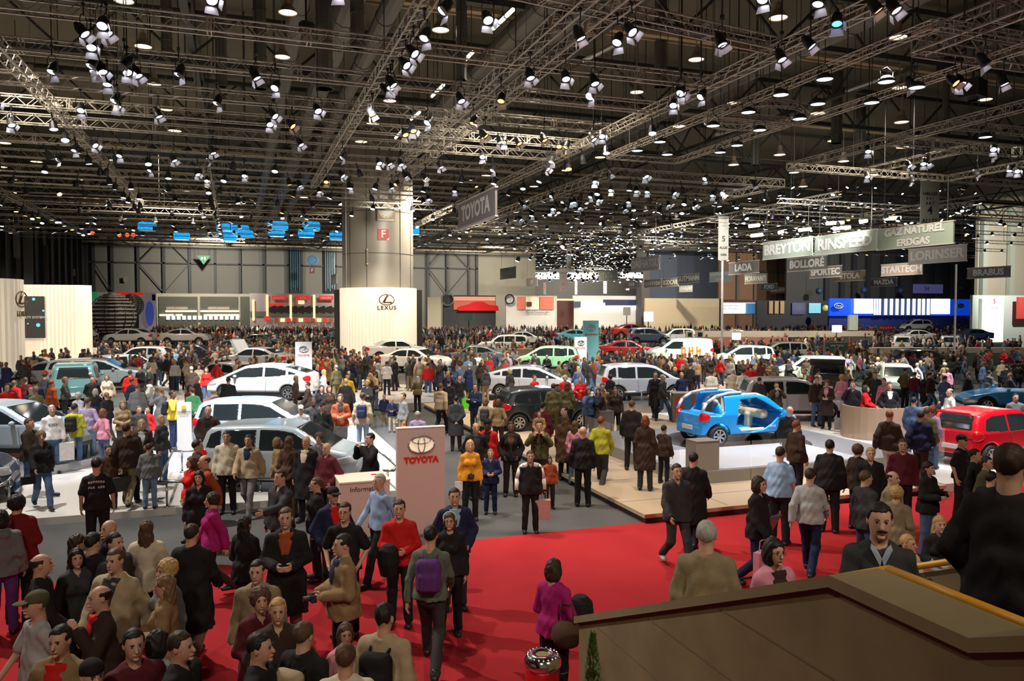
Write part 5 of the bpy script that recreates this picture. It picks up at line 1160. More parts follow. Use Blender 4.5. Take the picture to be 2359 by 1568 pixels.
# ------------------------------------------------------------------ spotlights
def _spot():
    can = MB(); can.lathe([(0, .34), (.06, .34), (.10, .26), (.135, .18), (.14, -.02), (.155, -.03), (.155, -.08), (.13, -.08), (.12, 0)], 16)
    lens = MB(); lens.lathe([(0, -.05), (.128, -.05)], 16)
    yoke = MB(); yoke.tube([(-.16, 0, .08), (-.17, 0, .34), (-.10, 0, .46), (.10, 0, .46), (.17, 0, .34), (.16, 0, .08)], .013, 4)
    barn = MB(); barn.add([(-.13, -.15, -.08), (.13, -.15, -.08), (.17, -.24, -.26), (-.17, -.24, -.26)], [(0, 1, 2, 3)]); barn.add([(-.15, -.12, -.08), (-.15, .12, -.08), (-.22, .14, -.22), (-.22, -.14, -.22)], [(0, 1, 2, 3)])
    clamp = MB(); clamp.bar((0, 0, .45), (0, 0, .72), .02, 5); clamp.box((0, 0, .74), (.09, .09, .1))
    small = MB(); small.lathe([(0, .34), (.10, .26), (.14, .1), (.15, -.08)], 10); small.bar((0, 0, .3), (0, 0, .62), .03, 4); small.mi = 1; small.lathe([(0, -.06), (.14, -.06)], 10)
    return can, lens, yoke, barn, clamp, small
_s = _spot(); S_CAN = _s[0].mesh('can', M_CAN, True); S_LENS = {k: _s[1].mesh('lens', v) for k, v in dict(w=M_LENS, a=M_LENSW, c=M_LENSC, b=M_LENSB).items()}
S_YOKE = _s[2].mesh('yoke', M_CAN); S_BARN = _s[3].mesh('barn_door', M_BARN); S_CLAMP = _s[4].mesh('clamp', M_CAN)
S_SMALL = {k: _s[5].mesh('spotlight', [M_CAN, v]) for k, v in dict(w=M_LENS, a=M_LENSW, c=M_LENSC, b=M_LENSB, o=M_BAY).items()}
random.seed(21)
def near_truss(p):
    best = None
    for i, (a, b, s) in enumerate(TR):
        d = b - a; t = max(0, min(1, ((p.x - a.x) * d.x + (p.y - a.y) * d.y) / (d.x ** 2 + d.y ** 2))); q = a + d * t; e = math.hypot(q.x - p.x, q.y - p.y)
        if best is None or e < best[0]: best = (e, q, s, i, t)
    return best
SPOTS = []
def spotlight(px, py, kind='w', big=True, tilt=None):
    p = at(px, py, ZT - 1.15); e, q, s, i, t = near_truss(p)
    if e < .9: p = Vector((q.x, q.y, q.z - s))
    else: p = Vector((p.x, p.y, ZT - .4))
    SPOTS.append((p, kind, big, random.uniform(0, 6.28) if tilt is None else tilt, random.uniform(.35, .8), i if e < .9 else -1))
W_ = [(236, 66), (246, 83), (193, 84), (200, 100), (120, 170), (210, 157), (218, 170), (236, 170), (237, 185), (287, 157), (293, 172), (317, 179), (412, 176), (590, 184), (634, 208), (6, 260), (187, 262), (264, 237), (270, 250), (366, 276), (500, 242), (632, 272), (622, 290), (732, 260), (41, 306), (136, 350), (222, 345), (275, 362), (401, 373), (346, 396), (492, 366), (482, 372), (695, 333), (754, 367), (563, 408), (476, 420), (690, 434), (140, 378), (455, 405), (771, 448), (1039, 38), (914, 90), (1113, 75), (987, 137), (935, 160), (863, 200), (836, 205), (937, 213), (1322, 95), (1420, 80), (1444, 110), (1212, 186), (1304, 190), (1370, 197), (1062, 237), (985, 287), (1336, 245), (1568, 220), (1537, 257), (1154, 332), (1387, 318), (1367, 325), (870, 385), (890, 390), (923, 385), (1017, 390), (1107, 370), (1134, 398), (1261, 393), (1287, 370), (786, 414), (811, 435), (894, 437), (932, 412), (1012, 417), (1047, 443), (987, 462), (1663, 112), (1800, 142), (1867, 112), (1885, 15), (1570, 222), (1615, 228), (2062, 30), (1757, 5), (488, 8), (775, 5), (1663, 108), (2100, 205), (2190, 190), (2264, 125), (2306, 170), (2000, 352), (2255, 355), (2095, 385), (2125, 378), (2158, 370), (2292, 362), (2252, 405), (2299, 395), (2353, 390), (1998, 410), (2103, 420), (2099, 380)]
C_ = [(1408, 405), (1486, 412), (1493, 430), (1370, 422), (1390, 425), (1464, 430), (1493, 392), (1552, 435), (1330, 440), (1290, 455), (1270, 455), (1250, 470), (1205, 475), (1175, 495), (1300, 480), (1335, 482), (1367, 455), (1335, 455), (1432, 460), (1440, 485), (1540, 475), (1624, 415), (1640, 440), (1666, 452), (1740, 430), (1598, 465), (1225, 487)]
A_ = [(1086, 320), (1131, 320), (1173, 326), (1213, 326), (1254, 326), (952, 305), (944, 306), (1087, 290), (847, 270), (675, 290), (718, 422), (919, 430), (982, 420), (2020, 30), (1158, 240), (1300, 337), (1303, 345), (835, 215)]
for p in W_: spotlight(*p)
for p in C_: spotlight(*p, kind='c')
for p in A_: spotlight(*p, kind='a')
spotlight(1928, 60, 'b'); spotlight(2262, 160, 'a'); spotlight(2355, 75, 'w')
# smaller fittings strung along the trusses farther off
extra = []
for i, (a, b, s) in enumerate(TR):
    mid = (a + b) / 2
    if mid.y < 36: continue
    n = int((b - a).length / 2.6)
    for k in range(n):
        p = a.lerp(b, (k + .5 + random.uniform(-.3, .3)) / n); p.z -= s; x, y, d = proj(p)
        if -10 < x < 2370 and 250 < y < 640: extra.append((d, Vector(p), i))
random.shuffle(extra); extra.sort(key=lambda e: e[0] // 12)
n_ind = max(0, 296 - len(SPOTS))
for d, p, i in extra[:n_ind]: SPOTS.append((p, random.choices('wcaw', (5, 3 if p.x > 15 else 1, 2, 2))[0], False, random.uniform(0, 6.28), random.uniform(.2, .8), i))
tlab = [o['label'] for o in COL.objects if o.name.startswith('lighting_truss') or o.name.startswith('ring_truss')]
tn = [o for o in COL.objects if o.name.startswith('lighting_truss')]
byt = {}
for k, s_ in enumerate(SPOTS): byt.setdefault(s_[5], []).append((proj(s_[0])[0], k))
LAB = {}
KN = dict(w='white-lit', c='cool-lit', a='amber-lit', b='blue-lit')
for t_, ls in byt.items():
    base = 'hanging between the trusses' if t_ < 0 else 'under the ' + (tn[t_]['label'] if t_ < len(tn) else 'truss')
    for r_, (x, k) in enumerate(sorted(ls)):
        LAB[k] = (base, ORD[min(r_, 58)])
def short_truss(l):
    l = l.replace('aluminium lattice truss crossing the left half', 'left cross truss').replace('lattice ', '').replace('running away ', '').replace('cross truss of the bluish-lamp rig right of centre', 'bluish rig cross truss').replace('above the far right stands', 'at far right').replace('small rectangular truss frame', 'small truss frame')
    return l
for k, (p, kind, big, az, tl, ti) in enumerate(SPOTS):
    base, o_ = LAB[k]; label = f'{KN[kind]} black spotlight, {o_} from left, {short_truss(base)}'; label = ' '.join(label.split()[:16])
    if big:
        o = empty('spotlight', (p.x, p.y, p.z - .66)); T(o, label, 'spotlight', 'stage spotlights on the trusses')
        az = R(180) + random.uniform(-1.3, 1.3); Rm = (tl, 0, az)
        for nm, me in (('can', S_CAN), ('barn_door', S_BARN)): q = put(nm, me, o); q.rotation_euler = Rm
        q = put('lens', S_LENS[kind], bpy.data.objects[o.name] and o.children[0])
        put('yoke', S_YOKE, o, rz=az); put('clamp', S_CLAMP, o)
        if ti < 0: mm = MB(); mm.bar((0, 0, .7), (0, 0, (19.45 - o.location.z) / .88), .02, 4); mm.build('drop_rod', M_CAN, o)
        o.scale = (.88,) * 3
    else:
        o = put('spotlight', S_SMALL[kind], None, (p.x, p.y, p.z - .6)); T(o, label, 'spotlight', 'stage spotlights on the trusses'); o.rotation_euler = (tl * .6, 0, az)
# everything beyond the nearest three hundred: one field of lamps
V, Fc, MI = [], [], []
base = MB(); base.lathe([(0, .3), (.13, .2), (.15, -.05)], 7); bl = MB(); bl.lathe([(0, -.06), (.15, -.06)], 7)
far = [(p, None) for d, p, i in extra[n_ind:]]
random.seed(5)
for k in range(1500):        # rows of lamps over the distant stands at centre and right
    u = random.random()
    if k < 620: px, py = random.gauss(1365, 75), random.uniform(530, 650); D = random.uniform(120, 160)
    elif k < 1150: px = random.uniform(1180, 2260); py = random.uniform(455, 600) - (px - 1180) * .0; D = random.uniform(70, 120)
    else: px = random.uniform(0, 1180); py = random.uniform(400, 545); D = random.uniform(75, 150)
    if k >= 620 and 1740 < px: py = random.uniform(430, 560)
    if k < 620 and not (1232 < px < 1484): continue
    p = at_d(px, py, D)
    if p.x < -26: continue
    far.append((p, k))
m = MB(); mats_f = [M_CAN, M_LENS, M_LENSC, M_LENSW, M_BAY]
for p, k in far:
    Rm = Matrix.Rotation(random.uniform(0, 6.28), 3, 'Z') @ Matrix.Rotation(random.uniform(0, .8), 3, 'X'); s = 1 if k is None else random.uniform(.8, 1.5)
    m.mi = 0; m.add([p + Rm @ (Vector(v) * s) for v in base.v], base.f); m.mi = random.choices((1, 2, 3, 4), (6, 3, 1, 1))[0] if k is None or k < 1150 else random.choices((1, 3, 4, 0), (3, 2, 2, 5))[0]
    m.add([p + Rm @ (Vector(v) * s) for v in bl.v], bl.f)
T(m.build('distant_spotlights', mats_f), 'countless small distant spotlights glittering over the far stands', 'spotlights', kind='stuff')
# the glowing light band of the far hall
for i, (x0, x1, y0, y1) in enumerate(((1234, 1375, 628, 642), (1430, 1480, 628, 640))):
    a = at_d(x0, y0, 165); b = at_d(x1, y1, 165); m = MB(); m.box((0, 0, 0), ((b - a).xy.length, 1.0, a.z - b.z)); T(m.build('light_band', mat('bright_band', (1, 1, 1), .5, emit=5, ecol=(.95, .97, 1)), None, loc=(a + b) / 2, rz=R(-17)), ('left', 'right')[i] + ' glaring white light band hanging in the far hall', 'light')
m = MB(); m.tube([(0, 0, 0), (0, 0, .01)], .01)
# high-bay lamps under the roof
bay = MB(); bay.lathe([(0, .55), (.12, .55), (.16, .3), (.28, .12), (.34, 0)], 16); bay.bar((0, 0, .5), (0, 0, 4.1), .02, 4); bay.mi = 1; bay.lathe([(0, .03), (.32, .03)], 16)
BAYM = bay.mesh('bay_lamp', [mat('bay_housing', (.35, .27, .2), .5), M_BAY], False)
B_ = [(663, 30), (330, 108), (650, 132), (285, 3), (70, 177), (355, 194), (130, 242), (384, 253), (175, 290), (402, 302), (1015, 70), (1793, 42), (2069, 87), (898, 233), (860, 285), (832, 327), (1467, 213), (2072, 203), (2270, 230), (1604, 138), (1690, 238), (1884, 262), (1565, 292), (1382, 363), (1305, 393), (2077, 282), (2079, 340), (1796, 357), (1690, 380), (1829, 398), (1921, 325), (1943, 372), (2012, 403), (2085, 400), (1850, 430), (3, 385), (84, 373), (265, 370), (10, 330), (700, 455), (430, 440), (560, 445), (1230, 430), (1120, 405)]
for i, (px, py) in enumerate(B_):
    zz = 15.2; p = at(px, py, zz); side = 'left' if px < 1180 else 'right'
    o = put('bay_lamp', BAYM, None, (p.x, p.y, p.z), scale=1.0 if py < 260 else 1.2); T(o, '', 'lamp', 'warm bay lamps under the roof')
bl_ = sorted([o for o in COL.objects if o.name.startswith('bay_lamp')], key=lambda o: proj(o.location)[0])
for i, o in enumerate(bl_): o['label'] = f'warm bell-shaped bay lamp under the dark roof, {ORD[i]} from the left'
# greenish flood lamps in the right rigs
F_ = [(1900, 184), (2042, 190), (1799, 220), (1884, 241), (2008, 238), (1724, 260), (1842, 275), (1643, 291), (1750, 301), (1520, 328), (1537, 357), (1468, 348), (1659, 352), (1698, 336), (2112, 203), (2270, 317)]
m = MB(); m.lathe([(0, .2), (.1, .18), (.2, .1), (.235, 0), (.225, 0), (.19, .05), (0, .08)], 18); m.tube([(-.22, 0, .06), (-.22, 0, .3), (0, 0, .42), (.22, 0, .3), (.22, 0, .06)], .012, 4); FM = m.mesh('reflector', M_STEELG, True); m = MB(); m.lathe([(0, .02), (.215, .02)], 18); FL = m.mesh('flood_glass', mat('greenish_flood', (.8, 1, .9), .5, emit=5, ecol=(.86, 1, .90)))
for i, (px, py) in enumerate(F_):
    p = at(px, py, ZT - 1.4); o = put('flood_lamp', FM, None, p); put('flood_glass', FL, o); T(o, f'round greenish-white flood lamp at upper right, {ORD[i]} counted', 'lamp', 'flood lamps at upper right')
    mm = MB(); mm.bar((0, 0, .42), (0, 0, 19.45 - ZT + 1.4), .012, 4); mm.build('drop_rod', M_STEELG, o)
for i, o in enumerate(sorted([o for o in COL.objects if o.name.startswith('flood_lamp')], key=lambda o: proj(o.location)[0])): o['label'] = f'round greenish-white flood lamp at upper right, {ORD[i]} from the left'
# fluorescent tubes above the centre trusses
for i, (a, b) in enumerate((((1136, 66), (1182, 22)), ((1055, 155), (1089, 120)), ((995, 222), (1022, 195)), ((947, 275), (967, 258)), ((911, 318), (929, 298)))):
    p, q = at(*a, 14.4), at(*b, 14.4); mm = MB(); mm.bar(p, q, .07, 6); o = mm.build('tube_lamp', M_LITW); T(o, f'slanting warm white tube lamp above the centre trusses, {ORD[i]} from the top', 'lamp', 'tube lamps above the centre trusses')
    mm = MB(); d_ = (q - p)
    for f_ in (.33, .66): c_ = p + d_ * f_; mm.bar(c_ - d_ * .02, c_ + d_ * .02, .08, 6)
    mm.bar(p + Vector((0, 0, .1)), q + Vector((0, 0, .1)), .05, 4); mm.bar((p + q) / 2, ((p + q) / 2) + Vector((0, 0, 4.8)), .02, 3); mm.build('batten', M_STEELG, o)
for i, (a, b) in enumerate((((1345, 140), (1430, 95)), ((1950, 208), (2030, 180)), ((1650, 310), (1735, 285)))):
    p, q = at(*a, 14.5), at(*b, 14.5); mm = MB(); mm.bar(p, q, .1, 8); T(mm.build('unlit_tube', M_METB), f'unlit grey tube lamp, {ORD[i]} from the left among those at right', 'lamp')
for i, (x0, x1, y) in enumerate(((1919, 1959, 523), (1903, 1944, 512), (1840, 1868, 527), (2038, 2075, 501), (1981, 1998, 508), (1793, 1805, 533), (1725, 1750, 518), (1730, 1757, 540))):
    p, q = at(x0, y + 3, 11.4), at(x1, y, 11.4); p = at_d(x0, y + 3, 60); q = at_d(x1, y, 60); mm = MB(); mm.bar(p, q, .13, 6); T(mm.build('tube_lamp', M_LITW), f'horizontal tube lamp above the BREYTON and RINSPEED banners, {ORD[i]} listed', 'lamp', 'tube lamps above the right banners')
for i, o in enumerate(sorted([o for o in COL.objects if o.name.startswith('tube_lamp') and o.get('group') == 'tube lamps above the right banners'], key=lambda o: o.data.vertices[0].co.x)): o['label'] = f'horizontal tube lamp above the right banners, {ORD[i]} from the left'
for i, (px, py) in enumerate(((213, 537), (275, 541), (293, 541), (307, 541))):
    mm = MB(); mm.lathe([(0, 0), (.3, 0)], 10, axis='y'); T(mm.build('red_lamp', M_LENSR, None, loc=at_d(px, py, 110)), f'small red signal lamp over the far left wall, {ORD[i]} from the left', 'lamp')
# black loudspeakers and projector
for i, (px, py, D, w_) in enumerate(((2242, 205, 26, .75), (2180, 150, 25, .5), (705, 62, 24, .35), (350, 335, 40, .4), (430, 340, 40, .4), (565, 340, 40, .45), (660, 345, 42, .4), (500, 500, 70, .8), (720, 395, 55, .6), (2220, 100, 24, .4))):
    p = at_d(px, py, D); mm = MB(); mm.box((0, 0, 0), (w_, w_ * .8, w_ * .75), R(20)); mm.bar((0, 0, w_ * .3), (0, 0, 19.45 - p.z), .03, 5); mm.lathe([(w_ * .2, -w_ * .5), (w_ * .25, -w_ * .36)], 10); T(mm.build('moving_head', M_BLACK, None, loc=p), f'black unlit moving lamp head among the trusses, {ORD[i]} listed', 'lamp')
for i, o in enumerate(sorted([o for o in COL.objects if o.name.startswith('moving_head')], key=lambda o: proj(o.location)[0])): o['label'] = f'black unlit moving lamp head among the trusses, {ORD[i]} from the left'
# ------------------------------------------------------------------ the cars on show
CARPOS = []; CIRC = []
def disc(p, r, z0, z1, label, mt_=M_METB):
    m = MB(); m.lathe([(0, z1), (r, z1), (r, z0)], 40); o = m.build('turntable', mt_, None, False, (p.x, p.y, 0)); T(o, label, 'turntable'); return o
def carD(kind, px, D, base, head, color, label, tt=None, **k):
    """car centred at column px, D metres ahead, standing at height base; head = degrees from image-right, counter-clockwise"""
    p = at_d(px, 715, D); p.z = base; CARPOS.append((p.x, p.y, CARS[kind]['L'] / 2 + .1, R(-19.4 + head)))
    if tt: CIRC.append((p.x, p.y, CARS[kind]['L'] * .56 + .3)); disc(p, CARS[kind]['L'] * .56, 0, base, tt)
    return car(kind, p, R(-19.4 + head), color, label, **k)
SB = (.42, .50, .56); SIL = (.50, .52, .55); WHI = (.75, .77, .78)
# the open blue show car
p = at_d(1700, 715, 22.9); p.z = .5; CARPOS.append((p.x, p.y, 2, 0))
b = car('hatch', p, R(2), (.008, .30, .80), 'bright blue doorless concept car with open tailgate on the podium', .02, open_body=True)
m = MB(); m.lathe([(0, .01), (2.1, .01), (2.1, 0)], 40); q = m.build('turntable', mat('black_turntable', (.02, .02, .025), .15), None, False, (p.x, p.y, .5)); T(q, 'glossy black turntable under the blue concept car', 'turntable')
BG = mat('cream_interior', (.62, .50, .32), .5); CYS = mat('cyan_seat', (.02, .42, .75), .5); SILV = mat('silver_roof_paint', (.62, .64, .68), .3, .3, coat=.6)
def sd(name, fn, lo, hi, mt_, par, h=.02):
    G = grid(lo, hi, h); V, Q = snet(fn(G) + 0 * (G[0] + G[1] + G[2]), lo, h); return put(name, np_mesh(name, V, Q, mt_), par)
for y in (.36, -.36):
    sd('seat', lambda G: smin(s_box(G, (-.18, y, .42), (.26, .22, .07), .05), s_ell(G, (-.44, y, .78), (.10, .22, .36)), .08), (-.7, y - .3, .3), (.2, y + .3, 1.25), CYS, b)
    sd('headrest', lambda G: s_ell(G, (-.50, y, 1.13), (.06, .12, .09)), (-.6, y - .2, 1.0), (-.4, y + .2, 1.25), BG, b)
sd('dashboard', lambda G: smin(s_box(G, (.52, 0, .84), (.14, .62, .13), .10), s_box(G, (.42, 0, .6), (.1, .10, .22), .06), .1), (.2, -.75, .3), (.8, .75, 1.05), BG, b)
sd('door_sill', lambda G: np.minimum(s_box(G, (.0, .62, .42), (.5, .05, .05), .04), s_box(G, (.0, -.62, .42), (.5, .05, .05), .04)), (-.6, -.75, .3), (.6, .75, .55), BG, b)
m = MB(); Mw = Matrix.Rotation(R(65), 3, 'Y')
for k in range(20):
    a, c = 2 * math.pi * k / 20, 2 * math.pi * (k + 1) / 20; P = lambda t: Vector((.30, .36, .90)) + Mw @ Vector((.18 * math.cos(t), .18 * math.sin(t), 0)); m.bar(P(a), P(c), .018, 6)
m.bar(Vector((.30, .36, .90)) + Mw @ Vector((0, -.17, 0)), Vector((.30, .36, .90)) + Mw @ Vector((0, .17, 0)), .025, 6); m.build('steering_wheel', BG, b, True)
for s in (1, -1):
    m = MB(); pts = [(-1.66, s * .60, .98), (-1.50, s * .60, 1.25), (-1.2, s * .60, 1.42), (-.75, s * .58, 1.50), (-.3, s * .56, 1.50)]
    m.tube(pts, .045, 8); m.build('tailgate_arch', SILV, b, True)
    m = MB(); pts = [(-.72, s * .74, .90), (-.70, s * .66, 1.12), (-.55, s * .60, 1.33), (-.2, s * .57, 1.43), (.2, s * .57, 1.43), (.5, s * .58, 1.33)]; m.tube(pts, .055, 8); m.build('silver_roof_rail', SILV, b, True)
text('~xxxx', .10, M_LETW, b, (.62, -.815, .52), UP, depth=.004, shear=.3)

# the rest, with what sets each apart
carD('mpv', 655, 18.6, .17, -1, SB, 'pale blue hatchback behind the information desk', h=.025)
carD('mpv', 602, 23.2, .22, 0, SB, 'silver-blue car with dark roof slits behind the pale blue hatchback', h=.03)
carD('liftback', 606, 33, .62, 176, WHI, 'large white liftback on a turntable at left centre', 'raised turntable under the large white liftback', h=.03)
carD('wagon', 10, 21.2, .38, -2, SB, 'pale blue family car behind the striped shirt man at left', 'low turntable under the pale blue family car', h=.03)
carD('hatch', -185, 16.8, .16, 25, (.03, .04, .07), 'dark blue car cut off by the left edge')
carD('suv', 172, 32, .5, 117, (.10, .25, .28), 'teal off-road car seen from behind at left', 'turntable under the teal off-road car')
carD('wagon', 228, 37, .6, 15, (.30, .36, .38), 'grey-green estate car behind the teal off-road car', 'turntable under the grey-green estate')
carD('sedan', 110, 42, .2, 200, (.4, .4, .42), 'silver car near the foot of the black display')
carD('sedan', 590, 47, .7, 170, (.50, .50, .50), 'silver saloon with raised white bonnet left of the white pylon', 'turntable under the silver saloon')
o = [q for q in COL.objects if q.get('label', '').startswith('silver saloon with raised')][0]
m = MB(); m.prism([(.7, 1.0), (1.2, 1.9), (1.35, 1.85), (.85, .95)], -.7, .7, lambda a, b_, c: (a, c, b_)); m.build('raised_bonnet', mat('white_bonnet', (.75, .75, .75), .3), o)
carD('hatch', 328, 52, .5, 190, (.6, .6, .62), 'small white car in the crowd right of the cream wall')
carD('sedan', 300, 70, 1.3, 180, (.6, .6, .6), 'white saloon on the ledge below the silver domes', detail=False)
carD('sedan', 425, 70, 1.3, 10, (.5, .45, .42), 'pale car beside the white saloon on the far ledge', detail=False)
carD('mpv', 290, 47, .2, 60, (.6, .62, .64), 'white hatchback with open rear left of centre crowd', detail=False)
carD('sedan', 450, 58, .4, 5, (.02, .02, .03), 'black saloon in the crowd left of the silver saloon', detail=False)
carD('hatch', 520, 41, .2, 150, (.65, .62, .66), 'small white and red car behind the large white liftback', detail=False)
carD('sedan', 80, 46, .2, 20, (.03, .03, .04), 'black car in the crowd at far left', detail=False)
carD('hatch', 1252, 27.6, .20, 19, (.012, .022, .028), 'dark green-black small hatchback with yellow print on its side', h=.025)
o = [q for q in COL.objects if q.get('label', '').startswith('dark green-black')][0]; text('~xxxxxx', .17, mat('yellow_print', (.7, .55, .02), .5), o, (-.3, -.80, .55), UP, depth=.004, shear=.3)
carD('liftback', 1222, 37, .25, -8, SIL, 'silver liftback behind the dark small hatchback')
carD('mpv', 1478, 33.5, .55, 6, SIL, 'silver hatchback on a turntable left of the poster counter', 'turntable under the silver hatchback')
carD('mpv', 1822, 30, .25, -3, (.52, .51, .53), 'silver five-door car directly behind the blue concept car', h=.03)
carD('hatch', 2285, 21.5, .22, 28, (.62, .004, .015), 'bright red small hatchback at the right edge', h=.022)
o = [q for q in COL.objects if q.get('label', '').startswith('bright red small')][0]
m = MB(); m.tube([(-1.66, -.5, 1.32), (-1.72, -.5, 1.42), (-1.72, .5, 1.42), (-1.66, .5, 1.32)], .03, 6); m.build('roof_spoiler', M_PAINT, o).color = (.62, .004, .015, 1)
carD('roadster', 2345, 31, .3, 165, (.01, .25, .62), 'blue open roadster with chrome grille at the right edge', 'turntable under the blue roadster')
carD('mpv', 1262, 46, .75, 172, (.36, .66, .38), 'pale green concept car before the blue-green pylon', 'high turntable under the pale green concept car', h=.03)
carD('sedan', 912, 53, .95, 20, WHI, 'upper white saloon at the foot of the lit drum', 'upper turntable before the lit drum')
carD('sedan', 958, 46, .7, -20, WHI, 'lower white saloon in the crowd below the drum', 'lower turntable in the crowd below the drum')
carD('van', 1565, 52, .7, 180, (.75, .80, .76), 'white van with orange side print right of centre', 'stage under the white van'); o = [q for q in COL.objects if q.get('label', '').startswith('white van with')][0]; text('~xxx', .8, mat('orange_print', (.8, .22, .02), .5), o, (-.6, .915, 1.0), (math.pi / 2, 0, math.pi), depth=.004, bold=.03)
carD('mpv', 1715, 50, .6, 175, (.72, .80, .74), 'pale green-white car right of the white van', detail=False)
carD('mpv', 1800, 56, .6, 178, (.66, .72, .68), 'farther of two white cars left of the open black boot', detail=False)
carD('van', 1868, 44, .25, 172, (.76, .84, .78), 'white car with large windows left of the open black boot', detail=False, scale=.85)
o = carD('suv', 1908, 38, .2, 68, (.02, .025, .025), 'black car with its boot open in the crowd', detail=False); m = MB(); m.prism([(-2.2, 1.7), (-2.9, 1.95), (-2.95, 1.85), (-2.2, 1.6)], -.75, .75, lambda a, b_, c: (a, c, b_)); m.build('raised_boot_lid', M_BLACKP, o)
carD('hatch', 2066, 37.5, .3, -108, (.78, .88, .80), 'white small car facing the viewer before the green wall', 'white stage under the small white car', h=.03)
carD('mpv', 2125, 52, .3, 10, (.03, .03, .04), 'dark car in front of the green wall at right', detail=False)
carD('sedan', 1445, 58, .7, 0, (.60, .02, .02), 'red car in the crowd right of the blue-green pylon', detail=False)
carD('hatch', 1492, 68, 1.4, 5, (.14, .19, .30), 'blue-grey hatchback raised behind the red car', detail=False)
carD('hatch', 1560, 74, 1.2, 185, (.7, .75, .7), 'white hatchback raised right of the blue-grey one', detail=False)
carD('sedan', 1455, 82, 1.5, 5, (.55, .03, .02), 'small red car far behind the blue-grey hatchback', detail=False)
carD('roadster', 1560, 60, .5, 5, (.7, .7, .72), 'white open car below the two pale screens', detail=False)
carD('sedan', 1205, 75, .9, 10, (.65, .70, .66), 'white car far off left of the blue-green pylon', detail=False)
carD('sedan', 1330, 80, 1.0, 0, (.1, .45, .6), 'light blue car far off above the crowd', detail=False)
carD('suv', 1160, 68, .5, 175, (.6, .62, .6), 'white off-road car far off right of the drum', detail=False)
carD('sedan', 1095, 52, .6, 175, (.12, .16, .2), 'dark blue-grey car in the crowd right of the drum', detail=False)
carD('hatch', 2112, 95, 1.8, 175, (.7, .72, .75), 'white car raised before the bright blue stand', detail=False)
carD('sedan', 2105, 82, .9, 180, (.75, .75, .78), 'white car in the crowd below the bright blue stand', detail=False)
carD('suv', 2080, 72, .3, 64, (.65, .66, .68), 'left of two white-roofed cars seen end-on at right', detail=False)
carD('suv', 2190, 72, .3, 61, (.6, .62, .66), 'right of two white-roofed cars seen end-on', detail=False)
carD('sedan', 1690, 88, .8, 180, (.5, .5, .52), 'silver car in the distant crowd before the sand wall', detail=False)
carD('sedan', 2240, 90, .8, 180, (.05, .1, .35), 'blue car in the distant crowd at right', detail=False)
carD('sedan', 600, 80, .5, 5, (.15, .22, .2), 'dark green car far off before the orange stands', detail=False)
carD('sedan', 545, 66, .5, 5, (.08, .08, .09), 'dark saloon far off left of the orange stands', detail=False)
# ------------------------------------------------------------------ the stage lights that do the lighting (they sit in the rigs)
def stage(px, py, z, power, color=WHITE, off=(0, 0), size=60, zl=11.2, name='stage_light'):
    t = at(px, py, z); return lamp('SPOT', name, (t.x + off[0], t.y + off[1], zl), power, color, t, R(size), .7, .18)
KL = 1.0
for px, py, pw, c, off, sz in (
    (300, 1110, 4500, WHITE, (-3, -2), 55), (120, 1030, 7000, COOL, (-2, -3), 50), (640, 1010, 17000, COOL, (-2, -3), 50), (700, 1000, 5000, COOL, (3, -2), 50),
    (600, 925, 17000, COOL, (-2, -5), 45), (600, 925, 9000, WHITE, (4, -4), 45), (880, 1040, 6000, WHITE, (0, -2), 55), (200, 936, 8000, WHITE, (2, -5), 60),
    (1700, 1010, 6500, COOL, (-1, -4), 42), (1760, 1060, 4200, COOL, (2, -1), 45), (1900, 1030, 6000, WHITE, (1, -1), 60), (1500, 1120, 3500, WARM, (-1, -1), 60), (2280, 1020, 11000, COOL, (-1, -3), 50), (2170, 1090, 5000, WHITE, (0, -1), 50),
    (1240, 968, 4500, WHITE, (0, -4), 50), (1470, 926, 8000, COOL, (0, -5), 50), (1240, 906, 6000, COOL, (0, -5), 55),
    (1260, 869, 12000, (.85, 1, .85), (0, -7), 50), (2060, 890, 16000, (.85, 1, .85), (0, -6), 40), (2330, 920, 9000, COOL, (0, -4), 50), (1560, 851, 12000, (.85, 1, .9), (0, -7), 60), (1850, 875, 12000, (.85, 1, .88), (0, -7), 60),
    (450, 860, 7000, WHITE, (0, -4), 80), (800, 880, 6000, WARM, (0, -4), 80), (1050, 860, 6000, WARM, (0, -4), 80), (1000, 960, 3500, WARM, (0, -3), 80), (1650, 880, 6000, WARM, (0, -4), 80), (1250, 1110, 1800, WHITE, (-3, 1), 75)):
    stage(px, py, .4, pw * KL, c, off, sz)
# lamps over the foreground carpet, coming from the upper left
lamp('SPOT', 'stage_light', (-5.5, 17.5, 11.4), 6000, (1, .90, .80), (1.8, 11, 0), R(62), .8, .12)
lamp('SPOT', 'stage_light', (3.0, 17.8, 11.4), 2400, (1, .90, .80), (6, 11, 0), R(70), .8, .12)
lamp('SPOT', 'stage_light', (-7, 16, 11.4), 1500, (1, .9, .8), (-5, 12, 0), R(80), .8, .2)
# stand walls and the drum
lamp('SPOT', 'stage_light', (cc.x - 2, cc.y - 12, 10.8), 4500, (1, .88, .70), (cc.x, cc.y - 3, 3), R(50), .6, .2)
lamp('SPOT', 'stage_light', (cc.x + 1, cc.y - 13, 11), 4500, (1, .9, .75), (cc.x, cc.y - 2, 9.5), R(60), .8, .2)
lamp('SPOT', 'stage_light', (-18, 42, 11), 4500, (1, .88, .7), (-18, 50, 3), R(80), .7, .2)
lamp('SPOT', 'stage_light', (-14, 54, 11), 3500, (1, .88, .7), (-13, 62, 3), R(80), .7, .2)
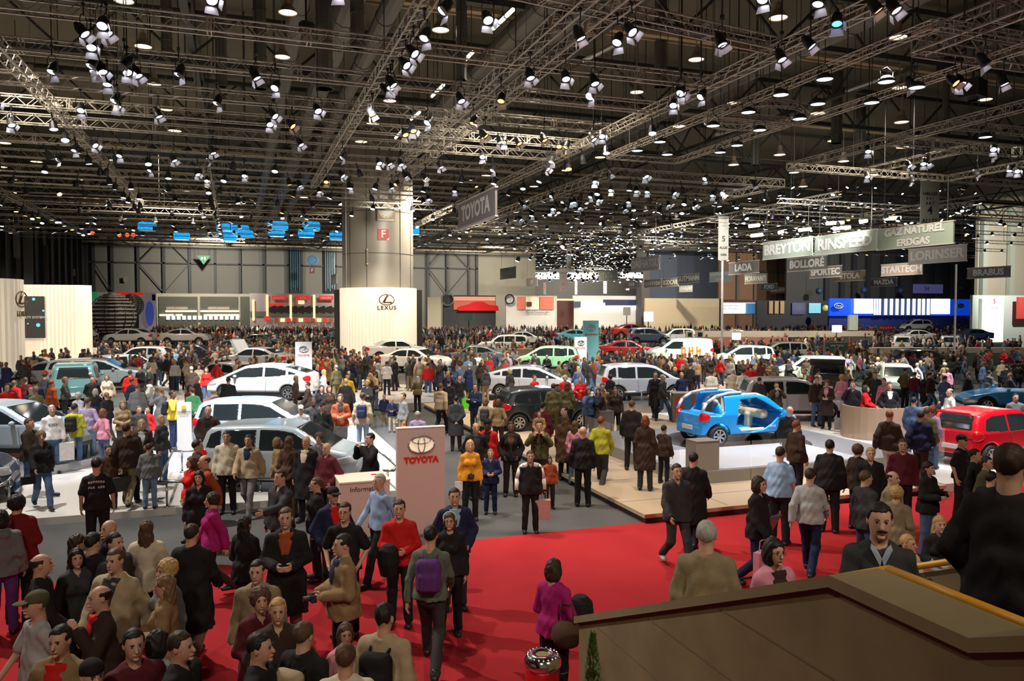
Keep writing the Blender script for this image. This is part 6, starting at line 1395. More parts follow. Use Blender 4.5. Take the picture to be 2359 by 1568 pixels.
# wide fill from the bay lamps high under the roof, near to far
for X in (-12, 8, 28, 48): 
    for Y in (30, 60, 95, 135):
        pw = 9000 * (1 + Y / 60) * (.6 if Y < 40 else 1)
        lamp('SPOT', 'bay_light', (X + Y * .12, Y, 15.1), pw, (1, .88, .70), (X + Y * .12, Y + 1, 0), R(140), 1, .5)
# back-wall washes
for X, Y, pw in ((-5, 150, 26000), (25, 150, 26000), (50, 150, 20000), (75, 120, 26000), (110, 105, 20000), (85, 150, 12000)): lamp('SPOT', 'wall_wash', (X, Y, 16), pw, (1, .93, .80), (X, Y + 20, 8), R(130), 1, .5)

# lamps of the entrance gallery behind the viewer
lamp('SPOT', 'gallery_light', (-3, -3, 11.5), 2300, (1, .84, .66), (0, 15, 0), R(90), 1, .4)
lamp('SPOT', 'gallery_light', (7, -3, 11.5), 3200, (1, .84, .66), (9, 15, 0), R(90), 1, .4)
lamp('SPOT', 'dome_light', (-16, 88, 13), 9000, (1, .9, .8), (-22, 100, 4), R(60), .8, .3)  # extra spot added only to brighten the silver domes
lamp('SPOT', 'pylon_light', (2.5, 8.5, 11.2), 1500, (1, .92, .85), (3.2, 14.7, 1.4), R(28), .7, .2)

for x, y, pw, ax, ay in ((26, 38, 2200, 36, 44), (30, 50, 3500, 38, 55), (36, 66, 8000, 46, 72), (4, 26, 1500, 9, 33)): lamp('SPOT', 'banner_light', (x, y, 11), pw, WHITE, (ax, ay, 8.6), R(70), .9, .2)  # spots added to brighten the hanging banners

for x, y, z, pw, ax, ay, az in ((32, 40, 10.8, 3000, 44, 56, 9), (34, 36, 10.5, 3500, 42, 50, 10), (95, 66, 14, 30000, 104, 84, 10), (30, 90, 13, 14000, 45, 140, 5)): lamp('SPOT', 'banner_light', (x, y, z), pw, WHITE, (ax, ay, az), R(90), 1, .2)  # further added fill for the dark banners, end wall and far stands

q = at_y(1360, 700, 215); lamp('SPOT', 'wall_wash', (q.x, 205, 15), 30000, (1, .95, .85), (q.x, 230, 8), R(130), 1, .5)  # wash added to lift the otherwise unlit back wall
# ------------------------------------------------------------------ where people stand
def gz(X, Y):
    if 3.4 < X < 5.55 and Y < 7.4:
        if Y < 2.62: return 1.78 + math.ceil((2.6 - Y) / .36) * .162
        if Y < 3.42: return 1.78
        return max(0, math.ceil((7.3 - Y) / .36) * .162)
    if 10 < X < 17.2 and 15.9 < Y < 22.3: return .5
    if X < 4.4 and 17.9 < Y < 70: return .15
    if 7.75 < X < 15.85 and 13.9 < Y < 34.1: return .2
    if 15.9 < X < 26.6 and 14 < Y < 39: return .2
    if 4.85 < X < 14.35 and 36 < Y < 52: return .2
    return 0
TAKEN = []
PEOPLE = []
def place(px, yh, h, zs=None):
    z = 0 if zs is None else zs
    for _ in range(6):
        p = at(px, yh, z + h)
        nz = gz(p.x, p.y) if zs is None else zs
        if abs(nz - z) < 1e-6: break
        z = nz
    p = at(px, yh, z + h); return Vector((p.x, p.y, z))
def P(px, yh, h, ang, pose, top, tc, lc, hair, hc, label, zs=None, sit=0, lod=None, D=None, **k):
    hh = h - sit; p = place(px, yh, hh, zs)
    if D: p = at_d(px, yh, D); h = p.z - gz(p.x, p.y); p.z = gz(p.x, p.y); base = math.atan2(-p.x, p.y)  # facing the camera
    # -Y is local forward; turn it to the camera, then by ang towards image right
    rz = math.atan2(p.x, -p.y) + math.pi + R(ang)
    rz = -math.atan2(p.x, p.y) + R(ang)
    d = (p - Vector((0, 0, H))).length; lod = lod or (.014 if d < 30 else .02)
    q = person((p.x, p.y, p.z - (sit if pose == 'sit' else 0)), rz, h, pose, top=top, tc=tc, lc=lc, hair=hair, hc=hc, lod=lod, label=label, face=(abs(ang) < 115 and d < 30), **k)
    PEOPLE.append(q); TAKEN.append((p.x, p.y)); return q
# things carried: top-level, placed against their bearer
def carried(name, builder, who, off, label, cat, color=None, mt_=None, rz=0, tilt=0):
    s = who.scale[0]; M_ = Matrix.Rotation(who.rotation_euler[2], 3, 'Z'); l = who.location + M_ @ (Vector(off) * s)
    m = MB(); builder(m); o = m.build(name, mt_ or M_CLOTH, None, True if name in ('backpack', 'shoulder_bag') else False, l, who.rotation_euler[2] + rz); o.rotation_euler[0] = tilt
    if color: o.color = (*(CC.get(color) if isinstance(color, str) else color), 1)
    T(o, label, cat); return o
_BP = {}
def backpack(who, color, label, big=1, flap=None):
    if 'b' not in _BP:
        fn = lambda G: smin(s_box(G, (0, 0, 0), (.15, .075, .20), .07), s_box(G, (0, .08, -.06), (.11, .03, .10), .03), .03); G = grid((-.2, -.12, -.24), (.2, .16, .24), .018); V, Q = snet(fn(G), (-.2, -.12, -.24), .018); _BP['b'] = np_mesh('backpack', V, Q, M_CLOTH)
        m = MB()
        for s in (1, -1): m.tube([(.08 * s, -.07, .17), (.10 * s, -.16, .22), (.12 * s, -.27, .16), (.14 * s, -.26, -.02), (.13 * s, -.07, -.15)], .016, 5)
        _BP['s'] = m.mesh('strap', M_CLOTH, True)
    s = who.scale[0]; M_ = Matrix.Rotation(who.rotation_euler[2], 3, 'Z'); l = who.location + M_ @ (Vector((0, .215, 1.22)) * s)
    o = put('backpack', _BP['b'], None, l, who.rotation_euler[2], CC[color], s * big); put('strap', _BP['s'], o, color=CC[flap or color]); T(o, label, 'backpack'); return o
def bag_shape(w_, h_, t=.08):
    def f(m): m.box((0, 0, -h_ / 2), (w_, t, h_)); m.tube([(-w_ * .25, 0, 0), (-w_ * .2, 0, .16), (w_ * .2, 0, .16), (w_ * .25, 0, 0)], .008, 4)
    return f
def round_bag(m): m.lathe([(0, -.15), (.13, -.13), (.17, -.05), (.15, .06), (.06, .12), (0, .12)], 12); m.tube([(-.1, 0, .1), (-.06, 0, .3), (.06, 0, .3), (.1, 0, .1)], .01, 4)
def camera_shape(m): m.box((0, 0, 0), (.13, .06, .085)); m.bar((0, -.03, 0), (0, -.11, 0), .032, 10); m.box((0, 0, .05), (.05, .05, .02))
def coat_shape(m):
    m.lathe([(0, -.30), (.11, -.28), (.15, -.1), (.13, .06), (.07, .12), (0, .12)], 12)
# ------------------------------------------------------------------ the nearest people, one by one
RED_ = 'on the red carpet'
P(2330, 1018, 1.82, 165, 'pocket', 'sweater', 'black', 'denim', 'short', 'dark brown', 'big dark-clad man seen from behind at the right edge on the stairs', zs=1.78, bulk=.25)
P(1628, 1196, 1.76, 178, 'stand', 'jacket', 'khaki', 'dark grey', 'grey', 'grey', 'grey-haired man in a khaki-tan jacket seen from behind at the parapet', zs=.85, bulk=.2)
w1 = P(1785, 1238, 1.62, 38, 'stand', 'jacket', 'pink', 'dark grey', 'bob', 'black', 'dark-haired woman in glasses and pale pink jacket behind the parapet', zs=.81, fem=True, inner='dark brown', glasses=True)
carried('shoulder_bag', round_bag, w1, (-.22, .12, 1.05), 'dark shoulder bag of the woman in the pale pink jacket', 'bag', 'black')
P(2028, 1157, 1.74, 8, 'walk', 'sweater', 'dark grey', 'dark grey', 'short', 'black', 'moustached man in a grey V-neck sweater climbing the stairs', zs=1.3, bulk=.2, inner=None)
sm = PEOPLE[-1]; m = MB(); m.tube([(-.032, -.094, 1.587), (-.015, -.104, 1.594), (0, -.107, 1.595), (.015, -.104, 1.594), (.032, -.094, 1.587)], .0075, 6); put('moustache', m.mesh('moustache', M_DARK, True), sm)
m = MB()
for s in (1, -1): m.add([(.012 * s, -.135, 1.36), (.07 * s, -.10, 1.47), (.062 * s, -.06, 1.50), (.03 * s, -.085, 1.47), (.0, -.118, 1.41)], [(0, 1, 2, 3, 4)])
put('shirt_collar', m.mesh('shirt_collar', mat('pale_blue_shirt', (.28, .33, .42), .8)), sm)
mg = P(1277, 1284, 1.66, 150, 'hold', 'sweater', 'magenta', 'black', 'bob', 'dark brown', 'woman in a magenta sweater standing before the parapet end', fem=True)
carried('shoulder_bag', round_bag, mg, (-.22, .10, .98), 'brown shoulder bag of the woman in magenta', 'bag', 'brown'); carried('folded_coat', coat_shape, mg, (-.24, -.2, 1.18), 'black coat over the arm of the woman in magenta', 'coat', 'black')
pm = P(992, 1208, 1.78, 172, 'stride', 'shirt', 'grey green', 'dark grey', 'short', 'black', 'man in a grey-green shirt with a purple rucksack walking away'); backpack(pm, 'purple', 'purple backpack on the man in the grey-green shirt')
q = P(1036, 1178, 1.66, -5, 'stand', 'sweater', 'black', 'black', 'bob', 'brown', 'woman in black with a pale headband beside the tall pylon', fem=True, glasses=True); carried('camera', camera_shape, q, (-.2, -.12, .92), 'small camera in the hand of the woman with the headband', 'camera', mt_=M_BLACKP)
m = MB(); ring(m, .088, .075, .012, (0, 0, 0)); hb = m.build('headband', mat('mint_band', (.35, .65, .55), .6), q, True); hb.location = (0, -.01, 1.69); hb.rotation_euler = (R(-15), 0, 0)
P(1047, 1123, 1.78, 5, 'pocket', 'jacket', 'navy', 'dark grey', 'short', 'dark brown', 'smiling man in a blue jacket behind the woman with the headband', inner='light blue')
rs = P(920, 1150, 1.76, -5, 'hold', 'sweater', 'red', 'black', 'short', 'dark brown', 'young man in a bright red sweater holding a black coat'); carried('folded_coat', coat_shape, rs, (-.12, -.34, 1.12), 'black coat hanging over the arms of the man in the red sweater', 'coat', 'black')
gs = P(873, 1090, 1.76, -55, 'walk', 'shirt', 'light blue', 'black', 'grey', 'grey', 'grey-haired man in a light blue shirt passing the information desk'); carried('briefcase', bag_shape(.4, .3, .09), gs, (.27, .1, .78), 'dark briefcase of the man in the light blue shirt', 'briefcase', 'black')
P(794, 1156, 1.8, -15, 'pocket', 'tee', 'black', 'black', 'short', 'dark brown', 'man in a black T-shirt and glasses before the information desk', glasses=True)
co = P(788, 1228, 1.80, -72, 'hold', 'jacket', 'tan', 'black', 'short', 'black', 'man in a tan corduroy jacket holding a camera at his waist', bulk=.1, inner='navy'); carried('camera', camera_shape, co, (0, -.34, 1.1), 'black camera held by the man in the tan corduroy jacket', 'camera', mt_=M_BLACKP)
P(658, 1168, 1.86, -5, 'hold', 'coat', 'black', 'khaki', 'grey', 'brown', 'tall man in a long black coat over a rust-red sweater', inner='rust')
P(768, 1120, 1.76, 20, 'pocket', 'jacket', 'navy', 'black', 'cap', 'black', 'man in a dark cap and navy jacket with red collar by the desk', inner='red')
P(727, 1098, 1.68, -80, 'stand', 'jacket', 'black', 'black', 'ponytail', 'brown', 'woman in black with a brown ponytail looking left', fem=True)
P(645, 1080, 1.82, -50, 'reach', 'jacket', 'dark grey', 'black', 'short', 'dark brown', 'man in a dark leather jacket stretching out his hand', bulk=.1)
P(566, 1186, 1.62, 140, 'hold', 'jacket', 'black', 'black', 'long', 'black', 'woman all in black with long black hair on the grey floor', fem=True)
P(592, 1289, 1.72, -15, 'stand', 'jacket', 'khaki', 'khaki', 'short', 'black', 'man in a khaki jacket looking down behind the smiling woman')
P(600, 1353, 1.66, 8, 'hold', 'jacket', 'maroon', 'black', 'curly', 'brown', 'smiling woman in a checked brown jacket near the bottom edge', fem=True)
P(640, 1377, 1.66, 0, 'pocket', 'jacket', 'dark brown', 'black', 'short', 'blond', 'fair-haired person in a dark jacket beside the smiling woman')
P(600, 1455, 1.76, 70, 'stand', 'jacket', 'black', 'black', 'short', 'black', 'dark-haired man in black looking right at the bottom edge')
bp = P(702, 1428, 1.72, 140, 'stand', 'jacket', 'black', 'black', 'short', 'brown', 'young man in a black jacket with a black and beige rucksack'); backpack(bp, 'beige', 'black and beige backpack at the bottom centre left', flap='black')
sp = P(886, 1390, 1.76, 158, 'stand', 'jacket', 'beige', 'dark grey', 'spiky', 'black', 'spiky-haired young man in a beige and black jacket'); backpack(sp, 'black', 'black backpack slung on the spiky-haired young man')
P(796, 1434, 1.45, 10, 'reach', 'sweater', 'pink', 'denim', 'bob', 'brown', 'girl in a pink and white striped sweater at the bottom', fem=True)
P(796, 1478, 1.72, 172, 'stand', 'hoodie', 'cream', 'denim', 'short', 'brown', 'person in a cream hooded top seen from behind at the bottom')
P(418, 1452, 1.76, 60, 'stand', 'jacket', 'black', 'black', 'short', 'dark brown', 'short-haired man in a black jacket at the bottom left centre')
P(366, 1448, 1.64, 120, 'stand', 'sweater', 'light grey', 'black', 'bob', 'black', 'dark-haired woman with a white collar at the bottom left', fem=True)
P(308, 1448, 1.76, 10, 'hold', 'sweater', 'maroon', 'black', 'short', 'black', 'man in a dark maroon top looking down at the bottom left')
P(212, 1518, 1.72, 20, 'stand', 'jacket', 'black', 'black', 'knit', 'black', 'person in a black knit cap at the bottom edge')
P(137, 1440, 1.76, -30, 'hold', 'jacket', 'tan', 'dark grey', 'short', 'black', 'black-haired man in an amber-brown jacket at the bottom left', inner='red', bulk=.1)
P(82, 1360, 1.74, -70, 'walk', 'tee', 'light grey', 'navy', 'cap', 'olive', 'man in an olive cap and white T-shirt at the left edge')
P(228, 1346, 1.72, -75, 'point', 'jacket', 'dark brown', 'black', 'balding', 'black', 'balding man in a brown leather jacket raising a finger', inner='red')
P(96, 1272, 1.76, 85, 'walk', 'coat', 'black', 'black', 'balding', 'dark brown', 'balding man in a long black coat near the left edge')
P(378, 1322, 1.66, -100, 'hold', 'jacket', 'tan', 'dark grey', 'long', 'light brown', 'woman with long straight hair in a tan jacket', fem=True)
P(382, 1288, 1.68, -60, 'stand', 'jacket', 'grey', 'denim', 'curly', 'blond', 'blond curly-haired woman in a grey jacket', fem=True)
P(264, 1262, 1.82, -35, 'walk', 'jacket', 'beige', 'khaki', 'short', 'brown', 'large man in a light beige jacket with dark scarf', bulk=.25, inner='dark grey')
P(442, 1204, 1.78, 155, 'walk', 'coat', 'black', 'khaki', 'short', 'dark brown', 'man in a long black coat with red shoulders walking away', inner='maroon')
P(337, 1196, 1.68, 172, 'pocket', 'jacket', 'cream', 'black', 'long', 'brown', 'woman in a short cream jacket with long brown hair', fem=True)
P(250, 1195, 1.74, -55, 'pocket', 'sweater', 'navy', 'black', 'bald', 'brown', 'bald man in a dark blue sweater at left')
P(265, 1225, 1.74, 45, 'stand', 'jacket', 'dark grey', 'black', 'short', 'black', 'black-haired man in a dark jacket in the left group')
P(216, 1224, 1.74, 130, 'stand', 'jacket', 'black', 'black', 'short', 'black', 'man in a black jacket with pale collar in the left group')
P(180, 1228, 1.66, 95, 'stand', 'coat', 'black', 'black', 'long', 'dark brown', 'long-haired woman in a black coat in the left group', fem=True)
P(176, 1262, 1.6, 10, 'stand', 'jacket', 'dark grey', 'black', 'bob', 'black', 'shorter dark-haired woman before the long-haired woman in black', fem=True)
P(40, 1138, 1.80, 150, 'hold', 'jacket', 'dark red', 'black', 'curly', 'black', 'person in a dark red padded jacket at the left edge', bulk=.3)
P(2, 1172, 1.70, 170, 'stand', 'hoodie', 'grey', 'purple', 'bob', 'black', 'person in a grey hood cut by the left edge')
P(487, 1134, 1.62, -80, 'walk', 'jacket', 'magenta', 'dark brown', 'curly', 'dark brown', 'woman in a magenta-pink jacket walking left on the grey floor', fem=True)
P(458, 1083, 1.66, -10, 'stand', 'coat', 'black', 'black', 'bob', 'black', 'woman in a long black coat before the orange-clad man', fem=True)
P(470, 1046, 1.76, -70, 'walk', 'jacket', 'rust', 'denim', 'balding', 'brown', 'balding man in a rust-orange checked jacket')
P(440, 1050, 1.64, -60, 'stand', 'jacket', 'red', 'black', 'bob', 'brown', 'brown-haired person in red half hidden by the rust-clad man', fem=True)
# on and around the left white platform
bt = P(222, 1052, 1.80, 176, 'stand', 'tee', 'black', 'black', 'short', 'black', 'man in a black T-shirt with printed back on the platform edge', bulk=.1)
text('~xxxxxxx', .06, M_LETW, bt, (0, .125, 1.36), (math.pi / 2, 0, math.pi), depth=.003); text('~xxx xxx', .06, M_LETW, bt, (0, .128, 1.27), (math.pi / 2, 0, math.pi), depth=.003)
bb = P(250, 1024, 1.52, 20, 'bag', 'jacket', 'brown', 'navy', 'short', 'dark brown', 'boy in a brown jacket with a patterned sports bag'); carried('sports_bag', bag_shape(.46, .32, .18), bb, (.28, -.12, .98), 'black sports bag with white print and orange trim', 'bag', mt_=mat('dotted_bag', (.04, .035, .035), .6, noise=1.0, nscale=14), tilt=.2)
P(291, 974, 1.80, 165, 'walk', 'jacket', 'dark brown', 'khaki', 'short', 'dark brown', 'man in a dark brown jacket and khaki trousers on the white platform')
P(326, 965, 1.70, 0, 'hold', 'jacket', 'dark brown', 'dark grey', 'long', 'blond', 'blond woman with a patterned scarf on the left platform', fem=True, inner='light grey')
ck_ = P(343, 1020, 1.40, 168, 'stand', 'jacket', 'grey', 'pale denim', 'short', 'dark brown', 'boy in a grey anorak and jeans seen from behind')
P(68, 962, 1.80, 55, 'stride', 'jacket', 'dark brown', 'denim', 'short', 'brown', 'man in a dark jacket striding by the left edge')
wf = P(94, 992, 1.66, 10, 'walk', 'jacket', 'black', 'denim', 'curly', 'light brown', 'woman in a black coat with a fur collar at left', fem=True); carried('handbag', bag_shape(.26, .16, .1), wf, (-.28, -.05, .78), 'small black handbag of the woman with the fur collar', 'bag', 'black')
ws_ = P(119, 932, 1.78, 8, 'stand', 'sweater', 'white', 'denim', 'short', 'grey', 'man in a white printed sweatshirt at left'); m = MB(); [m.box((.09 * math.cos(t * .45), -.128, 1.27 + .04 * math.sin(t * .45)), (.022, .012, .014), 0) for t in range(14)]; m.box((0, -.13, 1.27), (.08, .012, .02)); m.build('oval_print', M_LETK, ws_); carried('shopping_bag', bag_shape(.34, .46, .1), ws_, (.30, -.08, .78), 'white shopping bag with a round black logo', 'bag', 'white')
P(202, 914, 1.82, 155, 'pocket', 'shirt', 'lilac', 'pale denim', 'grey', 'brown', 'man in a pink striped shirt and jeans before the pale blue car', bulk=.1)
P(238, 940, 1.62, 130, 'pocket', 'tee', 'pink', 'denim', 'bob', 'red', 'woman in a pink T-shirt with a magenta sweater round her waist', fem=True)
gb = P(172, 928, 1.74, 150, 'hold', 'hoodie', 'lime', 'denim', 'short', 'black', 'young man in a lime hooded top at left'); backpack(gb, 'black', 'dark grey backpack of the young man in lime')
ys = P(398, 898, 1.80, 70, 'phone', 'shirt', 'yellow', 'navy', 'short', 'black', 'man in a yellow shirt beside the white award stele', skin='brown'); backpack(ys, 'black', 'black backpack of the man in the yellow shirt')
P(372, 955, 1.68, 55, 'stand', 'sweater', 'dark grey', 'denim', 'short', 'blond', 'short-haired blond woman in a dark grey top by the stele', fem=True)
P(479, 934, 1.80, -8, 'pocket', 'jacket', 'dark brown', 'black', 'balding', 'brown', 'balding man in an open brown jacket right of the stele', inner='black')
P(283, 922, 1.66, 5, 'hold', 'sweater', 'tan', 'dark grey', 'bob', 'light brown', 'woman in a tan sweater reading on the left platform', fem=True)
P(340, 936, 1.40, -30, 'stand', 'sweater', 'red', 'dark grey', 'short', 'dark brown', 'boy in a red striped sweater on the left platform'); P(320, 934, 1.52, 20, 'stand', 'jacket', 'dark grey', 'black', 'short', 'brown', 'boy in dark grey beside the boy in the red sweater')
P(300, 975, 1.74, 20, 'stand', 'shirt', 'dark grey', 'black', 'short', 'black', 'dark-haired man partly behind the brown-jacketed man')
P(455, 1012, 1.74, 100, 'stand', 'jacket', 'dark brown', 'black', 'short', 'black', 'man in dark brown looking at the pale blue hatchback')
P(522, 992, 1.78, -10, 'stand', 'jacket', 'cream', 'black', 'short', 'black', 'young man in a cream zip jacket before the pale blue hatchback', skin='tan')
P(572, 1000, 1.74, -20, 'walk', 'jacket', 'beige', 'grey', 'short', 'black', 'young man in a light tan jacket and grey combat trousers', skin='tan', inner='navy')
P(667, 1003, 1.72, 150, 'stand', 'jacket', 'brown', 'brown', 'long', 'brown', 'woman in a hooded brown jacket before the pale blue hatchback', fem=True); P(640, 1006, 1.62, 100, 'stand', 'jacket', 'tan', 'brown', 'bob', 'light brown', 'woman with light hair hidden behind the brown hood', fem=True)
P(705, 1002, 1.80, -30, 'stand', 'coat', 'black', 'black', 'bald', 'brown', 'balding man in a long black coat over a cream shirt', inner='cream', skin='tan')
P(752, 1018, 1.72, -40, 'pocket', 'jacket', 'maroon', 'black', 'bald', 'brown', 'bald man in a dark maroon-brown jacket', skin='tan'); P(734, 996, 1.66, -20, 'stand', 'shirt', 'grey', 'navy', 'curly', 'brown', 'curly-haired person behind the bald man in maroon')
P(852, 996, 1.78, -60, 'photo', 'jacket', 'black', 'black', 'short', 'black', 'man in black taking a picture behind the information desk')
oc = P(784, 906, 1.80, -3, 'hold', 'jacket', 'rust', 'dark grey', 'long', 'brown', 'long-haired man in an orange anorak with a black bag', inner='dark grey'); carried('sports_bag', bag_shape(.46, .3, .12), oc, (-.02, -.26, .86), 'black printed bag before the man in the orange anorak', 'bag', mt_=MATS['dotted_bag'])
P(693, 932, 1.66, 0, 'hold', 'jacket', 'light grey', 'beige', 'cap', 'grey', 'person in a light grey jacket and cap beside the silver-blue car'); P(742, 924, 1.76, -20, 'stand', 'jacket', 'black', 'dark grey', 'cap', 'black', 'man in a black buttoned coat and dark cap')
P(722, 915, 1.72, 10, 'stand', 'jacket', 'dark grey', 'black', 'short', 'black', 'man in a hooded dark jacket left of the man in the black coat', skin='dark')
P(741, 886, 1.68, 5, 'stand', 'jacket', 'black', 'black', 'long', 'dark brown', 'pale woman with long dark hair behind the dark-capped man', fem=True); P(758, 887, 1.68, 25, 'stand', 'jacket', 'dark brown', 'black', 'bob', 'brown', 'woman in a brown jacket beside the pale long-haired woman', fem=True)
gp = P(835, 903, 1.78, 172, 'stand', 'jacket', 'beige', 'pale denim', 'short', 'dark brown', 'man in a beige jacket with a blue rucksack, jeans'); backpack(gp, 'navy', 'blue-black backpack of the man in beige')
P(885, 908, 1.22, 5, 'stand', 'jacket', 'navy', 'beige', 'short', 'light brown', 'left one of two small boys by the aisle'); P(903, 916, 1.24, -5, 'hold', 'jacket', 'navy', 'cream', 'short', 'blond', 'right one of two small boys by the aisle')
ow = P(928, 904, 1.74, -60, 'stand', 'shirt', 'grey', 'khaki', 'short', 'dark brown', 'man in a grey shirt with khaki trousers by the small boys'); carried('shopping_bag', bag_shape(.26, .4, .1), ow, (.25, -.1, .72), 'orange shopping bag near the tall pylon', 'bag', 'orange')
P(962, 946, 1.62, 170, 'stand', 'jacket', 'lilac', 'grey', 'grey', 'grey', 'grey-haired person in a lilac-grey coat behind the pylon')
P(1034, 872, 1.78, 172, 'stand', 'jacket', 'black', 'denim', 'short', 'dark brown', 'man in a black leather jacket left of the green bag'); gr_ = P(1058, 862, 1.78, 30, 'stand', 'tee', 'black', 'denim', 'short', 'dark brown', 'man in a black T-shirt carrying a green bag'); carried('shopping_bag', bag_shape(.42, .42, .1), gr_, (.26, -.1, .80), 'bright green shopping bag in the aisle', 'bag', (.10, .55, .03))
# the centre aisle
oy = P(1083, 1012, 1.68, 5, 'stand', 'sweater', 'amber', 'black', 'bob', 'blond', 'blond woman in an amber sweater with a black scarf', fem=True); carried('camera', camera_shape, oy, (0, -.2, 1.0), 'black camera hanging on the woman in amber', 'camera', mt_=M_BLACKP); carried('leaflet', lambda m: m.box((0, 0, 0), (.16, .01, .2)), oy, (-.26, -.12, .78), 'white leaflet in the hand of the woman in amber', 'leaflet', 'white')
P(1130, 1033, 1.40, 0, 'hold', 'jacket', 'navy', 'navy', 'short', 'light brown', 'fair boy in a navy jacket in the aisle'); P(1096, 972, 1.78, 15, 'pocket', 'jacket', 'black', 'dark grey', 'balding', 'brown', 'balding man in a dark jacket over a grey top', inner='dark grey')
P(1122, 965, 1.78, 0, 'stand', 'jacket', 'red', 'black', 'knit', 'black', 'man in a red jacket and black knit cap in the aisle', skin='dark', inner='black'); P(1177, 970, 1.76, 0, 'pocket', 'jacket', 'black', 'dark brown', 'short', 'black', 'woman in a black jacket walking up the aisle', skin='brown', fem=True, inner='brown')
fa = P(1242, 968, 1.74, 0, 'shoulders', 'jacket', 'olive', 'dark grey', 'short', 'dark brown', 'man in an olive jacket carrying a child on his shoulders')
c_ = person((fa.location.x, fa.location.y, fa.location.z + 1.30), fa.rotation_euler[2], 1.05, 'sit', top='jacket', tc='tan', lc='dark brown', hair='short', hc='black', skin='fair', lod=.014, label='small child in a tan jacket riding on the man in olive', face=True); PEOPLE.append(c_); c_.location += Matrix.Rotation(c_.rotation_euler[2], 3, 'Z') @ Vector((0, .13, -.4))
tj = P(1222, 1037, 1.62, 5, 'stand', 'jacket', 'black', 'black', 'short', 'black', 'boy in a black and white track jacket in the aisle', skin='tan'); carried('shopping_bag', bag_shape(.3, .42, .08), tj, (.26, -.06, .72), 'pinkish paper bag held by the boy in the track jacket', 'bag', (.5, .38, .36), tilt=.2)
m = MB(); 
for s in (1, -1): m.tube([(.06 * s, -.02, 1.462), (.15 * s, -.01, 1.44), (.215 * s, .02, 1.38), (.27 * s, .03, 1.16), (.285 * s, -.04, .93)], .062, 8)
m.build('white_sleeve_panel', mat('white_track_cloth', (.6, .55, .55), .8), tj, True)
P(1266, 1050, 1.16, 15, 'stand', 'jacket', 'rust', 'dark brown', 'bob', 'black', 'small child in an orange coat beside the track jacket boy', skin='tan'); P(1343, 980, 1.80, 176, 'stand', 'jacket', 'black', 'black', 'bald', 'brown', 'bald man in a black suit seen from behind in the aisle')
P(1385, 958, 1.80, 165, 'walk', 'sweater', 'lime', 'dark grey', 'short', 'red', 'man in a yellow-green sweater walking away'); P(1302, 952, 1.72, 170, 'stand', 'coat', 'brown', 'black', 'long', 'brown', 'woman in a long brown coat walking away in the aisle', fem=True)
P(1325, 968, 1.62, 160, 'stand', 'sweater', 'pink', 'denim', 'long', 'brown', 'woman in a pink vest with long brown hair', fem=True); P(1250, 925, 1.78, 165, 'stand', 'coat', 'maroon', 'dark grey', 'short', 'black', 'man in a heavy maroon-brown coat behind the child')
fb = P(1118, 915, 1.68, 172, 'stand', 'jacket', 'beige', 'brown', 'bob', 'light brown', 'woman in a beige coat with a fur hood', fem=True); backpack(fb, 'dark grey', 'dark backpack on the woman in the beige coat')
P(1148, 918, 1.66, 170, 'pocket', 'sweater', 'tan', 'dark grey', 'bob', 'brown', 'woman in a tan top walking away from the aisle', fem=True); P(1300, 935, 1.74, -60, 'stand', 'jacket', 'dark brown', 'black', 'short', 'black', 'man in dark brown behind the woman in the long brown coat')
P(1275, 882, 1.76, 178, 'stand', 'jacket', 'olive', 'olive', 'short', 'dark brown', 'man in an olive jacket beside the dark small hatchback'); P(1307, 878, 1.76, 172, 'stand', 'jacket', 'olive', 'black', 'long', 'brown', 'person with long brown hair in an olive coat', fem=True)
P(1337, 866, 1.70, -10, 'read', 'jacket', 'red', 'light grey', 'ponytail', 'light brown', 'hostess in a red and white jacket holding a folder', fem=True); P(1302, 864, 1.66, 10, 'stand', 'jacket', 'red', 'black', 'curly', 'grey', 'person in red left of the red and white hostess')
P(1355, 893, 1.66, 30, 'photo', 'jacket', 'denim', 'black', 'bob', 'brown', 'woman in a denim jacket sitting by the barrier', fem=True); P(1378, 893, 1.64, -5, 'stand', 'jacket', 'dark brown', 'black', 'long', 'dark brown', 'woman with long dark hair left of the display plinth', fem=True); P(1418, 890, 1.66, 5, 'stand', 'jacket', 'dark brown', 'black', 'long', 'brown', 'woman with long brown hair right of the display plinth', fem=True)
P(1388, 882, 1.76, 10, 'stand', 'jacket', 'tan', 'black', 'short', 'black', 'man in a tan jacket behind the seated women')
# around the blue car
P(1456, 920, 1.84, 172, 'stand', 'jacket', 'black', 'black', 'short', 'brown', 'tall man in black with dark red sleeves on the beige platform'); P(1487, 956, 1.74, 172, 'stand', 'coat', 'dark brown', 'dark grey', 'bob', 'red', 'woman in a long dark brown coat on the beige platform', fem=True); P(1530, 978, 1.42, 150, 'reach', 'jacket', 'dark brown', 'black', 'short', 'black', 'boy in dark brown reaching towards the blue car')
P(1510, 855, 1.84, -10, 'walk', 'coat', 'black', 'black', 'short', 'dark brown', 'man in a long black coat left of the poster counter'); P(1527, 862, 1.74, 60, 'walk', 'jacket', 'dark grey', 'denim', 'short', 'grey', 'man in a dark grey jacket leaning over beside the black-coated man')
kb = P(1444, 842, 1.80, 175, 'stand', 'jacket', 'olive', 'denim', 'short', 'dark brown', 'man with a large olive rucksack before the silver hatchback'); backpack(kb, 'olive', 'large olive backpack before the silver hatchback', 1.15)
bl2 = P(1560, 1067, 1.80, 20, 'stride', 'jacket', 'dark grey', 'dark grey', 'short', 'dark brown', 'man in a dark padded vest striding past the beige platform', shoes='light grey'); P(1598, 1040, 1.80, 165, 'walk', 'coat', 'black', 'black', 'short', 'black', 'man in a long black coat beside the striding man')
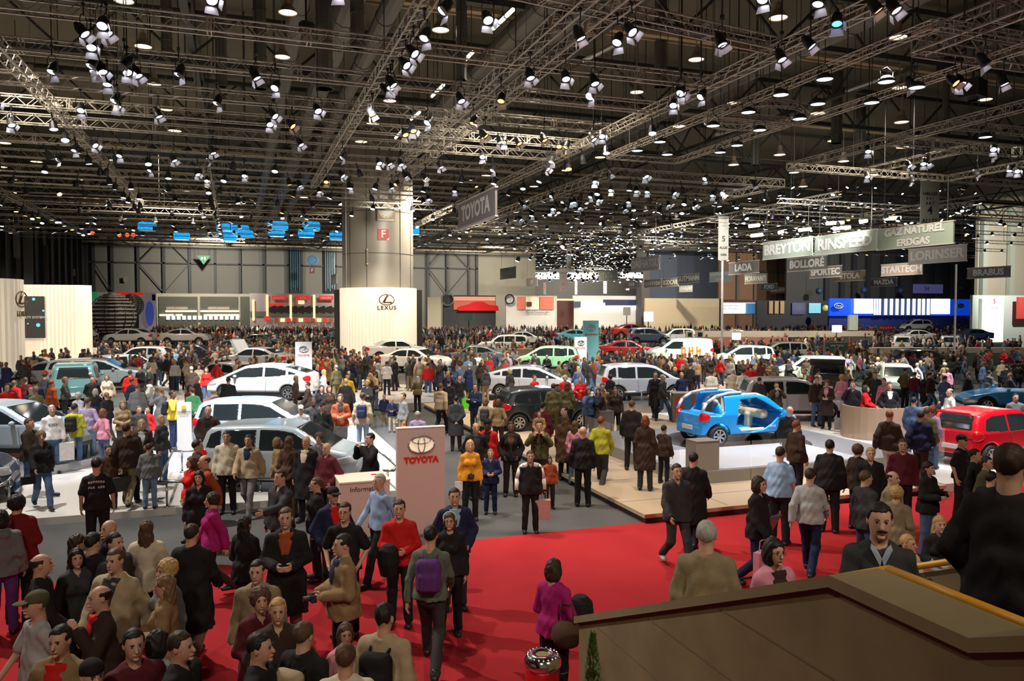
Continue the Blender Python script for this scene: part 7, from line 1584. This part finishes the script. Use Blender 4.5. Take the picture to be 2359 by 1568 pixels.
P(1820, 934, 1.86, 165, 'stand', 'jacket', 'black', 'black', 'bald', 'brown', 'tall shaven-headed man in black before the blue car front'); P(1836, 967, 1.74, 130, 'stand', 'jacket', 'dark brown', 'black', 'short', 'red', 'man in dark brown with short reddish hair by the blue car')
P(1798, 1027, 1.84, 165, 'stand', 'tee', 'light blue', 'black', 'short', 'dark brown', 'stout man in a light blue T-shirt seen from behind', bulk=.4); P(1867, 1077, 1.78, 168, 'walk', 'sweater', 'light grey', 'navy', 'short', 'dark brown', 'man in a white sweatshirt and dark jeans on the red carpet', bulk=.1)
lh = P(1750, 1096, 1.80, 60, 'walk', 'jacket', 'black', 'navy', 'bob', 'dark brown', 'long-haired man in a black coat with a portfolio under his arm'); carried('portfolio', lambda m: m.box((0, 0, 0), (.42, .04, .32)), lh, (.22, -.05, 1.0), 'shiny grey portfolio under the long-haired man\'s arm', 'portfolio', mt_=M_METB, tilt=.5); carried('shopping_bag', bag_shape(.36, .42, .1), lh, (-.24, -.2, .72), 'pale pink paper bag of the long-haired man', 'bag', 'pink')
P(1912, 1011, 1.84, 174, 'stand', 'jacket', 'black', 'black', 'short', 'black', 'big man in a black coat with turned-up collar', bulk=.3); P(1978, 1022, 1.72, 140, 'stand', 'jacket', 'dark brown', 'black', 'curly', 'brown', 'brown-haired woman in dark clothes facing the platform', fem=True); P(2006, 1030, 1.74, 10, 'stand', 'jacket', 'black', 'black', 'grey', 'blond', 'fair man in black beside the brown-haired woman')
P(1996, 1082, 1.78, 130, 'stand', 'jacket', 'dark grey', 'denim', 'short', 'brown', 'man in a dark grey coat with a plum scarf on the red carpet'); P(2058, 1083, 1.76, 60, 'stand', 'jacket', 'beige', 'black', 'balding', 'black', 'man in profile in a tan jacket with a shirt and tie', inner='grey'); P(2066, 1118, 1.66, 175, 'stand', 'jacket', 'khaki', 'dark grey', 'curly', 'blond', 'curly blond woman in a grey-brown coat near the stairs', fem=True)
P(2080, 1010, 1.80, 5, 'stand', 'sweater', 'maroon', 'black', 'short', 'brown', 'man in a maroon and black sweater on the red carpet'); P(2050, 944, 1.80, 160, 'walk', 'jacket', 'dark brown', 'light grey', 'short', 'red', 'red-haired man in a dark jacket with a white logo'); P(2122, 945, 1.78, 165, 'walk', 'jacket', 'navy', 'dark brown', 'short', 'dark brown', 'man in a navy anorak before the red car'); P(2106, 913, 1.78, 150, 'stand', 'jacket', 'denim', 'dark grey', 'short', 'black', 'man in a grey-blue jacket bending behind the navy anorak')
P(2148, 934, 1.66, 165, 'stand', 'shirt', 'lilac', 'denim', 'curly', 'red', 'red-haired woman in a flowered blouse by the red car', fem=True); P(2137, 938, 1.7, 150, 'stand', 'jacket', 'olive', 'denim', 'short', 'brown', 'person in olive beside the flowered blouse')
wc = P(2188, 893, 1.78, -60, 'hold', 'shirt', 'white', 'pink', 'balding', 'black', 'man in a white shirt carrying a child behind the red car'); c2_ = person(wc.location + Matrix.Rotation(wc.rotation_euler[2], 3, 'Z') @ Vector((.05, -.36, .55)), wc.rotation_euler[2] + 2, .85, 'sit', top='jacket', tc='black', lc='light grey', hair='short', hc='dark brown', lod=.02, label='small child in black held by the man in the white shirt', face=False); PEOPLE.append(c2_)
P(2217, 1000, 1.80, 60, 'stand', 'tee', 'black', 'black', 'cap', 'black', 'man in a black shirt and flat cap before the red car'); P(2248, 1033, 1.74, 80, 'stand', 'jacket', 'black', 'black', 'short', 'black', 'man in a black jacket right of the flat-capped man'); P(2276, 1050, 1.74, 60, 'stand', 'jacket', 'olive', 'black', 'short', 'dark brown', 'man in an olive-tan jacket near the right edge'); P(2284, 1084, 1.72, 150, 'stand', 'jacket', 'black', 'black', 'short', 'black', 'person in black directly before the olive-jacketed man')
P(2140, 1062, 1.70, 60, 'read', 'jacket', 'black', 'denim', 'long', 'black', 'black-haired woman looking at papers on the red carpet', fem=True)
P(2166, 1187, 1.66, 20, 'read', 'sweater', 'black', 'black', 'long', 'blond', 'blond woman in black standing behind the magazine counter', fem=True, zs=-.15); P(2094, 1230, 1.6, 60, 'stand', 'jacket', 'cream', 'khaki', 'grey', 'blond', 'light-haired older woman left of the magazine counter', fem=True, zs=0); P(2228, 1226, 1.55, -130, 'reach', 'tee', 'white', 'denim', 'short', 'light brown', 'boy in a white T-shirt at the magazine counter', zs=0)
P(1965, 878, 1.78, -10, 'phone', 'jacket', 'black', 'denim', 'short', 'light brown', 'man in a black jacket and jeans phoning on the podium', zs=.2); P(2050, 880, 1.80, 10, 'pocket', 'jacket', 'black', 'black', 'short', 'brown', 'man in a black suit and white shirt before the reception counter', inner='white', zs=.2)
P(1995, 886, 1.72, 85, 'sit', 'jacket', 'red', 'cream', 'bob', 'dark brown', 'hostess in a red jacket sitting on a stool', zs=.2, sit=.0, fem=True); P(1905, 875, 1.72, -10, 'hold', 'coat', 'dark brown', 'black', 'curly', 'red', 'person in a brown coat with a long pink scarf', fem=True, inner='pink'); P(1882, 866, 1.80, 30, 'stand', 'jacket', 'dark brown', 'denim', 'short', 'dark brown', 'man in dark brown left of the pink scarf')
P(1789, 880, 1.80, 10, 'photo', 'jacket', 'dark brown', 'dark grey', 'short', 'dark brown', 'man in dark brown with raised arm by the silver five-door car', inner='khaki', D=27); P(1750, 868, 1.78, 160, 'stand', 'jacket', 'dark grey', 'black', 'short', 'dark brown', 'man in a grey-brown coat at the tail of the silver five-door car', D=29)
P(1712, 848, 1.78, 178, 'stand', 'sweater', 'cream', 'denim', 'short', 'dark brown', 'man in a cream sweater seen from behind at centre right'); P(1689, 848, 1.74, 175, 'stand', 'jacket', 'beige', 'dark grey', 'grey', 'grey', 'grey-haired man in a beige jacket beside the cream sweater'); P(1730, 838, 1.80, 175, 'stand', 'sweater', 'red', 'black', 'cap', 'red', 'man in a red top right of the cream sweater')
P(1940, 862, 1.70, 160, 'stand', 'jacket', 'pink', 'purple', 'curly', 'blond', 'blond woman in a pink jacket with a white bag', fem=True); P(2036, 870, 1.70, -20, 'stand', 'sweater', 'pink', 'denim', 'short', 'brown', 'woman in a pale sweater behind the seated hostess', fem=True)
P(2135, 858, 1.74, -20, 'stand', 'coat', 'black', 'black', 'long', 'black', 'long-haired woman in black right of the white small car', fem=True); P(2230, 855, 1.78, -60, 'stand', 'coat', 'black', 'black', 'short', 'black', 'man in a long black coat in the right middle distance')
P(2340, 905, 1.74, 20, 'stand', 'hoodie', 'grey', 'dark grey', 'short', 'black', 'young man in a grey hooded top by the red car roof', zs=.2)
P(526, 868, 1.78, 178, 'stand', 'jacket', 'black', 'black', 'short', 'black', 'man in black at the front wheel of the large white liftback', zs=.15)
P(300, 852, 1.80, 165, 'stand', 'jacket', 'red', 'dark grey', 'short', 'dark brown', 'man in a bright red jacket in the left crowd'); P(208, 855, 1.82, 172, 'stand', 'sweater', 'black', 'black', 'balding', 'grey', 'grey-haired man in a black sweater behind the teal car')
P(246, 862, 1.66, -20, 'walk', 'jacket', 'cream', 'brown', 'bob', 'light brown', 'woman in a cream jacket and brown trousers at left', fem=True); P(226, 880, 1.3, -20, 'stand', 'jacket', 'cream', 'cream', 'short', 'blond', 'child in cream clothes beside the black sweater')
P(16, 883, 1.74, 10, 'stand', 'sweater', 'red', 'black', 'short', 'dark brown', 'man in a red sweater cut by the left edge'); P(59, 868, 1.74, 170, 'stand', 'jacket', 'maroon', 'black', 'short', 'brown', 'man in a maroon jacket at far left'); P(103, 857, 1.78, 165, 'stand', 'jacket', 'dark grey', 'black', 'short', 'dark brown', 'man in a dark grey coat left of the teal car'); P(120, 875, 1.74, 120, 'stand', 'jacket', 'rust', 'black', 'short', 'red', 'man in a rust-orange jacket behind the pale blue family car')
P(800, 860, 1.72, 0, 'stand', 'jacket', 'yellow', 'black', 'short', 'dark brown', 'person in a bright yellow jacket in the centre crowd'); P(745, 850, 1.70, -90, 'stand', 'coat', 'white', 'red', 'long', 'blond', 'figure in white and red right of the large white liftback', fem=True)
P(986, 835, 1.72, 172, 'stand', 'sweater', 'red', 'denim', 'short', 'dark brown', 'person in a red top near the wooden counter in the crowd'); P(475, 845, 1.68, -10, 'stand', 'sweater', 'red', 'denim', 'bob', 'brown', 'woman in a red sweater left of the large white liftback', fem=True); P(458, 838, 1.70, 0, 'stand', 'jacket', 'cream', 'denim', 'long', 'dark brown', 'long-haired woman in cream beside the red sweater woman', fem=True)
P(1348, 800, 1.70, -60, 'stand', 'jacket', 'red', 'black', 'short', 'dark brown', 'person in a bright red jacket right of the pale green car', zs=.2); P(1234, 812, 1.76, 10, 'stand', 'jacket', 'dark grey', 'black', 'short', 'black', 'man in dark grey leaning on the pale green car', zs=.2); P(1260, 815, 1.72, -30, 'hold', 'jacket', 'black', 'grey', 'short', 'black', 'man in black beside the pale green car door', zs=.2)
hs = [q for q in PEOPLE if q['label'].startswith('hostess in a red jacket sitting')][0]
m = MB(); m.lathe([(0, .80), (.17, .80), (.18, .83), (.16, .86), (0, .86)], 18, (0, -.08, 0)); m.bar((0, -.08, 0), (0, -.08, .8), .03, 8); m.lathe([(.2, 0), (.2, .02), (.04, .04)], 18, (0, -.08, 0)); T(m.build('bar_stool', M_CHROME, None, True, hs.location, hs.rotation_euler[2]), 'round bar stool under the hostess in red', 'stool')
HEROES = len(PEOPLE)
# ------------------------------------------------------------------ the rest of the nearest three hundred
random.seed(77)
LM = [(172, 30, 'the teal off-road car'), (606, 33, 'the large white liftback'), (602, 23, 'the silver-blue car'), (872, 58, 'the glowing drum'), (699, 37, 'the white pylon'), (1246, 26.5, 'the dark small hatchback'), (1222, 37, 'the silver liftback'), (1478, 33.5, 'the silver hatchback'), (1262, 46, 'the pale green car'), (1603, 29, 'the poster counter'), (1822, 30, 'the silver five-door car'), (2066, 37.5, 'the white small car'), (2345, 31, 'the blue roadster'), (1908, 38, 'the black car boot'), (1565, 52, 'the white van'), (955, 48, 'the lower white saloon'), (424, 22, 'the white stele'), (92, 21, 'the pale blue family car'), (1060, 40, 'the grey cabinet'), (228, 37, 'the grey-green estate'), (985, 30, 'the tall pylon')]
LMW = [(at_d(a, 715, D), n) for a, D, n in LM]
def in_car(x, y, pad=.35):
    for cx, cy, hl, rz in CARPOS:
        dx, dy = x - cx, y - cy; u = dx * math.cos(rz) + dy * math.sin(rz); v = -dx * math.sin(rz) + dy * math.cos(rz)
        if abs(u) < hl + pad and abs(v) < .95 + pad: return True
    if pad < .3 or True:
        for a, b_, r in CIRC:
            if (x - a) ** 2 + (y - b_) ** 2 < r * r: return True
    return (x - cc.x) ** 2 + (y - cc.y) ** 2 < 3.5 ** 2
COLS = [('black', 24), ('dark grey', 14), ('dark brown', 12), ('navy', 9), ('brown', 7), ('grey', 6), ('olive', 4), ('beige', 5), ('red', 4), ('maroon', 3), ('denim', 4), ('cream', 3), ('white', 2), ('tan', 3), ('rust', 2), ('light blue', 2), ('khaki', 2), ('pink', 1.5), ('green', 1), ('lilac', 1), ('light grey', 2)]
HR = [('short', 'short {} hair'), ('bob', 'chin-length {} hair'), ('long', 'long {} hair'), ('balding', 'thinning {} hair'), ('ponytail', 'a {} ponytail'), ('curly', 'curly {} hair')]
def free(x, y, r):
    for a, b in TAKEN:
        if (a - x) ** 2 + (b - y) ** 2 < r * r: return False
    return True
ZONES = [  # image x range, distance range, weight
    (0, 470, 24, 42, 5), (640, 1120, 26, 44, 9), (1100, 1560, 30, 42, 3), (1480, 2010, 31, 43, 6), (1990, 2359, 30, 44, 4), (0, 330, 23, 30, 1.2), (820, 1100, 23, 32, 1.0)]
cand = []; tries = 0
while len(PEOPLE) + len(cand) < 300 and tries < 60000:
    tries += 1; z_ = random.choices(ZONES, [z[4] for z in ZONES])[0]; px = random.uniform(z_[0], z_[1]); D = math.sqrt(random.uniform(z_[2] ** 2, z_[3] ** 2)); p = at_d(px, 715, D)
    if in_car(p.x, p.y) or not free(p.x, p.y, .62) or (10 < p.x < 17.2 and 15.9 < p.y < 22.3): continue
    if 4.5 < p.x < 7.6 and p.y < 32 and random.random() < .7: continue
    TAKEN.append((p.x, p.y)); cand.append((p.x, p.y, px, D))
seen = {}
meta = []
for x, y, px, D in cand:
    fem = random.random() < .38; tc = random.choices([c[0] for c in COLS], [c[1] for c in COLS])[0]; lc = random.choice(['black', 'dark grey', 'denim', 'navy', 'khaki', 'dark brown', 'black']); hr = random.choice(HR[1:3] + HR[4:6]) if fem else random.choice([HR[0]] * 5 + [HR[3]]); hc = random.choice(['dark brown', 'black', 'brown', 'light brown', 'grey', 'blond', 'dark brown'])
    top = random.choice(['jacket', 'jacket', 'jacket', 'hoodie', 'sweater', 'coat']); pose = random.choice(['stand', 'pocket', 'hold', 'walk', 'back', 'crossed', 'stand', 'photo', 'walkm', 'read'])
    n, l = min((((w_[0].x - x) ** 2 + (w_[0].y - y) ** 2, w_) for w_ in LMW), key=lambda e: e[0])[1], None
    lx = proj((n[0].x, n[0].y, 1))[0]; ld = n[0].x * .332 + n[0].y * .943
    rel = 'left of' if px < lx - 45 else ('right of' if px > lx + 45 else ('behind' if D > ld else 'in front of'))
    tn_ = {'hoodie': 'hooded top', 'jacket': 'jacket', 'sweater': 'sweater', 'coat': 'long coat'}[top]
    meta.append([x, y, px, D, fem, tc, lc, hr, hc, top, pose, f'{"woman" if fem else "man"} in a {tc} {tn_}', hr[1].format(hc), rel, n[1]])
cnt = {}
for m_ in meta: cnt.setdefault((m_[11], m_[12], m_[13], m_[14]), []).append(m_)
PM = {'walk': 'walking', 'walkm': 'walking', 'photo': 'taking a picture', 'hold': 'with joined hands', 'read': 'reading', 'crossed': 'arms crossed', 'back': 'hands behind back', 'pocket': 'hands in pockets', 'stand': 'standing'}
labs = set(q.get('label') for q in PEOPLE)
for m_ in meta:
    x, y, px, D, fem, tc, lc, hr, hc, top, pose, a, b_, rel, lm = m_
    lab = f'{a}, {b_}, {rel} {lm}'
    if lab in labs: lab = f'{a}, {b_}, {PM[pose]}, {rel} {lm}'
    k = 0
    while lab in labs: k += 1; lab = f'{a}, {b_}, {lc} trousers, {rel} {lm}' if k == 1 else f'{ORD[k]} {a}, {rel} {lm}'
    if len(lab.split()) > 16: lab = lab.replace('taking a picture', 'photographing').replace('joined hands', 'hands joined').replace('the large white liftback', 'the big liftback').replace('the silver five-door car', 'the five-door car').replace('chin-length ', 'short ')
    if len(lab.split()) > 16: lab = lab.replace(' trousers', ' legs').replace('in pockets', 'pocketed').replace('the ', '').replace('a ', '', 1)
    labs.add(lab); ang = random.choice([random.gauss(180, 40), random.gauss(180, 40), random.gauss(0, 50), random.uniform(-180, 180)])
    z = gz(x, y); q = person((x, y, z), -math.atan2(x, y) + R(ang), (1.66 if fem else 1.76) * random.uniform(.94, 1.05), pose, fem, top, tc, 'trousers', lc, hr[0], hc, random.choice(['fair', 'fair', 'fair', 'tan', 'brown']), random.choice([0, .15]) if not fem else 0, .022, lab, 'visitors crowding around the cars', face=False); PEOPLE.append(q)
# ------------------------------------------------------------------ everyone farther back: one crowd
def proto(h, fem, pose):
    J = joints(pose, fem); G = grid((-.46, -.42, 0), (.46, .46, 1.84), h)
    d = smin(sdf_torso(G, fem, .025), sdf_arms(G, J, .025), .04); d = smin(d, sdf_legs(G, J, .02), .04); d = smin(d, sdf_head(G, False) - (.012 if h > .05 else .006), .02); d = smin(d, s_box(G, (0, .01, .98), (.18, .13, .14), .08), .05)
    return snet(d, (-.46, -.42, 0), h)
PROT = {0: [proto(.035, f, p) for f in (0, 1) for p in ('stand', 'walk', 'hold')], 1: [proto(.06, f, p) for f in (0, 1) for p in ('stand', 'hold')], 2: [proto(.10, f, 'stand') for f in (0, 1)]}
VV, QQ, CV = [], [], []; n0 = 0; rng = np.random.default_rng(9)
CNAME = [c[0] for c in COLS]; CW = np.array([c[1] for c in COLS], float); CW /= CW.sum()
HN = list(HAIRC)
def add_crowd(x, y, z, lv):
    global n0
    V, Q = PROT[lv][rng.integers(len(PROT[lv]))]; a = rng.uniform(0, 6.28); s = rng.uniform(.92, 1.05); c_, s_ = math.cos(a), math.sin(a)
    col = np.empty((len(V), 4), np.float32); col[:, 3] = 1; col[:, :3] = CC[CNAME[rng.choice(len(CNAME), p=CW)]]
    zz = V[:, 2]; col[zz < .86, :3] = CC[('black', 'dark grey', 'denim', 'navy', 'khaki')[rng.integers(5)]]; col[zz > 1.50, :3] = SKIN[('fair', 'fair', 'tan')[rng.integers(3)]]
    hc = HAIRC[HN[rng.choice(7, p=(.22, .28, .2, .1, .07, .08, .05))]]; long_ = rng.random() < .35
    col[(zz > 1.69) | ((V[:, 1] > .015) & (zz > (1.42 if long_ else 1.56)) & (np.abs(V[:, 0]) < .13)), :3] = hc
    W = V * s; VV.append(np.stack([W[:, 0] * c_ - W[:, 1] * s_ + x, W[:, 0] * s_ + W[:, 1] * c_ + y, W[:, 2] + z], 1)); QQ.append(Q + n0); CV.append(col); n0 += len(V)
cells = {}
for a, b_ in TAKEN: cells.setdefault((int(a // 1), int(b_ // 1)), []).append((a, b_))
def ok(x, y, r):
    i, j = int(x // 1), int(y // 1)
    for u in (-1, 0, 1):
        for v in (-1, 0, 1):
            for a, b_ in cells.get((i + u, j + v), ()):
                if (a - x) ** 2 + (b_ - y) ** 2 < r * r: return False
    return True
NC = 0
for D0, D1, lv, target in ((38, 62, 0, 620), (62, 95, 1, 900), (95, 150, 2, 1500)):
    k = t_ = 0
    while k < target and t_ < target * 12:
        t_ += 1; px = rng.uniform(-40, 2400); D = math.sqrt(rng.uniform(D0 ** 2, D1 ** 2)); p = at_d(px, 715, D)
        if p.x < (-12 if 50 < p.y < 64 else -25) and p.y < 66 and p.x < -9: 
            if p.x < -12: continue
        if in_car(p.x, p.y, .2) or not ok(p.x, p.y, .5) or p.x < -25: continue
        if px < 215 and D > 52: continue
        if (px < 345 and D > 86) or (D > 140 and px > 940): continue
        if any(a - 25 < px < b_ + 25 and abs(D - d_) < 1.6 for a, b_, d_ in ((1560, 2010, 84), (1610, 1810, 80), (1940, 2007, 74), (1899, 1950, 62), (2007, 2500, 63), (1950, 2500, 62), (2020, 2120, 61), (1110, 1255, 56), (2306, 2359, 44), (1050, 1130, 40), (1340, 1382, 52), (1320, 1352, 47))): continue
        if px > 1990 and 58 < D < 66: continue
        if px > 2240 and D > 76: continue
        if 2000 < px and D < 62 and rng.random() < .35: continue
        z = gz(p.x, p.y) + (.25 if 1100 < px and D > 62 and rng.random() < .3 else 0); cells.setdefault((int(p.x // 1), int(p.y // 1)), []).append((p.x, p.y)); add_crowd(p.x, p.y, z, lv); k += 1; NC += 1
me = np_mesh('crowd', np.concatenate(VV), np.concatenate(QQ), attr_mat('crowd_clothes', .8)); ca = me.color_attributes.new('Col', 'FLOAT_COLOR', 'POINT'); ca.data.foreach_set('color', np.concatenate(CV).ravel())
o = link(bpy.data.objects.new('crowd', me)); T(o, 'dense crowd of visitors filling the hall behind the nearer people', 'crowd', kind='stuff')
print('people', len(PEOPLE), 'heroes', HEROES, 'crowd', NC, 'verts', n0, 'objects', len(bpy.data.objects))

# ------------------------------------------------------------------ lettering as solid meshes
dg = bpy.context.evaluated_depsgraph_get()
for o in [q for q in COL.objects if q.type == 'FONT']:
    me = bpy.data.meshes.new_from_object(o.evaluated_get(dg)); n = o.name; par, mw = o.parent, (o.location.copy(), o.rotation_euler.copy(), o.scale.copy())
    bpy.data.objects.remove(o)
    if not len(me.vertices): continue
    q = bpy.data.objects.new(n, me); COL.objects.link(q); q.parent = par; q.location, q.rotation_euler, q.scale = mw
